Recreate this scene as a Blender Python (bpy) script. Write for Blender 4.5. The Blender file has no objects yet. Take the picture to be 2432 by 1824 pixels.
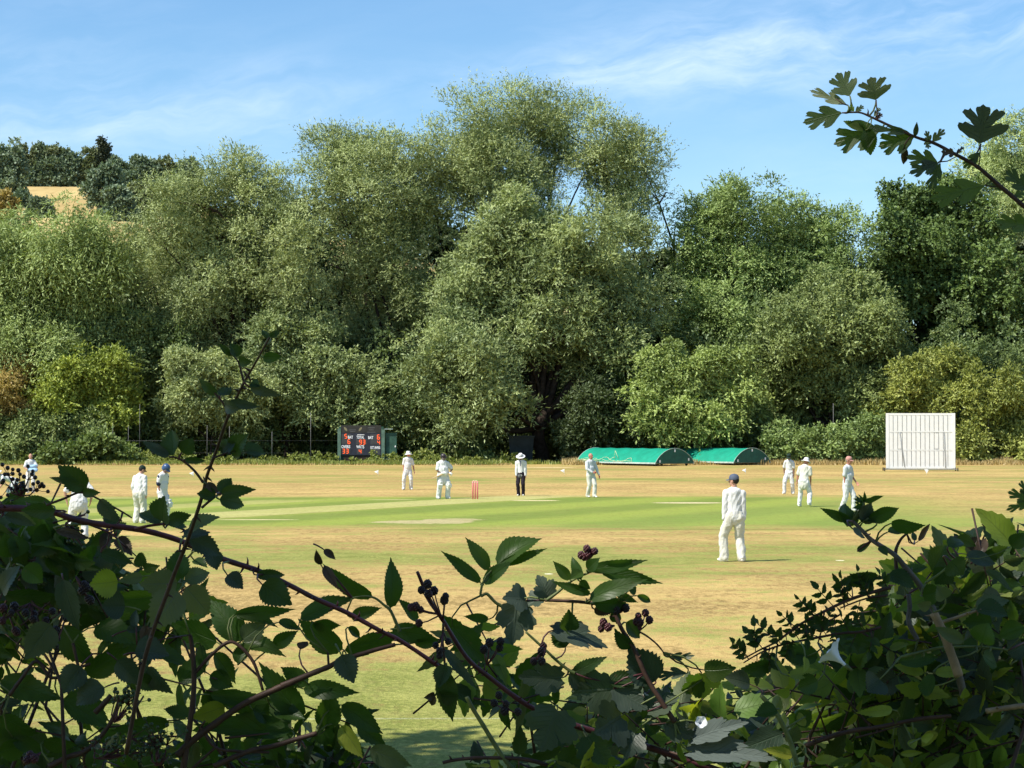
import bpy, bmesh, math, random
import numpy as np
from mathutils import Vector, Matrix, noise as mnoise

C = bpy.context.scene
COL = C.collection
R = math.radians

# ------------------------------------------------------------------ camera
FPX = 5200.0                      # focal length in photo pixels (2432 wide)
CAMZ = 2.74
PITCH = math.atan(110.0 / FPX)
cam_d = bpy.data.cameras.new("camera")
cam_d.sensor_width = 36.0
cam_d.lens = 36.0 * FPX / 2432.0
cam_d.clip_start = 0.05
cam_d.clip_end = 5000.0
cam = bpy.data.objects.new("camera", cam_d)
COL.objects.link(cam)
cam.location = (0, 0, CAMZ)
cam.rotation_euler = (R(90) + PITCH, 0, 0)
C.camera = cam

# ------------------------------------------------------------------ light
SUN_EL = R(52)
SUN_AZ = math.atan2(-0.50, -0.86)          # direction (x,y) towards the sun: left and behind
SUN = Vector((math.cos(SUN_AZ) * math.cos(SUN_EL), math.sin(SUN_AZ) * math.cos(SUN_EL), math.sin(SUN_EL)))
sd = bpy.data.lights.new("sun", 'SUN')
sd.energy = 5.0
sd.angle = R(0.53)
sd.color = (1.0, 0.945, 0.84)
so = bpy.data.objects.new("sun", sd)
COL.objects.link(so)
so.location = (-20, -20, 40)
so.rotation_euler = (-SUN).to_track_quat('-Z', 'Y').to_euler()

w = bpy.data.worlds.new("World")
C.world = w
w.use_nodes = True
WT = w.node_tree
for n in list(WT.nodes):
    WT.nodes.remove(n)

C.view_settings.view_transform = 'Standard'
C.view_settings.look = 'None'
C.view_settings.exposure = 0.47
C.view_settings.gamma = 1.0
C.render.film_transparent = False
cy = C.cycles
cy.max_bounces = 5
cy.diffuse_bounces = 3
cy.glossy_bounces = 2
cy.transmission_bounces = 3
cy.transparent_max_bounces = 4
cy.use_denoising = True
cy.caustics_reflective = False
cy.caustics_refractive = False


# ------------------------------------------------------------------ node expression helper
class E:
    """a float socket with operators"""
    def __init__(s, nt, v):
        s.nt, s.v = nt, v

    def _m(s, op, *a):
        n = s.nt.nodes.new('ShaderNodeMath')
        n.operation = op
        for i, q in enumerate((s,) + a):
            q = q.v if isinstance(q, E) else q
            if isinstance(q, (int, float)):
                n.inputs[i].default_value = float(q)
            else:
                s.nt.links.new(q, n.inputs[i])
        return E(s.nt, n.outputs[0])

    def __add__(s, o): return s._m('ADD', o)
    def __sub__(s, o): return s._m('SUBTRACT', o)
    def __mul__(s, o): return s._m('MULTIPLY', o)
    def __truediv__(s, o): return s._m('DIVIDE', o)
    def __neg__(s): return s._m('MULTIPLY', -1.0)
    def abs(s): return s._m('ABSOLUTE')
    def pow(s, o): return s._m('POWER', o)
    def min(s, o): return s._m('MINIMUM', o)
    def max(s, o): return s._m('MAXIMUM', o)
    def exp(s): return s._m('EXPONENT')
    def sin(s): return s._m('SINE')

    def ramp(s, a, b, t0=0.0, t1=1.0):
        """smoothstep from a to b"""
        n = s.nt.nodes.new('ShaderNodeMapRange')
        n.interpolation_type = 'SMOOTHSTEP'
        s.nt.links.new(s.v, n.inputs[0])
        n.inputs[1].default_value = a
        n.inputs[2].default_value = b
        n.inputs[3].default_value = t0
        n.inputs[4].default_value = t1
        return E(s.nt, n.outputs[0])


def vec(nt, x, y, z):
    n = nt.nodes.new('ShaderNodeCombineXYZ')
    for i, q in enumerate((x, y, z)):
        q = q.v if isinstance(q, E) else q
        if isinstance(q, (int, float)):
            n.inputs[i].default_value = q
        else:
            nt.links.new(q, n.inputs[i])
    return n.outputs[0]


def sep(nt, sock):
    n = nt.nodes.new('ShaderNodeSeparateXYZ')
    nt.links.new(sock, n.inputs[0])
    return [E(nt, n.outputs[i]) for i in range(3)]


def noise_tex(nt, v, scale=1.0, detail=3, rough=0.5, dist=0.0):
    n = nt.nodes.new('ShaderNodeTexNoise')
    if v is not None:
        nt.links.new(v, n.inputs['Vector'])
    n.inputs['Scale'].default_value = scale
    n.inputs['Detail'].default_value = detail
    n.inputs['Roughness'].default_value = rough
    n.inputs['Distortion'].default_value = dist
    return E(nt, n.outputs[0])


def mixc(nt, f, a, b, mode='MIX'):
    n = nt.nodes.new('ShaderNodeMix')
    n.data_type = 'RGBA'
    n.blend_type = mode
    n.clamp_factor = True
    if isinstance(f, E):
        nt.links.new(f.v, n.inputs[0])
    else:
        n.inputs[0].default_value = f
    for q, k in ((a, 6), (b, 7)):
        if isinstance(q, (tuple, list)):
            n.inputs[k].default_value = (q[0], q[1], q[2], 1)
        else:
            nt.links.new(q, n.inputs[k])
    return n.outputs[2]


# ------------------------------------------------------------------ sky
def build_sky():
    nt = WT
    out = nt.nodes.new('ShaderNodeOutputWorld')
    bg = nt.nodes.new('ShaderNodeBackground')
    sky = nt.nodes.new('ShaderNodeTexSky')
    sky.sky_type = 'NISHITA'
    sky.sun_disc = False
    sky.sun_elevation = SUN_EL
    sky.sun_rotation = math.atan2(SUN.x, SUN.y)
    sky.altitude = 50
    sky.air_density = 1.0
    sky.dust_density = 0.35
    sky.ozone_density = 2.2
    tc = nt.nodes.new('ShaderNodeTexCoord')
    x, y, z = sep(nt, tc.outputs['Generated'])
    hyp = (x * x + y * y).pow(0.5).max(0.02)
    el = z / hyp
    az = x / (y.abs() + 0.05) * 1.05
    # thin cirrus drawn out along slightly rising streaks
    al = az * 0.985 + el * 0.15
    ac = el * 0.985 - az * 0.13
    warp = noise_tex(nt, vec(nt, al, ac, 3.0), 9.0, 4, 0.6)
    n1 = noise_tex(nt, vec(nt, al * 7.0, ac * 34.0 + warp * 1.6, 0.0), 1.0, 7, 0.62, 0.6)
    n2 = noise_tex(nt, vec(nt, al * 26.0 + warp * 2.0, ac * 95.0 + warp * 3.0, 5.0), 1.0, 5, 0.6, 0.4)
    big = noise_tex(nt, vec(nt, al * 4.5, ac * 12.0, 9.0), 1.0, 3, 0.5)
    band_c = ac - 0.157
    wid = (az * 0.05 + 0.013).max(0.009)
    band = (-(band_c / wid).pow(2.0)).exp() * az.ramp(-0.10, 0.12, 0.25, 1.0)
    low = (-((el - 0.150) / 0.020).pow(2.0)).exp() * az.ramp(-0.02, -0.12)
    veil = el.ramp(0.19, 0.08, 0.0, 0.42)
    m = (n1.ramp(0.36, 0.76) * 0.62 + n2.ramp(0.35, 0.75) * 0.25)
    cl = m * (band * 0.72 + low * 0.30 + big.ramp(0.44, 0.68) * 0.13 + 0.04) + veil * 0.22
    cl = cl.min(0.62).max(0.0)
    tint = mixc(nt, 1.0, sky.outputs[0], (0.76, 1.0, 1.15), 'MULTIPLY')
    col = mixc(nt, cl, tint, (7.6, 8.6, 9.8))
    nt.links.new(col, bg.inputs[0])
    bg.inputs[1].default_value = 0.105
    nt.links.new(bg.outputs[0], out.inputs[0])


build_sky()


# ------------------------------------------------------------------ photo geometry -> world
def P(px, py, Y):
    """world point seen at photo pixel (px,py), at distance plane y=Y"""
    a = (px - 1216.0) / FPX
    b = (912.0 - py) / FPX
    c, s = math.cos(PITCH), math.sin(PITCH)
    d = Vector((a, c - b * s, s + b * c))
    k = Y / d.y
    return Vector((d.x * k, Y, CAMZ + d.z * k))


def G(px, py):
    """point on the field (z=0) seen at a photo pixel"""
    p = P(px, py, 1.0)
    dz = p.z - CAMZ
    k = -CAMZ / dz
    return Vector((p.x * k, k, 0.0))


# ------------------------------------------------------------------ object helpers
def setp(o, label=None, cat=None, group=None, kind=None):
    if label: o['label'] = label
    if cat: o['category'] = cat
    if group: o['group'] = group
    if kind: o['kind'] = kind
    return o


def empty(name, loc, label=None, cat=None, group=None, rz=0.0):
    o = bpy.data.objects.new(name, None)
    o.empty_display_size = 0.2
    COL.objects.link(o)
    o.location = loc
    o.rotation_euler = (0, 0, rz)
    return setp(o, label, cat, group)


def link(name, me, mat=None, parent=None, loc=None):
    o = bpy.data.objects.new(name, me)
    COL.objects.link(o)
    if mat is not None and not me.materials:
        me.materials.append(mat)
    if loc is not None:
        o.location = loc
    if parent is not None:
        o.parent = parent
    return o


def np_mesh(name, verts, faces_n, faces, smooth=False):
    """verts (N,3); faces flat index array with faces_n vertices per face (int or array)"""
    me = bpy.data.meshes.new(name)
    verts = np.ascontiguousarray(verts, dtype=np.float32)
    faces = np.ascontiguousarray(faces, dtype=np.int32).ravel()
    nf = len(faces) // faces_n
    me.vertices.add(len(verts))
    me.vertices.foreach_set('co', verts.ravel())
    me.loops.add(len(faces))
    me.loops.foreach_set('vertex_index', faces)
    me.polygons.add(nf)
    me.polygons.foreach_set('loop_start', np.arange(0, nf * faces_n, faces_n, dtype=np.int32))
    me.polygons.foreach_set('loop_total', np.full(nf, faces_n, dtype=np.int32))
    if smooth:
        me.polygons.foreach_set('use_smooth', np.ones(nf, dtype=bool))
    me.update(calc_edges=True)
    return me


class MB:
    """collects simple shapes into one mesh"""
    def __init__(s):
        s.v, s.f, s.sm = [], [], []

    def add(s, vs, fs, smooth=False):
        k = len(s.v)
        s.v += [tuple(p) for p in vs]
        s.f += [tuple(i + k for i in f) for f in fs]
        s.sm += [smooth] * len(fs)
        return s

    def box(s, c, size, rot=None, bev=0.0):
        hx, hy, hz = size[0] / 2, size[1] / 2, size[2] / 2
        b = min(bev, hx * .9, hy * .9, hz * .9)
        m = rot if rot is not None else Matrix.Identity(3)
        c = Vector(c)
        if b <= 0:
            vs = [Vector((x, y, z)) for x in (-hx, hx) for y in (-hy, hy) for z in (-hz, hz)]
            fs = [(0, 1, 3, 2), (4, 6, 7, 5), (0, 4, 5, 1), (2, 3, 7, 6), (0, 2, 6, 4), (1, 5, 7, 3)]
            return s.add([c + m @ v for v in vs], fs)
        bm = bmesh.new()
        bmesh.ops.create_cube(bm, size=1.0)
        for v in bm.verts:
            v.co = Vector((v.co.x * size[0], v.co.y * size[1], v.co.z * size[2]))
        bmesh.ops.bevel(bm, geom=bm.edges[:], offset=b, segments=2, affect='EDGES', profile=0.6)
        bm.verts.index_update()
        s.add([c + m @ v.co for v in bm.verts], [[v.index for v in f.verts] for f in bm.faces])
        bm.free()
        return s

    def tube(s, pts, rads, n=8, cap=True):
        pts = [Vector(p) for p in pts]
        if not isinstance(rads, (list, tuple)):
            rads = [rads] * len(pts)
        rings = []
        up = None
        for i, p in enumerate(pts):
            d = (pts[min(i + 1, len(pts) - 1)] - pts[max(i - 1, 0)])
            if d.length < 1e-9:
                d = Vector((0, 0, 1))
            d.normalize()
            if up is None:
                up = Vector((0, 0, 1)) if abs(d.z) < 0.9 else Vector((1, 0, 0))
            a = d.cross(up)
            if a.length < 1e-5:
                a = d.cross(Vector((1, 0.3, 0)))
            a.normalize()
            b = a.cross(d).normalized()
            up = b
            rings.append([p + (a * math.cos(t) + b * math.sin(t)) * rads[i]
                          for t in [2 * math.pi * k / n for k in range(n)]])
        vs = [v for r in rings for v in r]
        fs = []
        for i in range(len(pts) - 1):
            for k in range(n):
                k2 = (k + 1) % n
                fs.append((i * n + k, i * n + k2, (i + 1) * n + k2, (i + 1) * n + k))
        if cap:
            fs.append(tuple(range(n - 1, -1, -1)))
            fs.append(tuple((len(pts) - 1) * n + k for k in range(n)))
        return s.add(vs, fs, True)

    def ball(s, c, r, seg=10, rng=6, rot=None):
        c = Vector(c)
        if not isinstance(r, (tuple, list)):
            r = (r, r, r)
        vs, fs = [], []
        for i in range(rng + 1):
            th = math.pi * i / rng
            for k in range(seg):
                ph = 2 * math.pi * k / seg
                v = Vector((r[0] * math.sin(th) * math.cos(ph), r[1] * math.sin(th) * math.sin(ph), r[2] * math.cos(th)))
                if rot is not None:
                    v = rot @ v
                vs.append(c + v)
        for i in range(rng):
            for k in range(seg):
                k2 = (k + 1) % seg
                fs.append((i * seg + k, (i + 1) * seg + k, (i + 1) * seg + k2, i * seg + k2))
        return s.add(vs, fs, True)

    def lathe(s, prof, c=(0, 0, 0), n=20, rot=None, sx=1.0, sy=1.0):
        c = Vector(c)
        vs, fs = [], []
        for (r, z) in prof:
            for k in range(n):
                t = 2 * math.pi * k / n
                v = Vector((r * math.cos(t) * sx, r * math.sin(t) * sy, z))
                if rot is not None:
                    v = rot @ v
                vs.append(c + v)
        for i in range(len(prof) - 1):
            for k in range(n):
                k2 = (k + 1) % n
                fs.append((i * n + k, i * n + k2, (i + 1) * n + k2, (i + 1) * n + k))
        return s.add(vs, fs, True)

    def mesh(s, name):
        me = bpy.data.meshes.new(name)
        me.from_pydata(s.v, [], s.f)
        me.polygons.foreach_set('use_smooth', s.sm)
        me.validate()
        me.update()
        return me

    def build(s, name, mat, parent=None, loc=None):
        return link(name, s.mesh(name), mat, parent, loc)


# ------------------------------------------------------------------ materials
def new_mat(name):
    m = bpy.data.materials.new(name)
    m.use_nodes = True
    nt = m.node_tree
    for n in list(nt.nodes):
        nt.nodes.remove(n)
    out = nt.nodes.new('ShaderNodeOutputMaterial')
    return m, nt, out


def basic(name, col, rough=0.7, spec=0.3, var=0.12, scale=6.0, metal=0.0, bump=0.0, dirt=None, detail=4):
    m, nt, out = new_mat(name)
    bs = nt.nodes.new('ShaderNodeBsdfPrincipled')
    bs.inputs['Roughness'].default_value = rough
    bs.inputs['Specular IOR Level'].default_value = spec
    bs.inputs['Metallic'].default_value = metal
    tc = nt.nodes.new('ShaderNodeTexCoord')
    n = noise_tex(nt, tc.outputs['Object'], scale, detail, 0.6)
    c2 = tuple(min(1, q * (1 + var)) for q in col)
    c1 = dirt if dirt else tuple(q * (1 - var) for q in col)
    cc = mixc(nt, n.ramp(0.3, 0.7), c1, c2)
    nt.links.new(cc, bs.inputs['Base Color'])
    if bump > 0:
        b = nt.nodes.new('ShaderNodeBump')
        b.inputs['Strength'].default_value = 1.0
        b.inputs['Distance'].default_value = bump
        n2 = noise_tex(nt, tc.outputs['Object'], scale * 3, 4, 0.6)
        nt.links.new(n2.v, b.inputs['Height'])
        nt.links.new(b.outputs[0], bs.inputs['Normal'])
    nt.links.new(bs.outputs[0], out.inputs[0])
    return m


def foliage_mat(name, c1, c2, trans=0.3, c3=None):
    """leaf material; 'tint' attribute mixes the colours of single leaves and twigs"""
    m, nt, out = new_mat(name)
    at = nt.nodes.new('ShaderNodeAttribute')
    at.attribute_name = 'tint'
    f = E(nt, at.outputs['Fac'])
    col = mixc(nt, f.ramp(0.0, 1.0), c1, c2)
    if c3:
        col = mixc(nt, f.ramp(0.82, 1.0), col, c3)
    d = nt.nodes.new('ShaderNodeBsdfDiffuse')
    t = nt.nodes.new('ShaderNodeBsdfTranslucent')
    g = nt.nodes.new('ShaderNodeBsdfGlossy')
    g.inputs['Roughness'].default_value = 0.5
    g.inputs['Color'].default_value = (0.75, 0.85, 0.8, 1)
    nt.links.new(col, d.inputs[0])
    tcol = mixc(nt, 1.0, col, (1.0, 1.1, 0.55), 'MULTIPLY')
    nt.links.new(tcol, t.inputs[0])
    mx = nt.nodes.new('ShaderNodeMixShader')
    mx.inputs[0].default_value = trans
    nt.links.new(d.outputs[0], mx.inputs[1])
    nt.links.new(t.outputs[0], mx.inputs[2])
    m2 = nt.nodes.new('ShaderNodeMixShader')
    m2.inputs[0].default_value = 0.028
    nt.links.new(mx.outputs[0], m2.inputs[1])
    nt.links.new(g.outputs[0], m2.inputs[2])
    nt.links.new(m2.outputs[0], out.inputs[0])
    return m


bark = basic('bark', (0.085, 0.065, 0.048), 0.9, 0.1, 0.35, 3.0, bump=0.03)
bark_shaded = basic('bark_shaded', (0.045, 0.034, 0.026), 0.9, 0.1, 0.35, 3.0, bump=0.03)  # darker copy of bark with the shade beneath the crowns in its colour
bark_pale = basic('bark_pale', (0.16, 0.14, 0.115), 0.9, 0.1, 0.3, 3.0)

# ------------------------------------------------------------------ field
SX, SY = G(1128, 1188).x, G(1128, 1188).y       # foot of the far stumps
UX, UY = 0.463, 0.886                            # direction of the pitch


def field_mat():
    m, nt, out = new_mat('field_grass')
    geo = nt.nodes.new('ShaderNodeNewGeometry')
    x, y, z = sep(nt, geo.outputs['Position'])
    pos = vec(nt, x, y, 0.0)
    big = noise_tex(nt, vec(nt, x * 0.035, y * 0.075, 1.0), 1.0, 4, 0.55, 0.3)
    mid = noise_tex(nt, vec(nt, x * 0.22, y * 0.30, 2.0), 1.0, 5, 0.6, 0.4)
    small = noise_tex(nt, vec(nt, x * 1.6, y * 1.3, 3.0), 1.0, 4, 0.65)
    fine = noise_tex(nt, vec(nt, x * 14.0, y * 9.0, 4.0), 1.0, 3, 0.7)
    tiny = noise_tex(nt, vec(nt, x * 60.0, y * 30.0, 5.0), 1.0, 2, 0.7)
    spk = noise_tex(nt, vec(nt, x * 5.5, y * 2.0, 13.0), 1.0, 4, 0.75)
    # dry straw <-> still green, patch by patch
    strk = noise_tex(nt, vec(nt, x * 0.5, y * 1.1, 8.0), 1.0, 4, 0.65)
    green = big * 0.8 + mid * 1.15 + small * 0.75 + fine * 0.55 + strk * 0.95 - 0.62
    yy = y * 0.01
    band = y.ramp(30.0, 20.0) * 0.30 + (-((y - 46.5) / 5.5).pow(2.0)).exp() * 0.24 + y.ramp(57.5, 61.5) * y.ramp(70, 62) * 0.10
    band = band - (-((y - 37.0) / 5.0).pow(2.0)).exp() * 0.10 - y.ramp(88.0, 96.0) * 0.05
    far_band = (-((y - 122.0) / 6.0).pow(2.0)).exp() * 0.22 + (-((y - 155.0) / 7.0).pow(2.0)).exp() * 0.1
    pat = noise_tex(nt, vec(nt, x * 0.11, y * 0.16, 11.0), 1.0, 3, 0.6, 0.5)
    g = (green + band + far_band + pat * 0.5 + spk * 0.7 - 0.60).ramp(1.38, 1.80)
    straw = mixc(nt, (small * 0.35 + strk * 0.35 + pat * 0.5 - 0.1).ramp(0.40, 0.60), (0.325, 0.215, 0.078), (0.60, 0.415, 0.155))
    straw = mixc(nt, (fine * 0.5 + spk * 0.5).ramp(0.42, 0.66) * 0.9, straw, (0.70, 0.49, 0.195))
    gcol = mixc(nt, (fine * 0.6 + small * 0.4).ramp(0.38, 0.62), (0.185, 0.215, 0.045), (0.36, 0.36, 0.10))
    out_c = mixc(nt, g, straw, gcol)
    # the watered cricket square
    dx = x - SX
    dy = y - SY
    s = dx * UX + dy * UY
    t = dx * UY - dy * UX
    wob = mid * 2.6 + small * 2.2 + fine * 0.8 - 2.8
    sq = (y + wob + x * 0.02).ramp(59.5, 65.0) * (y + wob * 0.8).ramp(91.6, 88.2) * (x + wob).ramp(20.0, 9.0) * (x + wob).ramp(-27.0, -22.0)
    stripe = (t * (math.pi / 2.75) + 0.9).sin()
    sg = mixc(nt, (stripe + small * 0.9 + pat * 0.8 - 0.85).ramp(-0.8, 0.8), (0.17, 0.255, 0.042), (0.285, 0.365, 0.060))
    sg = mixc(nt, small.ramp(0.35, 0.8) * 0.35, sg, (0.30, 0.33, 0.09))
    sg = mixc(nt, (t + wob * 0.6).ramp(10.5, 14.5) * 0.45, sg, (0.24, 0.33, 0.07))
    base = mixc(nt, sq * 0.93, out_c, sg)
    # the pitch in use: mown short and rolled, pale straw
    pm = (t.abs() + wob * 0.10).ramp(1.75, 1.45) * (s + wob * 0.3).ramp(-23.5, -22.3) * (s + wob * 0.5).ramp(9.5, 4.5)
    pc = mixc(nt, mid.ramp(0.3, 0.7), (0.50, 0.46, 0.17), (0.58, 0.52, 0.22))
    base = mixc(nt, pm * 0.74, base, pc)
    pm2 = ((t + 6.2).abs() + wob * 0.1).ramp(1.5, 1.1) * s.ramp(-21, -19) * s.ramp(-2, -5)
    base = mixc(nt, pm2 * 0.55, base, (0.50, 0.45, 0.17))

    def ellipse(px, py, rx, ry, colr, k=0.9, soft=0.45):
        nonlocal base
        c = G(px, py)
        e = (((x - c.x) / rx).pow(2.0) + ((y - c.y) / ry).pow(2.0)).pow(0.5) + (small - 0.5) * soft + (fine - 0.5) * 0.5
        base = mixc(nt, e.ramp(1.06, 0.88) * k, base, colr)

    cream = (0.72, 0.60, 0.33)
    ellipse(1272, 1189, 0.95, 0.55, cream, 1.0)
    ellipse(1636, 1194.5, 1.35, 0.75, (0.70, 0.58, 0.34), 0.95)
    ellipse(1010, 1240, 1.55, 1.2, (0.56, 0.46, 0.25), 0.8, 1.3)
    ellipse(1075, 1235, 0.9, 1.3, (0.56, 0.46, 0.25), 0.7, 1.4)
    ellipse(612, 1234.5, 1.25, 0.26, cream, 0.95)
    ellipse(930, 1187.0, 0.95, 0.35, (0.60, 0.52, 0.26), 0.8)
    ellipse(1305, 1110.5, 2.0, 1.1, (0.80, 0.66, 0.34), 0.9)
    ellipse(1303, 1363, 0.085, 0.12, (0.9, 0.85, 0.6), 1.0, 0.1)
    ellipse(1995, 1331, 0.095, 0.14, (0.9, 0.85, 0.6), 1.0, 0.1)
    ellipse(215, 1183, 2.6, 0.5, (0.60, 0.50, 0.23), 0.8)
    # white boundary line in the near grass
    line = (y - 20.9 - x * 0.02).abs().ramp(0.06, 0.025) * fine.ramp(0.3, 0.55)
    base = mixc(nt, line * 0.22, base, (0.7, 0.72, 0.62))
    # bare dry rim under the trees
    rim = (y + wob * 3.0).ramp(174, 180) * x.ramp(-12, -2, 0.15, 1.0)
    base = mixc(nt, rim * 0.6, base, mixc(nt, small, (0.42, 0.28, 0.12), (0.62, 0.44, 0.21)))
    base = mixc(nt, spk.ramp(0.52, 0.30) * 0.42, base, (0.15, 0.125, 0.04))
    # blade-level mottling that is a property of the sward
    base = mixc(nt, tiny.ramp(0.25, 0.62, 0.42, 0.0), base, (0.12, 0.10, 0.035))
    base = mixc(nt, strk.ramp(0.5, 0.28) * 0.30, base, (0.20, 0.17, 0.06))
    bs = nt.nodes.new('ShaderNodeBsdfPrincipled')
    bs.inputs['Roughness'].default_value = 0.95
    bs.inputs['Specular IOR Level'].default_value = 0.08
    nt.links.new(base, bs.inputs['Base Color'])
    bp = nt.nodes.new('ShaderNodeBump')
    bp.inputs['Strength'].default_value = 0.8
    bp.inputs['Distance'].default_value = 0.05
    h = fine * 0.7 + tiny * 0.35 + small * 0.8
    nt.links.new(h.v, bp.inputs['Height'])
    nt.links.new(bp.outputs[0], bs.inputs['Normal'])
    nt.links.new(bs.outputs[0], out.inputs[0])
    return m


FIELD = field_mat()


def terrain_h(x, y):
    # slight bank under the viewer, level ground, then the hill behind the trees
    z = 0.0
    if y < 9:
        k = min(1, max(0, (9 - y) / 7.0))
        z = 1.15 * k * k * (3 - 2 * k)
    if y > 215:
        k = min(1.0, (y - 215) / 535.0)
        px = 1216 + x / y * FPX
        f = 1.0 - 0.62 * min(1, max(0, (px - 300) / 1500.0)) if y > 300 else 1.0 - 0.62 * min(1, max(0, (px - 300) / 1500.0))
        rise = k ** 1.25
        z = 87 * rise * f
        if y > 750:
            z -= (y - 750) * 0.05
    return z


def ground():
    ys = list(np.concatenate([np.linspace(-60, 0, 7), np.linspace(1, 14, 14), np.linspace(20, 200, 19),
                              np.linspace(212, 780, 60), np.linspace(800, 1500, 8)]))
    nx = 61
    vs, fs = [], []
    for y in ys:
        half = 60 + max(0, y) * 0.62
        for i in range(nx):
            x = -half + 2 * half * i / (nx - 1)
            vs.append((x, y, terrain_h(x, max(y, 1e-3))))
    # field part and hill part as two meshes
    j0 = min(j for j, y in enumerate(ys) if y >= 212)
    a = MB(); b = MB()
    fa, fb = [], []
    for j in range(len(ys) - 1):
        for i in range(nx - 1):
            q = (j * nx + i, j * nx + i + 1, (j + 1) * nx + i + 1, (j + 1) * nx + i)
            (fa if j < j0 else fb).append(q)
    a.add(vs[: (j0 + 1) * nx], fa, True)
    ga = a.build('ground', FIELD)
    setp(ga, kind='structure')
    off = j0 * nx
    b.add(vs[off:], [tuple(k - off for k in f) for f in fb], True)
    m, nt, out = new_mat('hill_grass')
    geo = nt.nodes.new('ShaderNodeNewGeometry')
    x, y, z = sep(nt, geo.outputs['Position'])
    n1 = noise_tex(nt, vec(nt, x * 0.02, y * 0.012, 0.0), 1.0, 5, 0.6)
    n2 = noise_tex(nt, vec(nt, x * 0.3, y * 0.12, 7.0), 1.0, 4, 0.65)
    c = mixc(nt, n1.ramp(0.35, 0.65), (0.42, 0.31, 0.135), (0.56, 0.43, 0.20))
    c = mixc(nt, n2.ramp(0.45, 0.72) * 0.6, c, (0.30, 0.21, 0.085))
    c = mixc(nt, (z + n1 * 24.0).ramp(60.0, 48.0), c, mixc(nt, n2, (0.05, 0.07, 0.025), (0.12, 0.12, 0.05)))
    bs = nt.nodes.new('ShaderNodeBsdfDiffuse')
    nt.links.new(c, bs.inputs[0])
    nt.links.new(bs.outputs[0], out.inputs[0])
    setp(b.build('hill', m), kind='structure')
    # the square and the pitch as their own thin sheets in the same turf
    sq = MB()
    pts = [(-24, 60.5), (-10, 60.2), (6, 60.6), (22, 61), (24, 75), (20, 92.5), (0, 93), (-22, 92.5), (-27, 75)]
    sq.add([(p[0], p[1], 0.004) for p in pts], [tuple(range(len(pts)))])
    setp(sq.build('cricket_square', FIELD), kind='structure')
    pt = MB()
    cs = []
    for (s, t) in ((-22.6, -1.6), (-22.6, 1.6), (6.0, 1.6), (6.0, -1.6)):
        cs.append((SX + s * UX + t * UY, SY + s * UY - t * UX, 0.008))
    pt.add(cs, [(3, 2, 1, 0)] if True else [])
    setp(pt.build('pitch', FIELD), kind='structure')


ground()

# ------------------------------------------------------------------ foliage
def unit(a):
    return a / np.maximum(np.linalg.norm(a, axis=-1, keepdims=True), 1e-9)


def crown_arrays(rng, lobes, leaves, leaf_l=0.36, leaf_w=0.11, droop=0.3, up=0.35, shag=0.25, back=0.35,
                 sub=13, subr=(0.24, 0.46), flat=0.85, spray=7, spray_len=1.0):
    """lobes: list of (centre, rx, ry, rz). Leaves hang on short sprays that sit on the skin of sub-clumps."""
    S = []
    for (c, rx, ry, rz) in lobes:
        k = max(5, int(sub * rng.uniform(0.8, 1.2)))
        d = unit(rng.normal(size=(k, 3)))
        d[:, 1] = np.where(rng.random(k) < 0.6, -np.abs(d[:, 1]), d[:, 1])
        r = np.array([rx, ry, rz])
        q_ = rng.uniform(0.58, 1.12, (k, 1))
        cc = np.array(c) + d * r * q_
        sr = rng.uniform(subr[0], subr[1], k) * (rx + rz) / 2 * (1.25 - 0.45 * q_[:, 0])
        for i in range(k):
            S.append((cc[i], sr[i], np.array(c)))
        S.append((np.array(c, dtype=float), 0.60 * min(rx, rz), np.array(c)))
    area = np.array([s[1] ** 2 for s in S])
    nspr = np.maximum((area / area.sum() * leaves / spray).astype(int), 3)
    C_ = np.repeat(np.array([s[0] for s in S]), nspr, axis=0)
    Rr = np.repeat(np.array([s[1] for s in S]), nspr)[:, None]
    T_ = np.repeat(rng.random(len(S)), nspr)
    n = len(C_)
    d = unit(rng.normal(size=(n, 3)))
    flip = (d[:, 1] > 0.25) & (rng.random(n) > back)
    d[flip, 1] *= -1
    low = (d[:, 2] < -0.35) & (rng.random(n) < 0.45)
    d[low, 2] *= -1
    base = C_ + d * Rr * np.array([1, 1, flat]) * (0.62 + 0.42 * rng.random((n, 1)) ** 0.6)
    base += rng.normal(size=(n, 3)) * Rr * 0.06
    sd = unit(d * 0.9 + np.array([0, 0, up]) + rng.normal(size=(n, 3)) * 0.55)
    L = spray_len * rng.uniform(0.5, 1.25, (n, 1)) * (1 + shag * rng.normal(size=(n, 1)).clip(-1.5, 2.5))
    L = np.abs(L)
    t = (np.arange(spray) + 0.3) / spray
    pos = base[:, None, :] + sd[:, None, :] * (L[:, None, :] * t[None, :, None])
    pos[..., 2] -= droop * (L * t[None, :] ** 2)
    ax = sd[:, None, :] * 0.9 + rng.normal(size=(n, spray, 3)) * 0.65
    ax[..., 2] -= droop * 1.1 * t[None, :]
    ax = unit(ax)
    pos = pos.reshape(-1, 3)
    ax = ax.reshape(-1, 3)
    m = len(pos)
    nd = np.repeat(unit(d + np.array([-.15, -.2, .45])), spray, axis=0) + rng.normal(size=(m, 3)) * 0.36
    w = unit(np.cross(ax, nd))
    sz = rng.uniform(0.7, 1.3, (m, 1))
    l = leaf_l * sz
    h = leaf_w * sz * 0.5
    v = np.empty((m, 4, 3))
    v[:, 0] = pos
    v[:, 1] = pos + ax * l * 0.45 + w * h
    v[:, 2] = pos + ax * l
    v[:, 3] = pos + ax * l * 0.45 - w * h
    tint = np.repeat(np.repeat(T_, 1) * 0.55 + rng.random(n) * 0.25, spray) + rng.random(m) * 0.20
    return v.reshape(-1, 3), tint.repeat(4)


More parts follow.
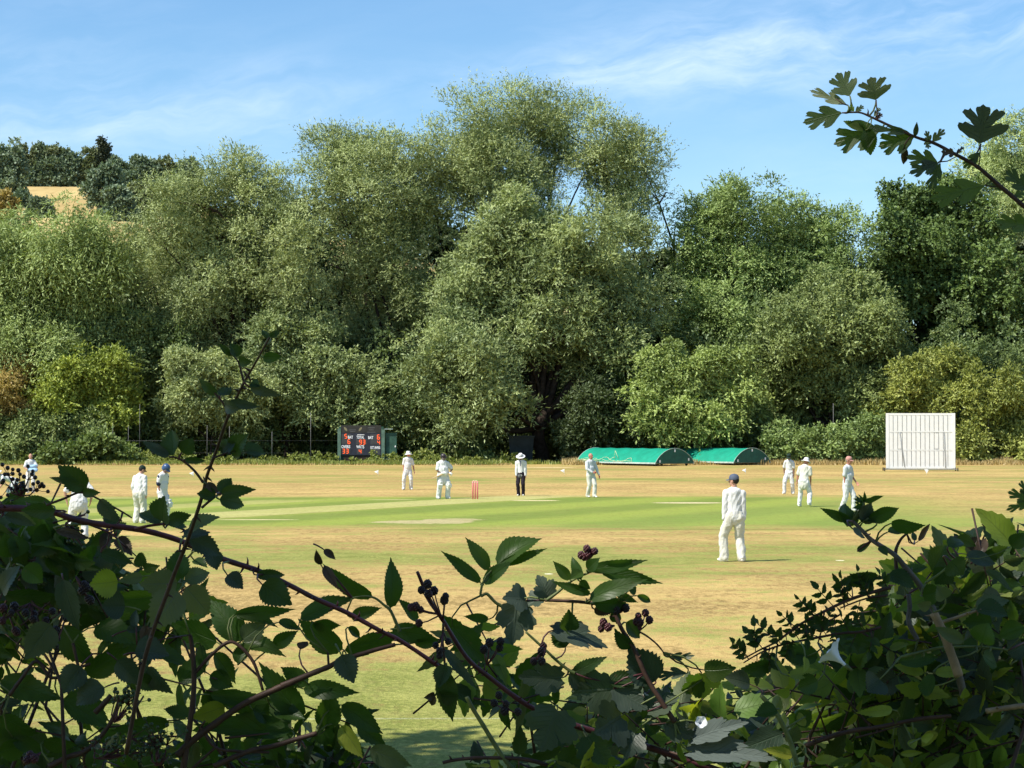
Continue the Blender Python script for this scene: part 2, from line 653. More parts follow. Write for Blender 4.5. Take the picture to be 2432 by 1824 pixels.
def leaf_mesh(name, v, tint):
    me = np_mesh(name, v, 4, np.arange(len(v)))
    a = me.attributes.new('tint', 'FLOAT', 'POINT')
    a.data.foreach_set('value', tint.astype(np.float32))
    return me


def limbs(base, lobes, rng, r0, mb=None, twig=True, bend=0.12, n=None):
    """tapered trunk that forks into limbs which run to the lobes of the crown"""
    mb = mb or MB()
    base = Vector(base)
    cz = sum(l[0][2] for l in lobes) / len(lobes)
    cx = sum(l[0][0] for l in lobes) / len(lobes)
    cy_ = sum(l[0][1] for l in lobes) / len(lobes)
    fork = Vector((base.x * 0.75 + cx * 0.25, base.y * 0.75 + cy_ * 0.25, base.z + (cz - base.z) * 0.38))
    pts = [base.lerp(fork, k / 5) + Vector((rng.normal() * r0 * .25, rng.normal() * r0 * .25, 0)) for k in range(6)]
    pts[0] = base
    mb.tube(pts, [r0 * (1.25 if k == 0 else 1 - 0.06 * k) for k in range(6)], 10)
    ls = lobes if n is None else lobes[:n]
    for (c, rx, ry, rz) in ls:
        c = Vector([float(q) for q in c])
        st = fork.lerp(base, rng.uniform(0, 0.35))
        L = (c - st).length
        off = Vector(rng.normal(size=3)) * L * bend
        off.y = abs(off.y) + L * .05
        q = []
        for k in range(8):
            t = k / 7
            q.append(st.lerp(c, t) + off * math.sin(math.pi * t) - Vector((0, 0, 1)) * L * 0.06 * math.sin(math.pi * t))
        mb.tube(q, [max(0.04, r0 * 0.5 * (1 - t / 7.6)) for t in range(8)], 7)
        if twig:
            for _ in range(7):
                s0 = q[int(rng.integers(3, 7))]
                dd = Vector(rng.normal(size=3))
                dd.z = abs(dd.z)
                dd.normalize()
                e = s0 + Vector((dd.x * rx, dd.y * ry, dd.z * rz)) * 0.55
                mdl = s0.lerp(e, 0.5) + Vector(rng.normal(size=3)) * 0.25
                e.y = max(e.y, s0.y - ry * .35)
                mb.tube([s0, mdl, e], [r0 * 0.11 + .02, r0 * 0.07 + .015, 0.015], 5)
    return mb


def tree(name, label, base_px, Y, lobes_px, leaves, mat, group=None, seed=1, trunk=0.45, bmat=None, cat='tree',
         crown='crown', stem='trunk', base_y=None, depth=0.85, yj=1.0, **kw):
    """lobes_px: (px, py, rpx[, rzpx[, dY]])"""
    rng = np.random.default_rng(seed)
    sc = Y / FPX
    lobes = []
    for l in lobes_px:
        px, py, r = l[:3]
        rz = l[3] if len(l) > 3 and l[3] else r
        dY = l[4] if len(l) > 4 else rng.uniform(-3.0, 3.4) * yj
        p = P(px, py, Y + dY)
        lobes.append(((p.x, p.y, p.z), r * sc, r * sc * depth, rz * sc))
    k0 = len(lobes)
    for i in range(k0):
        a = np.array(lobes[i][0])
        ds = sorted(range(k0), key=lambda j: np.linalg.norm(np.array(lobes[j][0]) - a))
        for j in ds[1:3]:
            q = (a + np.array(lobes[j][0])) / 2 + np.array([0, 2.6, -0.6]) * (0.4 if k0 < 9 else 1)
            rr = (lobes[i][1] + lobes[j][1]) / 2
            lobes.append((tuple(q), rr * 0.62, rr * 0.6 * depth, rr * 0.62))
    leaves = int(leaves * 2.7)
    kw['leaf_l'] = kw.get('leaf_l', .36) * .86
    kw['leaf_w'] = kw.get('leaf_w', .11) * .86
    lob_main = lobes[:k0]
    b = P(base_px, 1000, Y + 1.0)
    b.z = terrain_h(b.x, b.y) - 0.1
    root = empty(name, b, label, cat, group)
    v, t = crown_arrays(rng, lobes, leaves, **kw)
    v = v - np.array(b)
    v[:, 2] = np.maximum(v[:, 2], 0.02)
    link(crown, leaf_mesh(crown, v, t), mat, root)
    mb = MB()
    lobes_l = [((l[0][0] - b.x, l[0][1] - b.y, l[0][2] - b.z), *l[1:]) for l in lob_main]
    limbs((0, 0, 0), lobes_l, rng, trunk, mb)
    mb.build(stem, bmat or bark_shaded, root)
    return root


willow = foliage_mat('willow_leaves', (0.145, 0.185, 0.064), (0.465, 0.526, 0.218), 0.20, (0.30, 0.33, 0.17))
willow_mid = foliage_mat('willow_mid_leaves', (0.115, 0.160, 0.057), (0.400, 0.462, 0.181), 0.20)
weeping = foliage_mat('weeping_leaves', (0.128, 0.177, 0.046), (0.410, 0.497, 0.167), 0.22)
maple = foliage_mat('bright_leaves', (0.110, 0.162, 0.041), (0.357, 0.464, 0.151), 0.22)
ash = foliage_mat('ash_leaves', (0.114, 0.155, 0.046), (0.329, 0.390, 0.132), 0.18)
alder = foliage_mat('alder_leaves', (0.057, 0.096, 0.025), (0.168, 0.241, 0.060), 0.18)
elder_f = foliage_mat('elder_leaves_far', (0.140, 0.192, 0.047), (0.436, 0.527, 0.155), 0.22)
silver = foliage_mat('silver_leaves', (0.184, 0.243, 0.085), (0.584, 0.661, 0.255), 0.20)
hazel = foliage_mat('hazel_leaves', (0.147, 0.193, 0.029), (0.460, 0.526, 0.096), 0.23, (0.42, 0.42, 0.08))
haw_y = foliage_mat('hawthorn_far_leaves', (0.140, 0.169, 0.031), (0.441, 0.473, 0.116), 0.22, (0.34, 0.26, 0.10))
haw_r = foliage_mat('hawthorn_brown_leaves', (0.286, 0.221, 0.070), (0.517, 0.386, 0.125), 0.3, (0.33, 0.17, 0.09))
under = foliage_mat('undergrowth_shaded_leaves', (0.035, 0.06, 0.02), (0.10, 0.13, 0.045), 0.25)  # shade of the understorey is put into this dark leaf colour
scrub_m = foliage_mat('scrub_leaves', (0.061, 0.099, 0.034), (0.220, 0.285, 0.091), 0.28, (0.33, 0.33, 0.12))
under_l = foliage_mat('undergrowth_light', (0.08, 0.125, 0.03), (0.20, 0.26, 0.07), 0.3)
oak = foliage_mat('oak_leaves_hazed', (0.115, 0.165, 0.10), (0.225, 0.285, 0.17), 0.25)  # paler and bluish: distance haze of the hill put into the colour
oak_l = foliage_mat('oak_light_leaves', (0.11, 0.14, 0.065), (0.22, 0.245, 0.12), 0.25)
wood_f = foliage_mat('backdrop_dark_leaves', (0.045, 0.068, 0.022), (0.095, 0.12, 0.045), 0.2)  # dark leaf colour stands in for the shade in the tree gaps
conifer = foliage_mat('conifer_leaves', (0.04, 0.055, 0.03), (0.085, 0.095, 0.055), 0.1)

GT = 'trees standing along the far edge of the field'
YT = 187

# back row first
tree('tree', 'tallest tree, huge grey-green willow dome with sky showing between its upper branches', 1290, YT + 6,
     [(1160, 300, 95, 80), (1245, 275, 85, 70), (1340, 290, 85, 70), (1430, 330, 80, 70), (1515, 370, 70, 90), (1530, 450, 60, 65),
      (1080, 370, 90, 80), (1190, 390, 110, 90), (1290, 370, 90, 70), (1250, 460, 80, 70), (1100, 470, 100, 80), (1395, 400, 60, 40),
      (1440, 440, 50, 35), (1490, 530, 80, 70), (1330, 560, 80, 60), (1220, 560, 120, 90)],
     66000, willow, GT, 11, trunk=0.62, leaf_l=0.30, leaf_w=0.095, up=0.55, spray_len=1.35, shag=0.35, sub=15, droop=0.12)
tree('tree', 'pale grey-green feathery tree top rising behind the dark tree at the right edge', 2400, YT + 22,
     [(2400, 350, 95, 80), (2340, 420, 80, 80), (2440, 450, 90, 100), (2380, 520, 90, 90), (2450, 600, 80, 100), (2390, 640, 70, 90)],
     26000, silver, GT, 12, trunk=0.5, leaf_l=0.42, leaf_w=0.10, up=0.2, spray_len=1.3, droop=0.5)
tree('tree', 'dark green broad-leaved tree behind the white sight screen, darkest of the row', 2230, YT + 10,
     [(2180, 500, 85, 75), (2250, 470, 70, 60), (2300, 560, 90, 80), (2200, 600, 110, 80), (2330, 660, 100, 80), (2260, 720, 120, 90),
      (2390, 760, 90, 90), (2120, 560, 50, 60), (2370, 860, 90, 80), (2240, 840, 110, 90), (2130, 690, 70, 80), (2120, 480, 40, 45)],
     50000, alder, GT, 13, trunk=0.5, leaf_l=0.34, leaf_w=0.24, up=0.1, spray_len=0.8, sub=17, subr=(0.2, 0.4))
tree('tree', 'broad bright green domed tree between the tallest willow and the dark tree', 1800, YT + 5,
     [(1690, 490, 85, 70), (1770, 500, 90, 70), (1860, 540, 90, 75), (1950, 560, 90, 75), (2030, 600, 70, 75), (1640, 570, 70, 80),
      (1730, 620, 110, 90), (1850, 650, 110, 90), (1660, 710, 90, 90), (1960, 680, 100, 80), (1620, 790, 60, 80), (1760, 760, 100, 80), (1780, 870, 90, 80)],
     56000, maple, GT, 14, trunk=0.5, leaf_l=0.29, leaf_w=0.13, up=0.5, spray_len=1.1, sub=15)
tree('tree', 'grey-green willow with a rounded top left of the tallest tree, behind the scoreboard', 900, YT + 4,
     [(800, 345, 75, 62), (870, 360, 75, 62), (960, 365, 80, 65), (780, 430, 75, 70), (1010, 430, 80, 75), (880, 450, 110, 80), (980, 540, 110, 90),
      (860, 570, 90, 90), (930, 660, 100, 90), (830, 690, 70, 80), (1000, 760, 90, 90), (870, 800, 90, 90)],
     50000, willow, GT, 15, trunk=0.5, leaf_l=0.30, leaf_w=0.095, up=0.5, spray_len=1.25, shag=0.3)
tree('tree', 'wide yellowish grey-green willow left of centre, behind the tall bramble shoot', 560, YT,
     [(545, 430, 85, 75), (470, 440, 75, 62), (400, 480, 75, 62), (630, 450, 85, 70), (700, 480, 70, 65), (350, 550, 70, 60), (450, 560, 110, 80), (560, 560, 110, 90),
      (680, 580, 100, 80), (360, 660, 85, 75), (470, 680, 110, 85), (590, 680, 100, 85), (710, 690, 80, 80), (420, 780, 90, 70), (560, 800, 110, 80), (680, 810, 80, 80)],
     66000, willow, GT, 16, trunk=0.5, leaf_l=0.30, leaf_w=0.095, up=0.4, spray_len=1.2, shag=0.3)
tree('tree', 'light green weeping willow with hanging foliage near the left edge', 120, YT - 2,
     [(60, 560, 85, 60), (160, 540, 85, 55), (250, 570, 70, 60), (20, 650, 85, 70), (120, 640, 100, 75), (230, 660, 80, 75), (60, 740, 90, 80), (170, 750, 90, 80),
      (270, 770, 70, 80), (110, 830, 90, 70), (-40, 600, 80, 80), (240, 860, 70, 60), (0, 800, 80, 80)],
     50000, weeping, GT, 17, trunk=0.4, leaf_l=0.44, leaf_w=0.11, up=-0.1, spray_len=1.7, droop=0.75)
# the great willow's lower, nearer boughs
tree('tree', 'spreading willow with dark forked trunk standing behind the umpire', 1285, YT - 3,
     [(1230, 540, 85, 75), (1150, 600, 100, 80), (1290, 620, 100, 80), (1410, 560, 90, 75), (1500, 600, 80, 80), (1420, 680, 100, 80), (1530, 720, 80, 80),
      (1180, 720, 110, 80), (1090, 690, 80, 80), (1340, 750, 75, 65), (1290, 830, 60, 50, 1), (1390, 860, 55, 60, 2), (1450, 800, 90, 80), (1060, 810, 80, 70, -4), (1130, 870, 95, 90, -5), (1050, 900, 70, 70, -5),
      (1180, 950, 70, 65, -5), (1100, 985, 75, 60, -5), (1230, 790, 60, 60, -2), (1500, 900, 70, 80)],
     74000, willow_mid, GT, 18, trunk=0.66, leaf_l=0.40, leaf_w=0.125, up=0.35, spray_len=1.15, droop=0.3)
tree('tree', 'round blue-green ash with small leaves, left of the white sight screen', 1990, YT - 4,
     [(1920, 720, 85, 70), (2020, 700, 80, 60), (2090, 760, 75, 70), (1880, 800, 85, 75), (1980, 810, 100, 80), (2080, 850, 80, 75), (1860, 890, 75, 75), (1960, 910, 90, 75),
      (2060, 940, 70, 60), (1900, 980, 70, 60), (1810, 830, 50, 60)],
     46000, ash, GT, 19, trunk=0.35, leaf_l=0.30, leaf_w=0.14, up=0.25, spray_len=0.9, sub=15)
tree('tree', 'bright green rounded bushy tree overhanging the two green covers', 1640, YT - 7,
     [(1600, 880, 75, 65), (1690, 860, 75, 60), (1560, 950, 65, 65), (1650, 950, 90, 70), (1740, 930, 65, 70), (1600, 1000, 75, 50), (1700, 1000, 70, 50), (1790, 985, 50, 60)],
     32000, elder_f, GT, 20, trunk=0.2, leaf_l=0.34, leaf_w=0.14, up=0.2, spray_len=0.9, droop=0.45)

tree('tree', 'blue-green leafy tree low down between the weeping willow and the pale sallow bush', 330, YT - 1,
     [(240, 820, 60, 55), (320, 800, 65, 60), (390, 830, 60, 60), (350, 880, 60, 60), (300, 950, 60, 60), (390, 950, 55, 60), (350, 1030, 60, 45)],
     26000, ash, GT, 24, trunk=0.25, leaf_l=0.34, leaf_w=0.16)
tree('tree', 'small olive willow filling the gap between the pale sallow bush and the scoreboard', 680, YT - 1,
     [(640, 850, 60, 60), (700, 880, 60, 60), (740, 800, 55, 55), (660, 940, 60, 55), (720, 960, 50, 50), (640, 780, 60, 50)],
     22000, willow_mid, GT, 25, trunk=0.22, leaf_l=0.34, leaf_w=0.13)

GB = 'bushes at the foot of the far tree line'
def bush(label, base_px, Y, lobes, leaves, mat, seed, name='bush', **kw):
    kw.setdefault('leaf_l', 0.30); kw.setdefault('leaf_w', 0.14); kw.setdefault('spray_len', 0.8)
    return tree(name, label, base_px, Y, lobes, leaves, mat, GB, seed, trunk=0.09, cat='bush', crown='foliage', stem='stems', yj=0.4, **kw)

bush('yellow-green hazel bush right of the brownish bush at the left edge', 200, YT - 6,
     [(160, 880, 60, 50), (240, 870, 65, 50), (130, 940, 55, 55), (210, 940, 80, 60), (290, 940, 55, 50), (180, 990, 60, 35), (280, 985, 50, 35)], 22000, hazel, 30, up=0.4)
bush('rusty brown-tinged hawthorn bush at the far left edge', 10, YT - 6,
     [(0, 850, 60, 50), (-20, 920, 70, 60), (40, 910, 40, 60), (30, 980, 50, 50), (-10, 1010, 60, 50)], 12000, haw_r, 31, leaf_w=0.1)
bush('pale grey-green sallow bush behind the bramble shoot left of centre', 500, YT - 6,
     [(440, 890, 60, 55), (530, 880, 65, 50), (600, 920, 55, 55), (480, 950, 75, 55), (570, 980, 65, 45), (420, 980, 50, 45)], 22000, willow, 32, up=0.4, leaf_w=0.12)
bush('olive green bush left of the scoreboard, under the willows', 800, YT - 4,
     [(800, 880, 60, 60), (760, 940, 40, 50), (860, 900, 55, 55), (900, 960, 55, 60), (800, 980, 50, 40), (960, 1000, 50, 50)], 16000, willow_mid, 33)
bush('yellow-green hawthorn bush directly above and behind the white sight screen', 2190, YT - 7,
     [(2160, 900, 60, 50), (2240, 880, 70, 45), (2300, 930, 60, 50), (2140, 960, 50, 45), (2220, 960, 80, 50), (2090, 1000, 40, 50), (2250, 1040, 70, 50)], 22000, haw_y, 34, up=0.4)
bush('large yellow-olive hawthorn bush right of the white sight screen', 2390, YT - 8,
     [(2400, 930, 60, 50), (2340, 970, 55, 50), (2440, 1000, 70, 60), (2370, 1040, 75, 55), (2310, 1050, 50, 45), (2440, 1070, 70, 35)], 26000, haw_y, 35, up=0.4)
bush('dense green bramble bush right of the ash and left of the sight screen', 2050, YT - 9,
     [(1980, 1050, 60, 40), (2050, 1040, 60, 50), (2090, 1080, 50, 30), (1910, 1065, 55, 35), (1850, 1060, 50, 45)], 14000, maple, 36)
bush('low broad-leaved green bush beside the grass verge at the left', 230, YT - 12,
     [(190, 1075, 45, 28), (250, 1060, 45, 35), (140, 1085, 40, 22), (300, 1085, 40, 20)], 7000, under_l, 37, leaf_w=0.24, leaf_l=0.32)
bush('dark green leafy bush at the left edge behind the bald cricketer', 60, YT - 8,
     [(90, 1030, 60, 45), (20, 1060, 60, 40), (150, 1030, 55, 45), (-30, 1020, 50, 60), (220, 1030, 50, 40)], 15000, ash, 38)
bush('small shaded bush between the dark storage bin and the green covers', 1380, YT - 6,
     [(1360, 1040, 50, 40), (1430, 1030, 60, 55), (1400, 970, 60, 60), (1500, 1020, 50, 55), (1470, 960, 50, 60)], 15000, under, 39)

# shaded thicket filling the ground behind the row
def thicket():
    rng = np.random.default_rng(77)
    lobes = []
    for i in range(46):
        px = -60 + i * 56
        for (py, r) in ((1060, 55), (985, 60), (900, 62)):
            if 1320 < px < 1420 and py < 1000 and rng.random() < 0.6:
                continue
            Y = YT + rng.uniform(3, 9)
            p = P(px + rng.uniform(-20, 20), py + rng.uniform(-15, 15), Y)
            lobes.append(((p.x, p.y, max(p.z, 0.6)), r * Y / FPX, r * Y / FPX * 0.8, r * Y / FPX))
    v, t = crown_arrays(rng, lobes, 120000, leaf_l=0.34, leaf_w=0.20, sub=8, spray_len=0.8, back=0.15)
    v[:, 2] = np.maximum(v[:, 2], 0.02)
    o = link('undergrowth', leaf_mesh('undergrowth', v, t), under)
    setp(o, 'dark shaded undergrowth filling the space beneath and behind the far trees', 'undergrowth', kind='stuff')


thicket()


def sapling_belt():
    rng = np.random.default_rng(79)
    lobes = []
    px = -80
    while px < 2500:
        dark = 640 < px < 900 or 1130 < px < 1400
        top = 820 + 60 * math.sin(px * .013) + 40 * math.sin(px * .041)
        py = 1070
        while py > (top if not dark else 990):
            Y = YT + (rng.uniform(-5, 1) if not dark else rng.uniform(0, 5))
            p = P(px + rng.uniform(-22, 22), py + rng.uniform(-12, 12), Y)
            r = rng.uniform(26, 52) * Y / FPX
            lobes.append(((p.x, p.y, max(p.z, .5)), r * rng.uniform(.8, 1.3), r, r * rng.uniform(.8, 1.3)))
            py -= 48
        px += 44
    v, t = crown_arrays(rng, lobes, 170000, leaf_l=0.28, leaf_w=0.13, sub=9, spray_len=0.8, back=0.2, up=.3)
    v[:, 2] = np.maximum(v[:, 2], 0.02)
    o = link('scrub', leaf_mesh('scrub', v, t), scrub_m)
    setp(o, 'tangled mid green scrub growing between the bushes under the trees', 'scrub', kind='stuff')


sapling_belt()


def dark_backdrop():
    rng = np.random.default_rng(78)
    top = [(-100, 610), (200, 600), (330, 560), (520, 480), (800, 470), (1000, 500), (1200, 540), (1400, 600), (1560, 600), (1700, 560), (2050, 640), (2150, 560), (2500, 560)]
    xs = [t[0] for t in top]; ys = [t[1] for t in top]
    lobes = []
    px = -90
    while px < 2520:
        t = np.interp(px, xs, ys)
        py = t + 60
        while py < 1080:
            Y = YT + rng.uniform(14, 22)
            p = P(px + rng.uniform(-25, 25), py, Y)
            r = rng.uniform(55, 75) * Y / FPX
            if not (1290 < px < 1480 and 760 < py < 900):
                lobes.append(((p.x, p.y, max(p.z, 1.0)), r, r * .8, r))
            py += 75
        px += 78
    v, t = crown_arrays(rng, lobes, 190000, leaf_l=0.62, leaf_w=0.34, sub=7, spray=5, spray_len=1.1, back=0.1)
    v[:, 2] = np.maximum(v[:, 2], 0.02)
    o = link('dark_backdrop', leaf_mesh('dark_backdrop', v, t), wood_f)
    setp(o, 'dark wood backdrop added for the shade in the gaps behind the tree row', 'wood', kind='stuff')


dark_backdrop()


# verge of nettles, tall green grass and dry grass at the foot of the trees
def verge():
    rng = np.random.default_rng(5)

    def blades(n, x0, x1, y0, y1, h0, h1, wid, lean=0.25, clump=0.5):
        x = rng.uniform(x0, x1, n)
        y = rng.uniform(y0, y1, n)
        k = np.array([mnoise.noise(Vector((a * clump, b * 0.2, 3.0))) for a, b in zip(x, y)])
        h = rng.uniform(h0, h1, n) * (1 + 0.9 * k).clip(0.15, 2)
        b = np.stack([x, y, np.zeros(n)], 1)
        d = np.stack([rng.normal(size=n) * lean, rng.normal(size=n) * lean, np.ones(n)], 1) * h[:, None]
        wv = rng.normal(size=(n, 3)); wv[:, 2] = 0
        wv = unit(wv) * wid
        v = np.stack([b - wv, b + wv, b + d * 0.6 + wv * 0.7 + d * [0, 0, 0], b + d], 1)
        t = (0.5 + 0.6 * k + rng.normal(size=n) * 0.15).clip(0, 1)
        return v.reshape(-1, 3), t.repeat(4)

    gx0, gx1 = -48, 48
    dry = foliage_mat('dry_grass', (0.34, 0.24, 0.09), (0.58, 0.44, 0.20), 0.25)
    fresh = foliage_mat('verge_grass', (0.16, 0.21, 0.04), (0.36, 0.38, 0.10), 0.3)
    parts = []
    parts.append(blades(26000, gx0, -1, 173, 183, 0.12, 0.42, 0.05))
    parts.append(blades(9000, -1, gx1, 176, 183, 0.12, 0.4, 0.05))
    # leafy nettles and dock in low clumps
    lob = []
    for _ in range(70):
        cx_ = rng.uniform(gx0, 3); cy_ = rng.uniform(176.5, 181)
        r = rng.uniform(.35, .95)
        lob.append(((cx_, cy_, r * .3), r * 1.3, r, r * .8))
    parts.append(crown_arrays(rng, lob, 26000, leaf_l=.22, leaf_w=.13, sub=6, spray_len=.3, up=.8))
    v = np.concatenate([p[0] for p in parts]); t = np.concatenate([p[1] for p in parts])
    o = link('verge_grass', leaf_mesh('verge_grass', v, t), fresh)
    setp(o, 'strip of fresh green tall grass and nettles along the foot of the trees', 'grass', kind='stuff')
    parts = [blades(26000, 4, gx1, 173, 182, 0.12, 0.5, 0.05), blades(5000, gx0, 0, 171.5, 176, 0.06, 0.18, 0.04)]
    v = np.concatenate([p[0] for p in parts]); t = np.concatenate([p[1] for p in parts])
    o = link('dry_grass', leaf_mesh('dry_grass', v, t), dry)
    setp(o, 'strip of dry straw-coloured long grass along the right of the tree line', 'grass', kind='stuff')


verge()


# ------------------------------------------------------------------ trees on the hill
def hill_trees():
    GH = 'trees on the distant hill'
    # px centre, top, base, half width px, distance, material, kind, label
    rows = [
        (20, 330, 478, 62, 610, oak, 'oak', 'large dark green tree at the left edge of the hill, left of the golden field'),
        (48, 344, 420, 22, 720, oak_l, 'oak', 'narrow pale tree just right of the large dark one on the hill top'),
        (84, 350, 425, 24, 730, oak_l, 'oak', 'brownish green tree above the left end of the golden field'),
        (128, 336, 400, 30, 745, oak_l, 'oak', 'tall light green tree on the hill skyline left of centre of the golden field'),
        (175, 345, 400, 32, 750, oak, 'oak', 'spreading dark-topped tree on the skyline above the golden field'),
        (143, 372, 430, 42, 700, oak, 'oak', 'broad round bush on the upper border of the golden field'),
        (215, 352, 405, 22, 760, oak_l, 'oak', 'low light tree next to the conifer on the hill skyline'),
        (246, 334, 395, 21, 745, conifer, 'conifer', 'pointed dark conifer on the hill skyline'),
        (205, 385, 432, 30, 720, oak_l, 'oak', 'small olive tree at the upper right corner of the golden field'),
        (268, 386, 436, 30, 720, oak, 'oak', 'dark round tree below the conifer on the hill'),
        (256, 392, 505, 46, 560, oak, 'oak', 'big dark tree with layered crown at the right end of the golden field'),
        (302, 408, 462, 27, 640, oak, 'oak', 'round dark tree right of the big layered tree on the hill'),
        (330, 376, 440, 32, 740, oak, 'oak', 'smooth domed dark tree on the skyline right of the conifer'),
        (392, 372, 455, 36, 740, oak_l, 'oak', 'brownish tree on the hill skyline touching the left willow top'),
        (450, 374, 430, 34, 750, oak, 'oak', 'farthest right dark tree on the hill skyline, partly behind the willow'),
        (322, 440, 492, 28, 600, haw_y, 'bush', 'yellowish bush below the round dark tree on the hill'),
        (378, 440, 500, 30, 600, oak_l, 'bush', 'olive bush on the hill beside the left willow'),
        (52, 456, 492, 20, 570, oak, 'bush', 'dark straggly bush below the large tree at the left of the golden field'),
        (96, 478, 515, 26, 540, oak, 'bush', 'dark blue-green bush at the lower edge of the golden field'),
        (285, 448, 520, 34, 560, oak, 'oak', 'dark green tree low on the hill right of the golden field'),
        (345, 432, 520, 36, 560, oak_l, 'oak', 'light olive tree low on the hill above the weeping willow'),
        (410, 420, 520, 38, 560, oak, 'oak', 'wide dark tree low on the hill meeting the left willow'),
        (280, 372, 430, 30, 700, oak, 'oak', 'rounded dark tree just right of the conifer on the skyline'),
        (360, 382, 450, 32, 700, oak, 'oak', 'dark tree in the middle of the right-hand hill wood'),
        (105, 340, 425, 30, 700, oak, 'oak', 'full dark green tree left of centre on the skyline wood'),
        (8, 400, 470, 44, 600, oak, 'oak', 'broad dark lower tree at the left edge of the hill'),
        (15, 455, 525, 22, 520, haw_r, 'bush', 'sparse grey-brown tree at the left edge of the hill'),
    ]
    for i, (px, top, bot, hw, Y, mat, kind, label) in enumerate(rows):
        rng = np.random.default_rng(300 + i)
        yy = 300.0
        while yy < 748 and P(px, bot, yy).z > terrain_h(P(px, bot, yy).x, yy):
            yy += 4
        Y = yy
        s = Y / FPX
        b = P(px, bot, Y)
        gz = terrain_h(b.x, Y)
        b.z = gz - 0.5
        vis_full = P(px, top, Y).z - b.z
        H = P(px, top, Y).z - b.z
        root = empty('conifer_tree' if kind == 'conifer' else ('hill_bush' if kind == 'bush' else 'hill_tree'), b, label,
                     'tree' if kind != 'bush' else 'bush', GH)
        W = hw * s
        lobes = []
        if kind == 'conifer':
            for k in range(9):
                t = k / 8
                ww = W * (1 - 0.8 * t)
                lobes.append(((rng.normal() * W * .08, 0, H * (0.2 + 0.75 * t)), ww * 0.9, ww * 0.8, H * 0.10))
        else:
            vis = vis_full
            for k in range(15):
                a = rng.uniform(0, 2 * math.pi)
                q = rng.uniform(0, 1) ** 0.6
                zz = H - vis * 0.5 + math.sin(a) * q * vis * 0.42
                lobes.append(((math.cos(a) * q * W * 0.85, rng.uniform(-.4, .2) * W, zz), W * rng.uniform(.32, .46), W * .4, min(W * .38, vis * .26) * rng.uniform(0.8, 1.1)))
            lobes.append(((0, 0, H - vis * 0.45), W * 0.7, W * .6, vis * .36))
            for k in range(7):
                lobes.append(((rng.uniform(-.9, .9) * W, rng.uniform(-.5, .1) * W, vis * rng.uniform(.06, .28)), W * .42, W * .4, vis * .2))
        v, t = crown_arrays(rng, lobes, 10500, leaf_l=0.95, leaf_w=0.6, sub=8, spray=4, spray_len=1.3, up=0.2, droop=0.1, subr=(0.28, 0.5))
        link('crown', leaf_mesh('crown', v, t), mat, root)
        mb = MB()
        limbs((0, 0, 0), lobes[:5], rng, 0.45, mb, twig=False)
        mb.build('trunk', bark, root)


hill_trees()

# ------------------------------------------------------------------ props on the field
white_paint = basic('white_paint', (0.80, 0.80, 0.77), 0.5, 0.4, 0.04, 3.0)
white_backing = basic('white_backing', (0.70, 0.70, 0.66), 0.6, 0.3, 0.12, 5.0)
steel = basic('galvanised_steel', (0.32, 0.33, 0.33), 0.5, 0.5, 0.2, 8.0, metal=0.6)
black_rub = basic('black_rubber', (0.02, 0.02, 0.02), 0.8, 0.3, 0.2, 8.0)
cab_green = basic('cabinet_green', (0.035, 0.095, 0.065), 0.6, 0.35, 0.25, 3.0)
cab_light = basic('post_green', (0.10, 0.17, 0.125), 0.6, 0.35, 0.2, 3.0)
board_blk = basic('board_black', (0.022, 0.024, 0.036), 0.5, 0.4, 0.25, 3.0)
board_hdr = basic('board_header', (0.035, 0.033, 0.028), 0.6, 0.3, 0.2, 3.0)
plank = basic('weathered_plank', (0.045, 0.036, 0.030), 0.9, 0.1, 0.4, 5.0)
sheet_grn = basic('cover_green', (0.006, 0.27, 0.170), 0.5, 0.4, 0.13, 1.6, bump=0.03)
end_grn = basic('cover_end_green', (0.010, 0.085, 0.062), 0.55, 0.35, 0.2, 2.0, bump=0.015)
rim_pale = basic('cover_rim', (0.42, 0.50, 0.46), 0.6, 0.3, 0.2, 3.0)
cord_y = basic('pale_cord', (0.66, 0.68, 0.42), 0.6, 0.3, 0.2, 6.0)
stump_pink = basic('stump_pink', (0.78, 0.22, 0.24), 0.45, 0.4, 0.1, 20.0)
wood_pale = basic('bail_wood', (0.78, 0.62, 0.38), 0.5, 0.3, 0.1, 20.0)
white_txt = basic('white_lettering', (0.85, 0.85, 0.85), 0.5, 0.3, 0.02, 3.0)
gold = basic('gold_emblem', (0.22, 0.19, 0.10), 0.5, 0.4, 0.2, 10.0)
grey_txt = basic('grey_lettering', (0.12, 0.12, 0.12), 0.5, 0.3, 0.1, 10.0)
bin_dark = basic('bin_dark', (0.020, 0.028, 0.028), 0.6, 0.3, 0.25, 2.0)
net_teal = basic('net_teal', (0.020, 0.060, 0.060), 0.7, 0.2, 0.35, 1.5)

ledm, nt, out = new_mat('led_orange')
em = nt.nodes.new('ShaderNodeEmission')
em.inputs[0].default_value = (1.0, 0.13, 0.035, 1)
em.inputs[1].default_value = 1.35
nt.links.new(em.outputs[0], out.inputs[0])


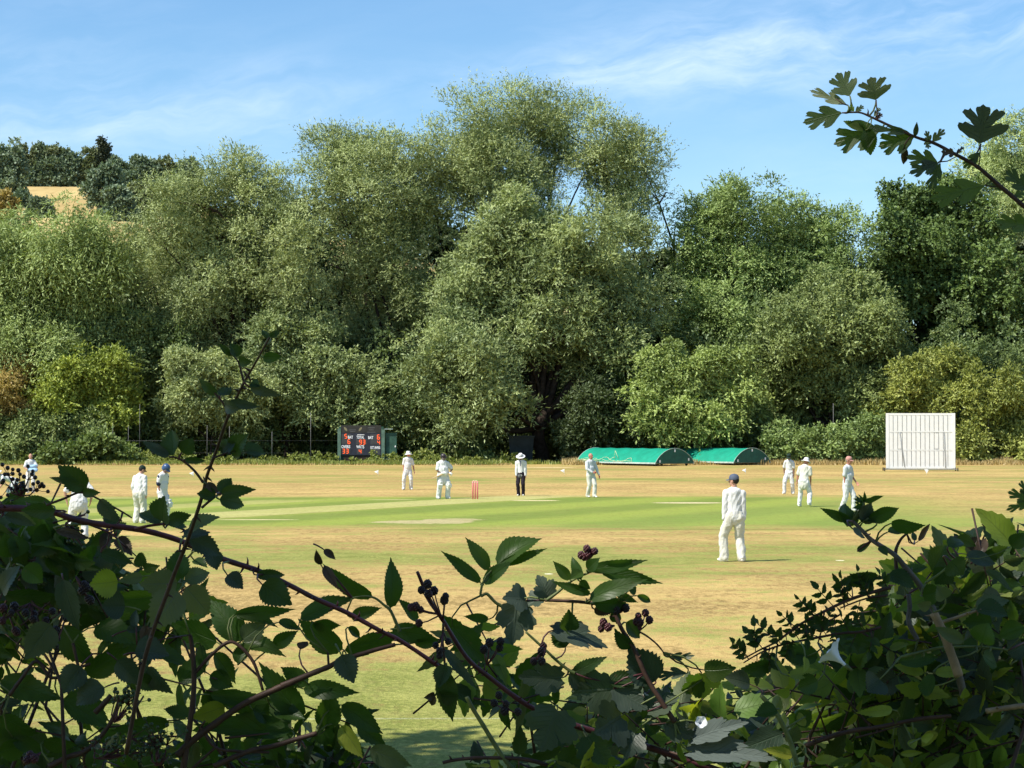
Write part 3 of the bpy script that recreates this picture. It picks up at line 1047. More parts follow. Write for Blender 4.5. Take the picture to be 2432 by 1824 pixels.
def sight_screen():
    Y = FPX * CAMZ / (1119 - 1022)
    a, b = P(2105, 1112, Y), P(2268, 1112, Y)
    top = P(2180, 982, Y).z
    W = b.x - a.x
    z0 = P(2180, 1112.5, Y).z
    H = top - z0
    root = empty('sight_screen', ((a.x + b.x) / 2, Y, 0), 'white slatted cricket sight screen on a wheeled frame at the far right of the field', 'sight screen')
    root.rotation_euler.z = R(-4)
    fr = MB()
    t = 0.05
    # rails and stiles
    n_rows = 3
    rh = H / n_rows
    side = 0.20
    for k in range(4):
        zz = z0 + (0.06 if k == 0 else (H - 0.05 if k == 3 else k * rh))
        fr.box((0, -0.008 if k in (1, 2) else -0.004, zz), (W, 0.030, 0.14 if k in (0, 3) else 0.075))
    for sx in (-1, 1):
        fr.box((sx * (W / 2 - side / 2), -0.011, z0 + H / 2 + 0.005), (side, 0.05, H - 0.01))
    fr.build('frame', white_paint, root)
    sl = MB()
    n = 14
    inner = W - 2 * side + 0.03
    pw = inner / n
    rr = random.Random(4)
    for r in range(n_rows):
        for i in range(n):
            x = -inner / 2 + (i + 0.5) * pw
            zc = z0 + (r + 0.5) * rh
            tilt = R(rr.uniform(-0.25, 0.25))
            hh = rh - 0.09 - (0.10 if (i in (2, 10) and r == 1) else 0)
            m = Matrix.Rotation(tilt, 3, 'Y') @ Matrix.Rotation(R(3), 3, 'Z')
            sl.box((x, 0.004, zc), (pw - 0.040, 0.022, hh), m)
    sl.build('slats', white_paint, root)
    bk = MB()
    bk.box((0, 0.085, z0 + H / 2), (W - 0.1, 0.02, H - 0.1))
    bk.build('gap_backing', white_backing, root)  # added backing that makes the slat gaps read as shaded grey
    for (x0, zt, x1, zb) in ((-W * .305, z0 + H * .66, -W * .235, z0 + .12), (W * .335, z0 + H * .67, W * .355, z0 + .05)):
        m = MB()
        m.tube([(x0, -0.05, zt), (x1, -0.055, zb)], 0.018, 6)
        m.build('brace', steel, root)
    bs = MB()
    for yy in (-0.35, 0.75):
        bs.box((0, yy, 0.13), (W + 0.25, 0.05, 0.05))
    for x in (-W / 2 - .05, -W * .1, W * .12, W / 2 + .05):
        bs.box((x, 0.2, 0.131), (0.05, 1.05, 0.055))
    for x in (-W / 2 + .1, W / 2 - .1, W * .35):
        bs.tube([(x, 0.72, 0.15), (x, 0.11, z0 + H * 0.7)], 0.025, 6)
        bs.box((x, 0.06, 0.2), (0.05, 0.06, 0.12))
    bs.build('base_frame', steel, root)
    for x in (-W / 2 - .12, W / 2 + .12):
        for yy in (-0.35, 0.75):
            m = MB()
            rot = Matrix.Rotation(R(90), 3, 'Y')
            m.lathe([(0.0, -0.03), (0.10, -0.03), (0.125, -0.02), (0.125, 0.02), (0.10, 0.03), (0.0, 0.03)], (x, yy, 0.125), 18, rot)
            m.build('wheel', black_rub, root)


sight_screen()


def cover(label, apx, end=False, seed=0, L=10.3):
    """one mobile wicket cover: a barrel vault of sheet over hoops on small wheels.
    origin at the middle of the near end; local y runs back along the vault, local x across it"""
    W, Hh = 3.75, 1.10
    c = (G(*apx[0]) + G(*apx[1])) / 2
    root = empty('pitch_cover', (c.x, c.y, 0), label, 'cover', 'green mobile covers parked by the far boundary')
    ang = math.atan2(apx[2][1], apx[2][0])
    root.rotation_euler.z = ang
    base = 0.17
    rr = np.random.default_rng(seed)

    def arc(t):          # t 0..1 across
        u = -math.cos(math.pi * t)
        return (u * W / 2, (1 - u * u) ** 0.80 * Hh)
    nu, nv = 25, 46
    vs = []
    for j in range(nv):
        v = j / (nv - 1)
        hoop = abs(math.sin(v * math.pi * 5))
        for i in range(nu):
            t = i / (nu - 1)
            x, z = arc(t)
            sag = 0.035 * hoop * math.sin(math.pi * t) + 0.014 * mnoise.noise(Vector((x * 1.2, v * 9, seed)))
            vs.append((x * (1 - 0.004 * hoop), v * L, base + 0.08 + z - sag))
    fs = [(j * nu + i, j * nu + i + 1, (j + 1) * nu + i + 1, (j + 1) * nu + i) for j in range(nv - 1) for i in range(nu - 1)]
    m = MB(); m.add(vs, fs, True)
    m.build('canopy', sheet_grn, root)
    for yy, nm in ((0.02, 'end_panel'), (L - 0.02, 'end_panel')):
        m = MB()
        pts = [(arc(i / 24)[0] * 0.992, yy, base + 0.08 + arc(i / 24)[1] * 0.985) for i in range(25)]
        m.add(pts + [(-W / 2 * .99, yy, base + .03), (W / 2 * .99, yy, base + .03)], [tuple([25] + list(range(25)) + [26])])
        e = m.build(nm, end_grn, root)
        if yy < 1:
            for (fx, fz) in ((0, 0.84), (-0.78, 0.10), (0.72, 0.22)):
                mk = MB()
                mk.box((fx * W / 2, yy - 0.03, base + 0.08 + fz * Hh), (0.13, 0.004, 0.2))
                mk.build('white_tab', white_txt, e)
    # piping along the arched edges
    m = MB()
    for yy in (0, L):
        m.tube([(arc(i / 24)[0], yy, base + 0.085 + arc(i / 24)[1]) for i in range(25)], 0.016, 6)
        m.build('arch_rim', rim_pale, root)
        m = MB()
    m = MB()
    for sx in (-1, 1):
        m.box((sx * W / 2, L / 2, base + 0.04), (0.10, L, 0.12), bev=0.02)
    m.build('gutter', rim_pale, root)
    m = MB()
    for yy in (0.25, L * .33, L * .66, L - 0.25):
        m.box((0, yy, base + 0.02), (W - 0.12, 0.06, 0.06))
    m.build('chassis', steel, root)
    for sx in (-1, 1):
        for yy in (0.6, L * .36, L * .64, L - 0.6):
            m = MB()
            m.lathe([(0, -.05), (.12, -.05), (.14, -.03), (.14, .03), (.12, .05), (0, .05)], (sx * (W / 2 - 0.28), yy, 0.14), 16, Matrix.Rotation(R(90), 3, 'Y'))
            m.build('wheel', black_rub, root)
    return root, arc, W, Hh, L, base


# end arch direction across (image right = farther), measured from the photograph
END_DIR = (2.95, 2.0)
cv1 = cover('green arched cover with pale cords thrown over its left end, nearer the umpire', ((1553, 1110), (1649, 1103.5), END_DIR), seed=1)
cv2 = cover('green arched cover on the right, nearer the sight screen and without cords', ((1736, 1108), (1833, 1101.5), END_DIR), seed=2, L=12.0)


def cords():
    root, arc, W, Hh, L, base = cv1
    rng = random.Random(9)
    M = Matrix.Translation(root.location) @ Matrix.Rotation(root.rotation_euler.z, 4, 'Z')
    m = MB()
    for k in range(9):
        pts = []
        v0 = rng.uniform(0.42, 0.95)
        t0 = rng.uniform(0.02, 0.07)
        dv = rng.choice((-1, 1)) * rng.uniform(0.1, 0.32)
        amp = rng.uniform(0.01, 0.06)
        ph = rng.uniform(0, 6)
        for i in range(22):
            q = i / 21
            v = min(0.985, max(0.05, v0 + dv * q))
            t = t0 + amp * (1 + math.sin(ph + q * rng.uniform(6, 7))) * (0.6 + 0.8 * q)
            x, z = arc(min(0.4, max(0.02, t)))
            pts.append(M @ Vector((x - 0.03, v * L, base + 0.08 + z + 0.05)))
        m.tube(pts, 0.013, 5)
    # the loop that hangs on the grass at the left end, and one standing kink
    pts = []
    for i in range(16):
        q = i / 15
        a = math.pi * q
        p = M @ Vector((-W / 2 - 0.15 - 0.35 * math.sin(a), L * (0.82 + 0.2 * q), 0.05 + 0.35 * abs(math.cos(a))))
        pts.append(p)
    m.tube(pts, 0.024, 5)
    x, z = arc(0.12)
    m.tube([M @ Vector((x - .05, L * .52, base + z + .1)), M @ Vector((x - .12, L * .50, base + z + .75)), M @ Vector((x - .05, L * .47, base + z + .15))], 0.02, 5)
    o = m.build('cord', cord_y)
    setp(o, 'tangle of pale yellow cords lying over the left green cover', 'cord')


cords()


def seg_digit(mb, ch, x, z, h, w, y=-0.0):
    on = {'0': 'abcdef', '1': 'bc', '3': 'abgcd', '4': 'fgbc', '5': 'afgcd', '6': 'afgecd', '9': 'abfgcd', '2': 'abged'}[ch]
    t = h * 0.16
    S = {'a': (x, z + h / 2, w, t), 'g': (x, z, w, t), 'd': (x, z - h / 2, w, t),
         'f': (x - w / 2, z + h / 4, t, h / 2), 'b': (x + w / 2, z + h / 4, t, h / 2),
         'e': (x - w / 2, z - h / 4, t, h / 2), 'c': (x + w / 2, z - h / 4, t, h / 2)}
    for k, q in enumerate(on):
        cx, cz, sx, sz = S[q]
        sx = sx * 0.9 if sx < sz else sx * 0.86
        sz = sz * 0.86 if sx < sz else sz * 0.9
        mb.box((cx, y - 0.0015 * k, cz), (sx, 0.012, sz))


def text_mesh(s, h, name):
    cu = bpy.data.curves.new(name, 'FONT')
    cu.body = s
    cu.size = h
    cu.align_x = 'CENTER'
    cu.extrude = 0.004
    cu.offset = 0.010
    o = bpy.data.objects.new(name, cu)
    COL.objects.link(o)
    me = bpy.data.meshes.new_from_object(o)
    bpy.data.objects.remove(o)
    bpy.data.curves.remove(cu)
    return me


def scoreboard():
    Y = FPX * CAMZ / (1101.5 - 1022)
    s = Y / FPX
    X = lambda px: (px - 1216) * s * math.cos(0)
    Zp = lambda py: P(1216, py, Y).z
    cx = X(858)
    root = empty('scoreboard', (cx, Y, 0), 'black electronic cricket scoreboard with orange digits in a green cabinet with its door open', 'scoreboard')
    x0, x1 = X(810) - cx, X(905) - cx
    zt, zb, zh = Zp(1010), Zp(1081), Zp(1028)
    H = zt - zb
    m = MB(); m.box(((x0 + x1) / 2, 0, (zh + zb) / 2), (x1 - x0, 0.10, zh - zb)); pan = m.build('display_panel', board_blk, root)
    m = MB(); m.box(((x0 + x1) / 2, -0.01, (zt + zh) / 2 + 0.001), (x1 - x0 + 0.004, 0.10, zt - zh)); hd = m.build('header_board', board_hdr, root)
    # two gold leaf-shaped emblems and faint lines of small print
    for (px, sg) in ((821, 1), (856, -1)):
        m = MB()
        cxl = X(px) - cx; cz = Zp(1019)
        L = 0.42
        dirx, dirz = sg * 0.62, -0.78
        pts = []
        for k in range(9):
            t = k / 8
            wdt = 0.09 * math.sin(math.pi * t) ** 0.8
            pts.append((t, wdt))
        vs = [(cxl + dirx * (t - .5) * L - dirz * w_, -0.064, cz + dirz * (t - .5) * L + dirx * w_) for t, w_ in pts] + \
             [(cxl + dirx * (t - .5) * L + dirz * w_, -0.064, cz + dirz * (t - .5) * L - dirx * w_) for t, w_ in reversed(pts)]
        m.add(vs, [tuple(range(len(vs)))])
        m.build('emblem', gold, hd)
    m = MB()
    for (px, py, wpx) in ((882, 1016, 16), (882, 1021, 12), (882, 1026.5, 20), (838, 1021, 16), (838, 1025, 12)):
        m.box((X(px) - cx, -0.063, Zp(py)), (wpx * s, 0.004, 0.045))
    m.build('small_print', grey_txt, hd)
    led_bg = basic('led_window', (0.05, 0.05, 0.052), 0.35, 0.5, 0.2, 4.0)
    for (a, b, c, d) in ((811, 833, 1031, 1055), (846, 871, 1043, 1056), (880, 904, 1031, 1056), (812, 832, 1064, 1078), (848, 863, 1066, 1078), (880, 903, 1067, 1080)):
        m = MB(); m.box(((X(a) + X(b)) / 2 - cx, -0.052, (Zp(c) + Zp(d)) / 2), ((b - a) * s, 0.012, Zp(c) - Zp(d)))
        m.build('display_window', led_bg, pan)
    dig = [('5', 821.5, 1036, 12, 7), ('6', 829, 1049, 12, 7), ('9', 856.5, 1050, 12.5, 7), ('3', 864.5, 1050, 12.5, 7), ('6', 899, 1038, 13, 7), ('4', 899.5, 1051, 11.5, 6.5),
           ('3', 816.5, 1071.5, 12.5, 6.5), ('3', 825, 1071.5, 12.5, 6.5), ('4', 855.5, 1072, 12, 6.5)]
    for (ch, px, py, hpx, wpx) in dig:
        m = MB(); seg_digit(m, ch, X(px) - cx, Zp(py), hpx * s * 0.80, wpx * s * 0.72, -0.07); m.build('digit', ledm, pan)
    for (txt, px, py, hpx) in (('BAT', 832.5, 1041.5, 7.5), ('TOTAL', 856, 1041.5, 7.2), ('BAT', 880.5, 1042.5, 7.5), ('OVERS', 821.5, 1064, 7.5), ('WKTS', 856, 1064.5, 7.8),
                               ('1ST INNS', 891, 1066, 7.2)):
        me = text_mesh(txt, hpx * s * 1.25, 'lettering')
        wd = max(v.co.x for v in me.vertices) - min(v.co.x for v in me.vertices)
        want = {'BAT': 12, 'TOTAL': 18, 'OVERS': 21, 'WKTS': 18.5, '1ST INNS': 23}[txt] * s
        o = link('lettering', me, white_txt, pan, (X(px) - cx, -0.064, Zp(py)))
        o.rotation_euler = (R(90), 0, 0)
        o.scale = (want / wd, 1, 1)
    m = MB()
    for py in (1044,):
        m.box((X(857) - cx, -0.055, Zp(1032.5)), (17 * s, 0.004, 0.05))
    m.build('printed_line', white_txt, pan)
    # weathered boards under the display
    m = MB()
    rr = random.Random(3)
    for k in range(4):
        py = 1084 + k * 4.6
        m.box(((x0 + x1) / 2 + rr.uniform(-.05, .05) + 0.1, 0.03 + 0.01 * k, max(0.05, Zp(py))), (x1 - x0 - 0.25, 0.04, 0.13), Matrix.Rotation(R(rr.uniform(-.6, .6)), 3, 'Y'))
    m.build('lower_boards', plank, root)
    for (a, b) in ((802, 810), (906, 914)):
        m = MB(); m.box(((X(a) + X(b)) / 2 - cx, 0.05, Zp(1018) / 2), ((b - a) * s, 0.30, Zp(1018)), bev=0.01)
        m.build('post', cab_light, root)
    m = MB(); m.box(((x0 + x1) / 2, 0.55, (zt) / 2 - 0.05), (x1 - x0 + 0.4, 0.8, zt - 0.12)); m.build('cabinet', cab_green, root)
    m = MB(); m.box((X(920) - cx, 0.25, Zp(1019)), (26 * s, 0.7, 0.05)); m.build('roof_edge', rim_pale, root)
    m = MB()
    m.box((X(928.5) - cx, 0.15, (Zp(1028) + Zp(1088)) / 2), (27 * s, 0.05, Zp(1028) - Zp(1088)), bev=0.01)
    dr = m.build('door', cab_green, root)
    m = MB(); m.ball((X(939) - cx, 0.10, Zp(1061)), (0.05, 0.04, 0.09)); m.build('handle', white_txt, dr)
    m = MB(); m.box((X(928.5) - cx, 0.14, Zp(1090.5)), (25 * s, 0.08, 0.09)); m.build('sill', rim_pale, dr)


scoreboard()


def storage_bin():
    Y = FPX * CAMZ / (1101 - 1022) + 2
    a, b = P(1208, 1080, Y), P(1268, 1034, Y)
    w_, h_ = b.x - a.x, b.z
    root = empty('storage_bin', ((a.x + b.x) / 2, Y, 0), 'dark grey-green storage bin standing in the shade behind the umpire', 'storage bin')
    m = MB()
    m.add([(-w_ * .42, -.5, 0), (w_ * .42, -.5, 0), (w_ * .42, .5, 0), (-w_ * .42, .5, 0), (-w_ / 2, -.6, h_ * .93), (w_ / 2, -.6, h_ * .93), (w_ / 2, .6, h_ * .93), (-w_ / 2, .6, h_ * .93)],
          [(3, 2, 1, 0), (0, 1, 5, 4), (1, 2, 6, 5), (2, 3, 7, 6), (3, 0, 4, 7)])
    m.build('body', bin_dark, root)
    m = MB()
    m.box((0, 0, h_ * .96), (w_ * 1.06, 1.32, h_ * .06), bev=0.03)
    m.build('lid', bin_dark, root)


storage_bin()


def stumps():
    c = G(1128.5, 1185.5)
    root = empty('wicket', c, 'pink cricket wicket of three stumps with pale bails near the middle of the field', 'wicket', rz=-math.atan2(UX, UY) + R(8))
    for x in (-.099, 0, .099):
        m = MB()
        m.tube([(x, 0, -0.05), (x, 0, 0.69), (x, 0, 0.711)], [0.030, 0.030, 0.022], 12)
        st = m.build('stump', stump_pink, root)
        m = MB()
        m.tube([(x, 0, 0.664), (x, 0, 0.674)], 0.0306, 12)
        m.build('band', white_txt, st)
    for x in (-.05, .05):
        m = MB()
        m.tube([(x - .052, 0, .722), (x - .03, 0, .722), (x - .028, 0, .722), (x + .028, 0, .722), (x + .03, 0, .722), (x + .052, 0, .722)], [.012, .012, .018, .018, .012, .012], 8)
        m.build('bail', wood_pale, root)


stumps()


def flags():
    data = [(894, 1127, 1, 'small white boundary flag in the grass left of the fielder in the sun hat'),
            (1336, 1124, 1, 'small white boundary flag between the umpire and the bowler'),
            (1767, 1123, 1, 'small white boundary flag just above the blue-capped fielder'),
            (2200, 1125, 0, 'small white boundary flag in front of the white sight screen'),
            (455, 1131, 1, 'small white boundary flag right of the batter in the blue helmet')]
    for (px, py, sg, lab) in data:
        g = G(px, py + 4)
        root = empty('boundary_flag', g, lab, 'flag', 'white flags marking the far boundary')
        m = MB(); m.tube([(0.11 * sg, 0, 0), (0.11 * sg, 0, 0.38)], 0.008, 6); m.build('pole', white_paint, root)
        m = MB()
        if sg:
            vs = [(0.11, -.006, .36), (0.11, -.006, .12), (0.0, -.03, .20), (-0.14, .0, .27)]
        else:
            vs = [(-.13, -.006, .38), (.02, -.03, .12), (.13, -.0, .30), (.10, 0, .38)]
        m.add(vs + [(v[0], v[1] + .012, v[2]) for v in vs], [(0, 1, 2, 3), (7, 6, 5, 4), (0, 4, 5, 1), (1, 5, 6, 2), (2, 6, 7, 3), (3, 7, 4, 0)])
        m.build('pennant', white_paint, root)


flags()


post_grey = basic('dull_post', (0.16, 0.16, 0.15), 0.8, 0.2, 0.2, 8.0)


def fence():
    root = empty('chain_link_fence', (0, 178, 0), 'tall thin wire fence with slim steel posts standing in front of the far trees', 'fence')
    Y = 178
    for (px, top, r) in ((98, 1068, .03), (305, 1010, .03), (332, 960, .025), (492, 1010, .03), (545, 1012, .03), (646, 1025, .03), (738, 980, .035), (1979, 958, .035), (2062, 990, .035), (2347, 955, .035), (268, 1005, .03)):
        m = MB()
        p = P(px, top, Y)
        m.tube([(p.x, 0, 0), (p.x, 0, p.z)], r * .65, 6)
        m.build('post', post_grey, root)
    m = MB()
    for z in (0.9, 1.9):
        for (a, b) in ((-42, -14), (24, 42)):
            m.tube([(a, 0, z), (b, 0, z)], 0.004, 4)
    m.build('wire', steel, root)
    m = MB()
    a, b = P(2265, 955, 179), P(2318, 988, 179)
    vs, fs = [], []
    for j in range(6):
        for i in range(8):
            u, v = i / 7, j / 5
            vs.append((a.x + (b.x - a.x) * u * (1 - .25 * v), 179 + .15 * math.sin(u * 9 + v * 3), a.z + (b.z - a.z) * v - .12 * math.sin(u * math.pi)))
    fs = [(j * 8 + i, j * 8 + i + 1, (j + 1) * 8 + i + 1, (j + 1) * 8 + i) for j in range(5) for i in range(7)]
    m.add(vs, fs, True)
    o = m.build('netting', net_teal)
    setp(o, 'torn dark teal sheet of netting caught in the bushes right of the sight screen', 'netting')


fence()

# ------------------------------------------------------------------ people
skin_l = basic('skin_light', (0.50, 0.27, 0.19), 0.55, 0.35, 0.10, 8.0)
skin_r = basic('skin_red', (0.46, 0.20, 0.14), 0.55, 0.35, 0.12, 8.0)
skin_b = basic('skin_brown', (0.17, 0.085, 0.052), 0.55, 0.35, 0.15, 8.0)
cloth_w = basic('white_cotton', (0.66, 0.66, 0.645), 0.9, 0.1, 0.03, 5.0, bump=0.01)
cloth_c = basic('cream_cotton', (0.64, 0.62, 0.535), 0.9, 0.1, 0.05, 5.0, bump=0.01)
cloth_g = basic('grey_white_cloth', (0.55, 0.57, 0.58), 0.9, 0.1, 0.05, 5.0, bump=0.01)
cloth_bl = basic('pale_blue_cloth', (0.36, 0.55, 0.78), 0.9, 0.1, 0.1, 5.0)
black_tr = basic('black_trouser', (0.018, 0.013, 0.020), 0.85, 0.2, 0.2, 5.0)
shoe_w = basic('white_shoe', (0.80, 0.78, 0.72), 0.6, 0.3, 0.05, 8.0)
shoe_d = basic('shoe_sole_dark', (0.08, 0.06, 0.05), 0.7, 0.3, 0.2, 8.0)
hair_d = basic('dark_hair', (0.02, 0.016, 0.012), 0.7, 0.3, 0.3, 30.0)
hair_g = basic('grey_hair', (0.25, 0.22, 0.19), 0.7, 0.3, 0.3, 30.0)
cap_navy = basic('cap_blue_grey', (0.085, 0.105, 0.15), 0.8, 0.2, 0.12, 10.0)
cap_green = basic('cap_dark_green', (0.014, 0.030, 0.022), 0.8, 0.2, 0.2, 10.0)
cap_pink = basic('cap_faded_pink', (0.48, 0.24, 0.20), 0.85, 0.2, 0.15, 10.0)
helm_blue = basic('helmet_blue', (0.035, 0.075, 0.17), 0.35, 0.5, 0.1, 10.0)
helm_dark = basic('helmet_dark', (0.030, 0.018, 0.022), 0.4, 0.5, 0.1, 10.0)
navy = basic('navy_trim', (0.02, 0.03, 0.07), 0.8, 0.2, 0.1, 10.0)
pad_w = basic('white_pad', (0.80, 0.79, 0.75), 0.6, 0.3, 0.04, 8.0)
bat_w = basic('willow_wood', (0.55, 0.40, 0.22), 0.5, 0.4, 0.12, 8.0)
ball_red = basic('ball_red', (0.25, 0.02, 0.02), 0.4, 0.5, 0.1, 10.0)
eye_m = basic('eye_dark', (0.015, 0.012, 0.012), 0.3, 0.5, 0.1, 10.0)
lip_m = basic('lip', (0.30, 0.11, 0.09), 0.5, 0.4, 0.1, 10.0)


def V(*a):
    return Vector(a if len(a) == 3 else a[0])


def capsule(mb, a, b, ra, rb, flat=1.0, side=None, n=14):
    """tapered limb between a and b; 'flat' squeezes it at right angles to 'side'"""
    a, b = Vector(a), Vector(b)
    d = (b - a)
    L = d.length
    d = d / L if L > 1e-6 else Vector((0, 0, 1))
    s = Vector(side) if side is not None else Vector((1, 0, 0))
    s = s - d * s.dot(d)
    if s.length < 1e-3:
        s = Vector((0, 1, 0)) - d * d.y
    s.normalize()
    t = d.cross(s)
    prof = []
    for k in range(5):
        q = k / 4 * math.pi / 2
        prof.append((-math.cos(q) * ra, math.sin(q) * ra))
    for k in range(1, 4):
        prof.append((L * k / 4, ra + (rb - ra) * k / 4))
    for k in range(5):
        q = k / 4 * math.pi / 2
        prof.append((L + math.sin(q) * rb, math.cos(q) * rb))
    vs, fs = [], []
    for (z, r) in prof:
        r = max(r, 1e-4)
        for i in range(n):
            w_ = 2 * math.pi * i / n
            vs.append(a + d * (z * (flat if z < 0 or z > L else 1) if (z < 0) else z) + s * (math.cos(w_) * r) + t * (math.sin(w_) * r * flat))
    m = len(prof)
    for j in range(m - 1):
        for i in range(n):
            i2 = (i + 1) % n
            fs.append((j * n + i, j * n + i2, (j + 1) * n + i2, (j + 1) * n + i))
    fs.append(tuple(range(n - 1, -1, -1)))
    fs.append(tuple((m - 1) * n + i for i in range(n)))
    mb.add(vs, fs, True)


def remeshed(mb, name, voxel=0.012, smooth=4, fold=0.0, fs=(9, 9, 4.5), seed=0):
    """fuse the overlapping shapes of mb into one continuous skin"""
    me0 = mb.mesh(name + '_src')
    o = bpy.data.objects.new(name + '_src', me0)
    COL.objects.link(o)
    r = o.modifiers.new('r', 'REMESH')
    r.mode = 'VOXEL'
    r.voxel_size = voxel
    r.use_smooth_shade = True
    s = o.modifiers.new('s', 'SMOOTH')
    s.factor = 0.5
    s.iterations = smooth
    dg = bpy.context.evaluated_depsgraph_get()
    dg.update()
    me = bpy.data.meshes.new_from_object(o.evaluated_get(dg))
    me.name = name
    bpy.data.objects.remove(o)
    bpy.data.meshes.remove(me0)
    if fold > 0:
        n = len(me.vertices)
        co = np.empty(n * 3, dtype=np.float32)
        no = np.empty(n * 3, dtype=np.float32)
        me.vertices.foreach_get('co', co)
        me.vertices.foreach_get('normal', no)
        co = co.reshape(-1, 3)
        no = no.reshape(-1, 3)
        k = np.empty(n)
        off = seed * 3.7
        for i in range(n):
            x, y, z = co[i]
            q = mnoise.noise(Vector(((x + .4 * z) * fs[0] + off, y * fs[1], (z + .3 * x) * fs[2])))
            k[i] = (1 - abs(q) * 2.2) * 0.6 + 0.5 * mnoise.noise(Vector((x * 22, y * 22, z * 9 + off)))
        co += no * (k[:, None] * fold).astype(np.float32)
        me.vertices.foreach_set('co', co.ravel())
        me.update()
    me.polygons.foreach_set('use_smooth', np.ones(len(me.polygons), dtype=bool))
    return me


def ik(a, b, l1, l2, pole):
    a, b = Vector(a), Vector(b)
    d = b - a
    L = min(d.length, (l1 + l2) * 0.999)
    dn = d.normalized()
    b = a + dn * L
    x = (l1 * l1 - l2 * l2 + L * L) / (2 * L)
    h = math.sqrt(max(0, l1 * l1 - x * x))
    p = Vector(pole) - dn * Vector(pole).dot(dn)
    if p.length < 1e-4:
        p = Vector((0, 1, 0))
    p.normalize()
    return a + dn * x + p * h, b


def hand(mb, wrist, fore, palm_n, scale=1.0, curl=0.5, thumb_side=1):
    """palm with four fingers and a thumb; fore = direction of the hand, palm_n = where the palm faces"""
    f = Vector(fore).normalized()
    pn = (Vector(palm_n) - f * Vector(palm_n).dot(f)).normalized()
    s = f.cross(pn) * thumb_side
    S = scale
    k = wrist + f * 0.085 * S
    for i in range(4):
        o = (i - 1.5) * 0.019 * S
        capsule(mb, wrist + f * .01 + s * o * .6, k + s * o, 0.017 * S, 0.014 * S, 0.85, s, 8)
    for i, L in enumerate((0.070, 0.080, 0.075, 0.058)):
        o = (1.5 - i) * 0.0205 * S
        p0 = k + s * o
        c1 = curl * 0.7
        d1 = f * math.cos(c1) + pn * math.sin(c1)
        c2 = curl * 1.7
        d2 = f * math.cos(c2) + pn * math.sin(c2)
        p1 = p0 + d1 * L * .5 * S
        p2 = p1 + d2 * L * .5 * S
        capsule(mb, p0, p1, .0098 * S, .009 * S, 1, s, 8)
        capsule(mb, p1, p2, .009 * S, .0078 * S, 1, s, 8)
    t0 = wrist + f * .025 * S + s * .028 * S
    t1 = t0 + (f * .6 + s * .65 + pn * .3).normalized() * .042 * S
    t2 = t1 + (f * .85 + s * .2 + pn * .45).normalized() * .034 * S
    capsule(mb, t0, t1, .0135 * S, .011 * S, 1, s, 8)
    capsule(mb, t1, t2, .011 * S, .0085 * S, 1, s, 8)


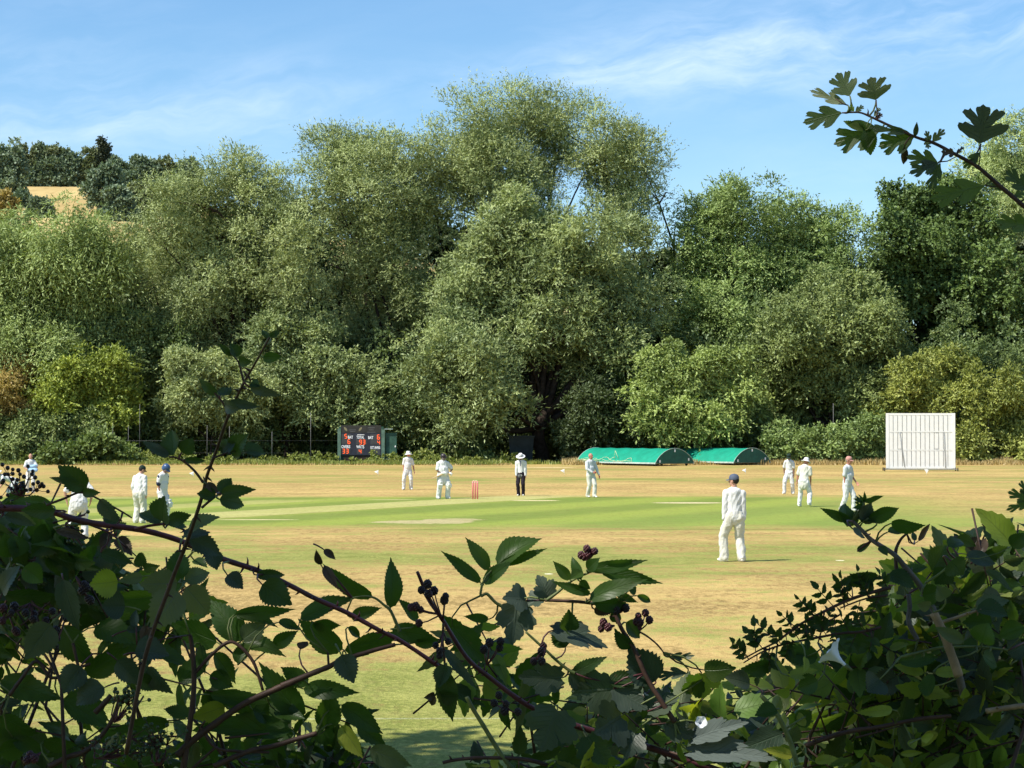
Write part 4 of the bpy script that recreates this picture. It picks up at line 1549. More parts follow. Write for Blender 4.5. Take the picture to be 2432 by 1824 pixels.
def person(name_label, loc, h=1.78, rz=0.0, lean=4, side_lean=0, twist=0, head=(0, 0), arms=None, feet=None, skin=None,
           sleeve='short', shirt=None, trous=None, build=1.0, belly=0.0, hem=0.0, hat=None, hair=None, pads=False, gloves=False,
           shoes=None, face=True, hip_h=0.93, extras=None, group='cricketers and umpires on the field', seed=0, trouser_w=1.0):
    """stands at loc facing -Y before rz; x>0 is the figure's left. Metres for a 1.78 m person, scaled to h"""
    S = h / 1.78
    root = empty('person', loc, name_label, 'person', group, rz)
    root.scale = (S, S, S)
    skin = skin or skin_l
    shirt = shirt or cloth_w
    trous = trous or cloth_w
    shoes = shoes or shoe_w
    la, sl = R(lean), R(side_lean)
    feet = feet or [(-0.12, 0.0, 0.0, 0), (0.12, 0.0, 0.0, 0)]      # x, y, lift, toe-out deg   (right, left)
    pel = Vector(((feet[0][0] + feet[1][0]) / 2 * 0.6, (feet[0][1] + feet[1][1]) / 2 * 0.8, hip_h))
    up = Vector((math.sin(sl), -math.sin(la), math.cos(la))).normalized()
    tw = R(twist)
    right = Vector((math.cos(tw), math.sin(tw), 0))
    right = (right - up * right.dot(up)).normalized()
    fwd = right.cross(up) * -1
    if fwd.y > 0:
        fwd = -fwd
    chest = pel + up * 0.34
    neck = pel + up * 0.545 
    B = build
    # head
    hp, hy = R(head[0]), R(head[1])          # pitch down, yaw to the figure's left
    hup = (up * 0.35 + Vector((0, 0, 0.65))).normalized()
    hf0 = (fwd * math.cos(hy) + right * math.sin(hy)).normalized()
    hf0 = (hf0 - hup * hf0.dot(hup)).normalized()
    hf = (hf0 * math.cos(hp) - hup * math.sin(hp)).normalized()
    hu = (hup * math.cos(hp) + hf0 * math.sin(hp)).normalized()
    hs = hf.cross(hu).normalized()
    hc = neck + hup * 0.045 + hu * 0.125 + hf * 0.018
    Hr = Matrix((hs, hf, hu)).transposed()     # local x=side, y=front, z=up
    body = MB()
    body.ball(hc + hu * .018 - hf * .012, (0.078, 0.096, 0.102), 18, 12, Hr)
    body.ball(hc + hf * .022 - hu * .035, (0.062, 0.070, 0.082), 14, 10, Hr)
    capsule(body, hc + hf * .045 - hu * .085, hc + hf * .055 - hu * .08, .028, .026, 1, hs)
    capsule(body, hc + hf * .088 + hu * .012, hc + hf * .112 - hu * .022, .010, .015, 1, hs, 8)   # nose
    for q in (-1, 1):
        body.ball(hc + hs * .080 * q - hf * .01 - hu * .008, (.012, .022, .034), 8, 8, Hr)        # ears
        body.ball(hc + hs * .032 * q + hf * .080 + hu * .026, (.024, .012, .009), 8, 6, Hr)        # brow
    capsule(body, neck - up * .07, hc - hu * .05 - hf * .01, .063 * B ** .4, .055 * B ** .3, 1, right)
    sh = []
    for q in (-1, 1):
        sh.append(neck - up * .078 + right * q * .163 * B ** .7)
    capsule(body, chest + up * .08, pel + up * .05, .15 * B, .14 * B, .68, right)
    capsule(body, sh[0], sh[1], .055, .055, 1, up)
    arms = arms or [(-.03, .02, -.54), (.03, .02, -.54)]
    hands, elb, shd = [], [], []
    for q, tgt in zip((0, 1), arms):
        sg = -1 if q == 0 else 1
        t = sh[q] + Vector((tgt[0], tgt[1], tgt[2]))
        pole = Vector(tgt[3]) if len(tgt) > 3 else Vector((sg * 0.5, 1.0, -0.1))
        e, wr = ik(sh[q], t, .285, .255, pole)
        capsule(body, sh[q], e, .050 * B ** .5, .040, 1, right)
        capsule(body, e, wr, .041, .026, .85, right)
        fd = (wr - e).normalized()
        hd = fd
        if len(tgt) > 4:
            hd = Vector(tgt[4]).normalized()
        palm = Vector((-sg, -0.2, 0)) if len(tgt) <= 5 else Vector(tgt[5])
        hand(body, wr, hd, palm, 1.0, 0.45 if not gloves else 0.9, 1 if q == 0 else -1)
        hands.append((wr, hd)); elb.append(e); shd.append(sh[q])
    leg = []
    for q, ft in zip((0, 1), feet):
        sg = -1 if q == 0 else 1
        hipj = pel + right * sg * .088 * B ** .5 - Vector((0, 0, .03))
        fa = R(ft[3]) * sg
        toe = Vector((math.sin(fa), -math.cos(fa), 0))
        ank = Vector((ft[0], ft[1], .085 + ft[2]))
        kn, ank2 = ik(hipj, ank, .425, .425, toe + Vector((0, 0, .1)))
        capsule(body, hipj, kn, .080 * B ** .5, .052, 1, right)
        capsule(body, kn, ank2, .052, .036, 1, right)
        leg.append((hipj, kn, ank2, toe, ft[2]))
        capsule(body, ank2 - Vector((0, 0, .03)), ank2 - Vector((0, 0, .045)) + toe * .11, .034, .028, .9, toe.cross(Vector((0, 0, 1))))
    link('body', remeshed(body, 'body', 0.0085, 2), skin, root)
    # face details
    if face:
        for q in (-1, 1):
            m = MB(); m.ball(hc + hs * .032 * q + hf * .087 + hu * .010, (.013, .007, .007), 8, 6, Hr); m.build('eye', eye_m, root)
        m = MB(); m.ball(hc + hf * .088 - hu * .050, (.024, .008, .006), 8, 6, Hr); m.build('mouth', lip_m, root)
    # shirt
    m = MB()
    capsule(m, neck - up * .06, pel + up * .16, .165 * B, .150 * B + belly * .4, .66, right, 22)
    capsule(m, pel + up * .24 + fwd * (belly * .55), pel + up * .10 + fwd * (belly * .5), .145 * B + belly * .55, .150 * B + belly * .5, .80 if belly else .72, right, 22)
    capsule(m, pel + up * .10, pel - Vector((0, 0, .02 + hem)), .158 * B + belly * .35, .172 * B + belly * .2, .72, right, 22)
    for q in (0, 1):
        capsule(m, neck - up * .035, sh[q], .066, .070 * B ** .5, 1, right)
        if sleeve == 'short':
            mid = sh[q].lerp(elb[q], .78)
            capsule(m, sh[q], mid, .073 * B ** .5, .070 * B ** .4, 1, right)
        else:
            capsule(m, sh[q], elb[q], .074 * B ** .5, .060, 1, right)
            capsule(m, elb[q], elb[q].lerp(hands[q][0], .93), .060, .044, 1, right)
    capsule(m, neck - up * .03, neck + hup * .012, .070, .064, 1, right)       # collar
    so_ = link('shirt', remeshed(m, 'shirt', 0.013, 3, .017, seed=seed), shirt, root)
    # trousers
    m = MB()
    capsule(m, pel + right * -.05, pel + right * .05, .125 * B ** .6, .125 * B ** .6, .9, right, 18)
    for q in (0, 1):
        hj, kn, an, toe, lf = leg[q]
        capsule(m, pel + right * (-.06 if q == 0 else .06) + up * .04, hj - Vector((0, 0, .02)), .112 * B ** .5, .108 * B ** .5, 1, right, 16)
        capsule(m, hj, kn, .107 * B ** .5 * trouser_w, .082 * trouser_w, 1, right, 16)
        capsule(m, kn, an - Vector((0, 0, .005)), .080 * trouser_w, .072 * trouser_w, 1, right, 16)
        capsule(m, an + toe * .015 + V(0, 0, .03), an + toe * .035 - V(0, 0, .02), .070 * trouser_w, .068 * trouser_w, 1, right, 14)
    link('trousers', remeshed(m, 'trousers', 0.013, 3, .019, (8, 8, 6), seed + 5), trous, root)
    for q in (0, 1):
        hj, kn, an, toe, lf = leg[q]
        sdv = toe.cross(Vector((0, 0, 1)))
        m = MB()
        b0 = Vector((an.x, an.y, an.z - .045)) - toe * .055
        pitch = -min(.5, lf * 2.4)
        td = (toe * math.cos(pitch) + Vector((0, 0, 1)) * math.sin(pitch)).normalized()
        capsule(m, b0, b0 + td * .19, .042, .038, .86, sdv, 12)
        capsule(m, b0 + Vector((0, 0, .05)), b0 + td * .07 + V(0, 0, .04), .044, .036, 1, sdv, 12)
        me = remeshed(m, 'shoe', 0.010, 2)
        link('shoe', me, shoes, root)
    # hair and headwear
    if hair is not None:
        m = MB()
        m.ball(hc + hu * .026 - hf * .026, (0.083, 0.094, 0.100), 16, 10, Hr)
        me = m.mesh('hair')
        link('hair', me, hair, root)
    crown_c = hc + hu * .045 - hf * .008
    if hat:
        kind, hm = hat
        if kind in ('cap', 'flatcap'):
            m = MB()
            prof = [(.001, .092), (.045, .086), (.078, .062), (.094, .025), (.097, -.012), (.094, -.03)]
            m.lathe(prof, crown_c + hu * .012, 20, Hr, 1.0, 1.12)
            m.ball(crown_c + hu * .104, (.009, .009, .006), 8, 5, Hr)
            hh = m.build('cap', hm, root)
            p = MB()
            vs = []
            for j in range(5):
                for i in range(11):
                    a = (i / 10 - .5) * 2.1
                    rr_ = .098 + .075 * (j / 4) * (math.cos(a) ** .6 if abs(a) < 1.5 else 0)
                    vs.append(crown_c + hs * math.sin(a) * .098 * (1 + .02 * j) + hf * (math.cos(a) * rr_ + .012) - hu * (.008 + .018 * (j / 4) + .012 * abs(math.sin(a))))
            fs = [(j * 11 + i, j * 11 + i + 1, (j + 1) * 11 + i + 1, (j + 1) * 11 + i) for j in range(4) for i in range(10)]
            n0 = len(vs)
            vs2 = vs + [v - hu * .006 for v in vs]
            fs2 = fs + [tuple(k + n0 for k in reversed(f)) for f in fs]
            p.add(vs2, fs2, True)
            p.build('peak', hm, hh)
        elif kind == 'sunhat':
            m = MB()
            prof = [(.001, .098), (.05, .096), (.082, .078), (.094, .03), (.098, -.01), (.120, -.030), (.172, -.058), (.176, -.062), (.172, -.066), (.118, -.040), (.096, -.022)]
            m.lathe(prof, crown_c, 26, Hr, 1.0, 1.08)
            me = m.mesh('sun_hat')
            for v in me.vertices:
                dx = mnoise.noise(v.co * 9)
                v.co += hu * dx * .016
            link('sun_hat', me, hm, root)
        elif kind == 'widehat':
            m = MB()
            prof = [(.001, .105), (.060, .112), (.080, .100), (.090, .03), (.096, -.005), (.140, -.006), (.190, -.016), (.196, -.020), (.190, -.025), (.140, -.018), (.094, -.016)]
            m.lathe(prof, crown_c + hu * .005, 28, Hr, 1.0, 1.05)
            hh = m.build('wide_brimmed_hat', hm, root)
            m = MB()
            m.lathe([(.098, -.004), (.0975, .02), (.094, .021)], crown_c + hu * .006, 28, Hr, 1.0, 1.05)
            m.build('hat_band', grey_txt, hh)
        elif kind == 'helmet':
            m = MB()
            prof = [(.001, .112), (.055, .104), (.094, .075), (.114, .03), (.118, -.02), (.116, -.07), (.108, -.10)]
            m.lathe(prof, crown_c - hf * .012, 22, Hr, .93, 1.1)
            me = m.mesh('helmet')
            for v in me.vertices:        # cut the front open for the face
                q = v.co - crown_c
                if q.dot(hf) > .03 and q.dot(hu) < -.012:
                    v.co += hu * (-q.dot(hu) - .012)
            hh = link('helmet', me, hm, root)
            p = MB()
            vs = []
            for j in range(4):
                for i in range(9):
                    a = (i / 8 - .5) * 2.0
                    vs.append(crown_c + hs * math.sin(a) * .108 + hf * (math.cos(a) * (.105 + .055 * j / 3) + .01) - hu * (.008 + .014 * j / 3))
            fs = [(j * 9 + i, j * 9 + i + 1, (j + 1) * 9 + i + 1, (j + 1) * 9 + i) for j in range(3) for i in range(8)]
            n0 = len(vs)
            p.add(vs + [v - hu * .006 for v in vs], fs + [tuple(k + n0 for k in reversed(f)) for f in fs], True)
            p.build('peak', hm, hh)
            g = MB()
            for k in range(4):
                z = -.045 - .026 * k
                g.tube([crown_c + hs * math.sin(a) * .104 + hf * (math.cos(a) * (.135 - .006 * k) + .012) + hu * z for a in [(-1.35 + 2.7 * i / 10) for i in range(11)]], .0035, 5)
            g.build('face_guard', steel, hh)
    if gloves:
        for q in (0, 1):
            wr, hd = hands[q]
            m = MB()
            palm = Vector((-1 if q else 1, -.2, 0))
            sgn = 1 if q == 0 else -1
            capsule(m, wr - hd * .05, wr + hd * .06, .044, .050, .8, right, 12)
            hand(m, wr + hd * .01, hd, palm, 1.45, .9, sgn)
            link('batting_glove', remeshed(m, 'batting_glove', .009, 2), pad_w, root)
    if pads:
        for q in (0, 1):
            hj, kn, an, toe, lf = leg[q]
            sdv = toe.cross(Vector((0, 0, 1)))
            m = MB()
            ax = (kn - an).normalized()
            for k in range(-3, 4):
                off = sdv * (.028 * k)
                fr = toe * (.075 - .007 * k * k)
                capsule(m, an + off + fr - V(0, 0, .02), kn + off + fr - ax * .05, .019, .021, 1, sdv, 8)
                capsule(m, kn + off + fr * 1.05 + ax * .09, kn + off * .9 + fr + ax * .19, .020, .016, 1, sdv, 8)
            for z in (-.03, .02, .07):
                capsule(m, kn + toe * .092 + sdv * -.075 + ax * z, kn + toe * .092 + sdv * .075 + ax * z, .028, .028, 1, ax, 8)
            pd = link('batting_pad', remeshed(m, 'batting_pad', .010, 2), pad_w, root)
            st = MB()
            for t in (.2, .55, .85):
                c = an.lerp(kn, t)
                st.tube([c + (sdv * math.cos(w_) + toe * math.sin(w_)) * .084 for w_ in [2 * math.pi * i / 16 for i in range(17)]], .011, 5, cap=False)
            st.build('strap', pad_w, pd)
    info = dict(root=root, hands=hands, shirt=so_, sh=sh, neck=neck, hc=hc, hs=hs, hf=hf, hu=hu, pel=pel, up=up, right=right, fwd=fwd, elb=elb)
    if extras:
        extras(info)
    return info


def local_prop(name, mb, mat, info, label, cat):
    """something held or worn loose: a thing of its own, put into the holder's hand"""
    me = mb.mesh(name)
    r = info['root']
    M = Matrix.Translation(r.location) @ Matrix.Rotation(r.rotation_euler.z, 4, 'Z') @ Matrix.Scale(r.scale.x, 4)
    me.transform(M)
    c = sum((v.co for v in me.vertices), Vector()) / len(me.vertices)
    me.transform(Matrix.Translation(-c))
    o = link(name, me, mat, None, c)
    setp(o, label, cat)
    return o


def at(px, py):
    return G(px, py)


# 1 bald man at the left with a pale blue jumper in his hands
def ex1(i):
    m = MB()
    a, b = i['hands'][0][0], i['hands'][1][0]
    c = (a + b) / 2 + Vector((0.0, -.08, 0.02))
    capsule(m, c + V(-.12, 0, .08), c + V(.16, -.02, .12), .10, .11, .7)
    capsule(m, c + V(-.05, 0, .0), c + V(.18, -.03, -.02), .11, .13, .7)
    capsule(m, c + V(.1, 0, .0), c + V(.12, -.03, -.18), .09, .05, .7)
    local = remeshed(m, 'jumper', .014, 2, .016)
    t = MB(); t.v = [tuple(v.co) for v in local.vertices]; t.f = [tuple(p.vertices) for p in local.polygons]; t.sm = [True] * len(t.f)
    local_prop('jumper', t, cloth_bl, i, 'bundled pale blue jumper held by the bald cricketer at the far left', 'jumper')

person('bald cricketer in whites at the far left holding a pale blue jumper', at(72, 1171.5), 1.74, R(10), 2, 0, 0, (5, 5),
       arms=[(.10, -.22, -.36, (-1, .3, -.3), (1, -.3, .1)), (-.04, -.26, -.34, (1, .3, -.3), (-1, -.3, .1))], sleeve='short', extras=ex1, seed=1,
       feet=[(-.11, .0, 0, 12), (.12, .02, 0, 12)])
# 2 bending figure at the very edge
person('cricketer in whites bent forward at the very left edge beside the bald one', at(34, 1196), 1.76, R(-68), 72, 0, 0, (15, 0),
       arms=[(.05, -.12, -.46, (-1, .4, 0)), (-.05, -.16, -.44, (1, .4, 0))], sleeve='short', hat=('sunhat', cloth_w), face=False, shirt=cloth_w, seed=2, hip_h=.86,
       feet=[(-.16, -.02, 0, 10), (.16, .02, 0, 10)])
# 3 broad man, back to us, head bowed
person('broad cricketer in whites seen from behind with bowed head, behind the thorny cane', at(188, 1277), 1.79, R(186), 20, 0, 0, (38, 0),
       arms=[(-.11, .03, -.46, (-1, .6, 0)), (.13, .05, -.46, (1, .6, 0))], sleeve='short', build=1.12, belly=.05, hem=.06, hair=hair_g, face=False, seed=3,
       feet=[(-.14, -.05, 0, 5), (.19, .08, .03, 20)], trouser_w=1.12)
# 4 dark green cap
person('cricketer in dark green cap and cream trousers, left of the batter in blue helmet', at(330, 1243), 1.72, R(160), 7, 0, 0, (22, -30),
       arms=[(-.05, .02, -.53), (.05, -.04, -.52)], sleeve='long', trous=cloth_c, hat=('cap', cap_green), hair=hair_d, face=False, seed=4, belly=.02, trouser_w=1.15,
       feet=[(-.12, .02, 0, 5), (.13, -.02, 0, 5)])
# 5 batter, blue helmet, side view
def ex5(i):
    for q in (0, 1):
        for t, zz in ((.05, .0), (.72, 0)):
            m = MB()
            s0 = i['sh'][q].lerp(i['elb'][q], t)
            d = (i['elb'][q] - i['sh'][q]).normalized()
            capsule(m, s0, s0 + d * .028, .0775, .0765, 1, i['right'], 14)
            link('dark_stripe', m.mesh('dark_stripe'), navy, i['shirt'])
person('batter in a blue helmet and short sleeves with dark shoulder stripes, looking down', at(384, 1240), 1.76, R(62), 5, 0, 0, (38, 0),
       arms=[(.02, .0, -.53), (-.02, -.02, -.53)], sleeve='short', hat=('helmet', helm_blue), skin=skin_r, pads=True, gloves=True, extras=ex5, seed=5, belly=.03,
       feet=[(-.10, .03, 0, 5), (.10, -.06, 0, 5)])
# 6 fielder in white sun hat
person('fielder in a white sun hat standing just right of the scoreboard door', at(968, 1163.5), 1.78, R(14), 2, 3, 0, (-2, 50),
       arms=[(-.04, -.02, -.53), (.12, -.02, -.52)], sleeve='short', hat=('sunhat', cloth_w), skin=skin_r, seed=6, hem=.07, belly=.03, shirt=cloth_w,
       feet=[(-.18, -.02, 0, 30), (.16, .02, 0, 10)])
# 7 stout non-striker with a dark helmet
def ex7(i):
    m = MB()
    a = i['hands'][0][0] + i['hands'][0][1] * .08
    b = i['hands'][1][0] + i['hands'][1][1] * .08
    d = (b - a).normalized()
    m.tube([b + d * .10, a + d * -.02], .017, 8)
    e = a - d * .02
    n = d.cross(V(0, 1, 0)).normalized()
    rot = Matrix((d, V(0, 1, 0) - d * d.y, n)).transposed()
    dn = (V(-.55, .25, -.25)).normalized()
    t = MB()
    t.tube([b + d * .05, a], .017, 8)
    rotm = dn.to_track_quat('Z', 'Y').to_matrix()
    t.box(a + dn * .06, (.07, .035, .12), rotm, .012)
    t.box(a + dn * .32, (.108, .045, .46), rotm, .015)
    local_prop('cricket_bat', t, bat_w, i, 'cricket bat tucked under the arm of the stout batter in the dark helmet', 'cricket bat')
person('stout batter in a dark helmet, pads and gloves standing left of the pink wicket', at(1051, 1185), 1.80, R(18), 1, 0, 0, (12, 12),
       arms=[(.12, -.20, -.38, (-1, .5, -.1), (1, -.3, 0)), (.06, -.14, -.38, (1, .5, -.2), (.2, -.5, -.2))], sleeve='short', hat=('helmet', helm_dark), skin=skin_b, pads=True, gloves=True,
       build=1.22, belly=.07, hem=.16, extras=ex7, seed=7, trouser_w=1.18, feet=[(-.17, 0, 0, 8), (.20, -.03, 0, 25)])
# 8 umpire
def ex8(i):
    m = MB()
    c = i['pel'] + V(-.05, -.135, -.10)
    m.ball(c, (.07, .03, .075), 10, 8)
    link('pouch', m.mesh('pouch'), grey_txt, i['root'])
    m = MB()
    p0 = i['neck'] + V(0, -.10, .0)
    m.box(p0 + V(0, -.045, -.12), (.032, .012, .20), Matrix.Rotation(R(-4), 3, 'X'))
    link('tie', m.mesh('tie'), navy, i['root'])
person('umpire in a wide white hat, white shirt and black trousers looking down at the ground', at(1237, 1178), 1.78, R(-6), 4, 0, 0, (24, 0),
       arms=[(-.02, -.05, -.54), (.04, -.04, -.54)], sleeve='long', trous=black_tr, hat=('widehat', cloth_w), skin=skin_b, seed=8, extras=ex8, trouser_w=.92,
       feet=[(-.09, -.02, 0, 12), (.10, 0, 0, 5)])
# 9 bowler, walking to the right
def ex9(i):
    m = MB()
    wr, hd = i['hands'][0]
    m.ball(wr + hd * .10 + V(0, -.03, 0), .036, 14, 10)
    local_prop('cricket_ball', m, ball_red, i, 'red cricket ball in the right hand of the bald bowler', 'cricket ball')
person('bald bowler in a long-sleeved off-white jumper walking in front of the left green cover', at(1401, 1181.5), 1.82, R(34), -2, 0, 0, (2, 10),
       arms=[(.09, -.24, -.40, (-1, .6, -.2), (.6, -.8, 0)), (.16, -.12, -.50, (1, .6, 0))], sleeve='long', shirt=cloth_g, trous=cloth_c, skin=skin_r, belly=.03, seed=9, hem=.02, extras=ex9,
       feet=[(-.04, .10, 0, 5), (.06, -.22, .0, 5)], trouser_w=1.0)
# 10 nearest man
person('nearest fielder, in blue-grey cap and baggy whites, with his back to the viewer', at(1749, 1334), 1.82, R(180), 2, 0, 0, (-2, 55),
       arms=[(-.03, .00, -.545), (.05, .02, -.545)], sleeve='long', shirt=cloth_w, trous=cloth_c, hat=('cap', cap_navy), hair=hair_d, face=False, seed=10, trouser_w=1.14, build=.98,
       feet=[(-.11, .02, 0, 0), (.24, -.04, 0, 50)])
# 11 far fielder, dark cap
person('slim fielder in a dark cap looking down, just behind the man in the white hat', at(1876, 1174), 1.76, R(-12), 3, 0, 0, (28, 0),
       arms=[(-.05, 0, -.50), (.06, -.04, -.53)], sleeve='short', hat=('cap', cap_green), hair=hair_d, skin=skin_b, seed=11, build=.92, hem=.10,
       feet=[(-.22, -.16, 0.02, 25), (.12, .10, 0, 10)])
# 12 man in the white sun hat walking away
person('cricketer in white sun hat and untucked cream shirt walking away to the right', at(1908, 1203.5), 1.78, R(158), 9, -3, 0, (15, -35),
       arms=[(-.02, -.10, -.52), (.13, -.02, -.52)], sleeve='short', shirt=cloth_c, trous=cloth_w, hat=('sunhat', cloth_w), skin=skin_r, seed=12, hem=.13, face=False, build=1.05,
       feet=[(-.25, .15, .06, 10), (.17, -.08, 0, 5)])
# 13 man in the faded pink cap walking right
person('fielder in a faded pink cap walking to the right, his feet behind the hedge', at(2012, 1215), 1.86, R(52), 3, 0, 0, (6, 5),
       arms=[(.0, .03, -.54), (.0, -.22, -.46)], sleeve='short', shirt=cloth_g, trous=cloth_w, hat=('cap', cap_pink), skin=skin_r, hair=hair_g, seed=13, belly=.04, build=1.02,
       feet=[(-.10, .16, 0, 5), (.10, -.18, 0, 5)])

# ------------------------------------------------------------------ the hedge in front of the viewer
def leaf_mat(name, top, under_c, vein, trans=0.22, rough=0.42):
    m, nt, out = new_mat(name)
    uv = nt.nodes.new('ShaderNodeUVMap')
    u, v, _ = sep(nt, uv.outputs[0])
    uc = (u - 0.5).abs() * 2.0
    side = (v * 9.0 - uc * 2.6)
    k = side * 6.2832
    vn = k.sin().ramp(0.86, 1.0) * uc.ramp(1.0, 0.3)
    mid = uc.ramp(0.075, 0.02)
    veins = vn.max(mid)
    geo = nt.nodes.new('ShaderNodeNewGeometry')
    oi = nt.nodes.new('ShaderNodeObjectInfo')
    at_ = nt.nodes.new('ShaderNodeAttribute'); at_.attribute_name = 'tint'
    rnd = E(nt, oi.outputs['Random']) * 0.6 + E(nt, at_.outputs['Fac']) * 0.8
    rnd = rnd - 0.25
    n = noise_tex(nt, geo.outputs['Position'], 35.0, 4, 0.6)
    c = mixc(nt, n.ramp(0.3, 0.7), tuple(q * .85 for q in top), tuple(q * 1.2 for q in top))
    c = mixc(nt, rnd.ramp(0.45, 1.0) * 0.6, c, (top[0] * 2.2, top[1] * 1.55, top[2] * 1.2))
    spots = noise_tex(nt, geo.outputs['Position'], 120.0, 2, 0.5)
    c = mixc(nt, spots.ramp(0.70, 0.76) * 0.6, c, (0.12, 0.07, 0.03))
    c = mixc(nt, veins * 0.45, c, vein)
    cu = mixc(nt, veins * 0.35, under_c, tuple(q * 1.35 for q in under_c))
    cc = mixc(nt, E(nt, geo.outputs['Backfacing']), c, cu)
    bs = nt.nodes.new('ShaderNodeBsdfPrincipled')
    bs.inputs['Roughness'].default_value = rough
    bs.inputs['Specular IOR Level'].default_value = 0.32
    nt.links.new(cc, bs.inputs['Base Color'])
    bp = nt.nodes.new('ShaderNodeBump')
    bp.inputs['Strength'].default_value = 0.7
    bp.inputs['Distance'].default_value = 0.0012
    hgt = n * 0.4 - veins
    nt.links.new(hgt.v, bp.inputs['Height'])
    nt.links.new(bp.outputs[0], bs.inputs['Normal'])
    t = nt.nodes.new('ShaderNodeBsdfTranslucent')
    tc_ = mixc(nt, veins * 0.5, (top[0] * 3.4, top[1] * 2.9, top[2] * 0.9), (top[0] * 1.5, top[1] * 1.4, top[2] * .6))
    nt.links.new(tc_, t.inputs[0])
    mx = nt.nodes.new('ShaderNodeMixShader')
    mx.inputs[0].default_value = trans
    nt.links.new(bs.outputs[0], mx.inputs[1])
    nt.links.new(t.outputs[0], mx.inputs[2])
    nt.links.new(mx.outputs[0], out.inputs[0])
    return m


L_BR = leaf_mat('bramble_leaf', (0.026, 0.056, 0.014), (0.075, 0.10, 0.065), (0.07, 0.115, 0.03), 0.36)
L_EL = leaf_mat('elder_leaf', (0.030, 0.070, 0.012), (0.048, 0.080, 0.024), (0.07, 0.13, 0.025), 0.42)
L_PALE = leaf_mat('pale_leaf', (0.085, 0.12, 0.055), (0.15, 0.18, 0.10), (0.13, 0.17, 0.11), 0.25, 0.6)
L_BLUE = leaf_mat('blue_leaf', (0.036, 0.060, 0.040), (0.065, 0.090, 0.065), (0.08, 0.12, 0.07), 0.24, 0.42)
L_YEL_SUN = leaf_mat('yellow_sunlit_leaf', (0.17, 0.23, 0.035), (0.15, 0.18, 0.05), (0.17, 0.22, 0.05), 0.35)  # yellow leaves, brightened so the colour also stands in for sun flecks
L_HAW = leaf_mat('hawthorn_leaf', (0.042, 0.082, 0.016), (0.085, 0.115, 0.065), (0.075, 0.125, 0.03), 0.46)
L_MID = leaf_mat('fresh_leaf', (0.100, 0.175, 0.034), (0.10, 0.14, 0.05), (0.10, 0.16, 0.04), 0.38)
L_WEB = leaf_mat('webbed_leaf', (0.085, 0.11, 0.10), (0.10, 0.125, 0.115), (0.14, 0.17, 0.16), 0.15, 0.8)
L_BRN = leaf_mat('brown_leaf', (0.055, 0.040, 0.025), (0.07, 0.05, 0.035), (0.08, 0.06, 0.04), 0.1)
cane_red = basic('cane_red', (0.085, 0.024, 0.030), 0.45, 0.4, 0.35, 40.0)
cane_grey = basic('cane_grey', (0.13, 0.115, 0.105), 0.7, 0.3, 0.3, 40.0)
cane_green = basic('cane_green', (0.12, 0.15, 0.045), 0.55, 0.35, 0.3, 40.0)
cane_brown = basic('cane_brown', (0.065, 0.035, 0.025), 0.6, 0.3, 0.3, 40.0)
cane_pale = basic('cane_pale', (0.30, 0.21, 0.12), 0.7, 0.3, 0.25, 40.0)
berry_d = basic('blackberry', (0.018, 0.006, 0.008), 0.35, 0.5, 0.4, 60.0)
berry_r = basic('unripe_berry', (0.055, 0.010, 0.014), 0.35, 0.5, 0.4, 60.0)
berry_g = basic('green_berry', (0.045, 0.075, 0.022), 0.4, 0.5, 0.3, 60.0)
petal = basic('white_petal', (0.80, 0.82, 0.84), 0.5, 0.3, 0.02, 10.0)
MATS = {'b': L_BR, 'e': L_EL, 'p': L_PALE, 'u': L_BLUE, 'y': L_YEL_SUN, 'h': L_HAW, 'r': L_BRN}


def leaf_local(kind, rows=20, serr=None, rng=random):
    """unit leaf along +y (0..1), width factor x (-.5...5), bend in z; returns verts, faces, uvs"""
    cols = (-1.0, -0.5, 0.0, 0.5, 1.0)
    vs, uv, fs = [], [], []
    serr = serr if serr is not None else (0.075 if kind == 'b' else 0.045)
    for j in range(rows + 1):
        t = j / rows
        if kind == 'b':
            w_ = t ** 0.6 * (1 - t) ** 1.0 / 0.337
        elif kind == 's':
            w_ = math.sin(math.pi * t ** 0.85) ** 0.8
        else:
            w_ = t ** 0.75 * (1 - t) ** 1.2 / 0.279
        tooth = (1 if j % 2 else -1) * serr * (1 if 0.06 < t < 0.96 else 0)
        for c in cols:
            ww = w_ * (1 + (tooth if abs(c) == 1 else 0))
            yy = t - (0.035 if (j % 2 == 0 and abs(c) == 1 and 0.05 < t < 0.95) else 0)
            vs.append((c * 0.5 * ww, yy, abs(c) * w_ * 0.5))
            uv.append((0.5 + 0.5 * c, t))
    n = len(cols)
    for j in range(rows):
        for i in range(n - 1):
            fs.append((j * n + i, j * n + i + 1, (j + 1) * n + i + 1, (j + 1) * n + i))
    return np.array(vs), fs, np.array(uv)


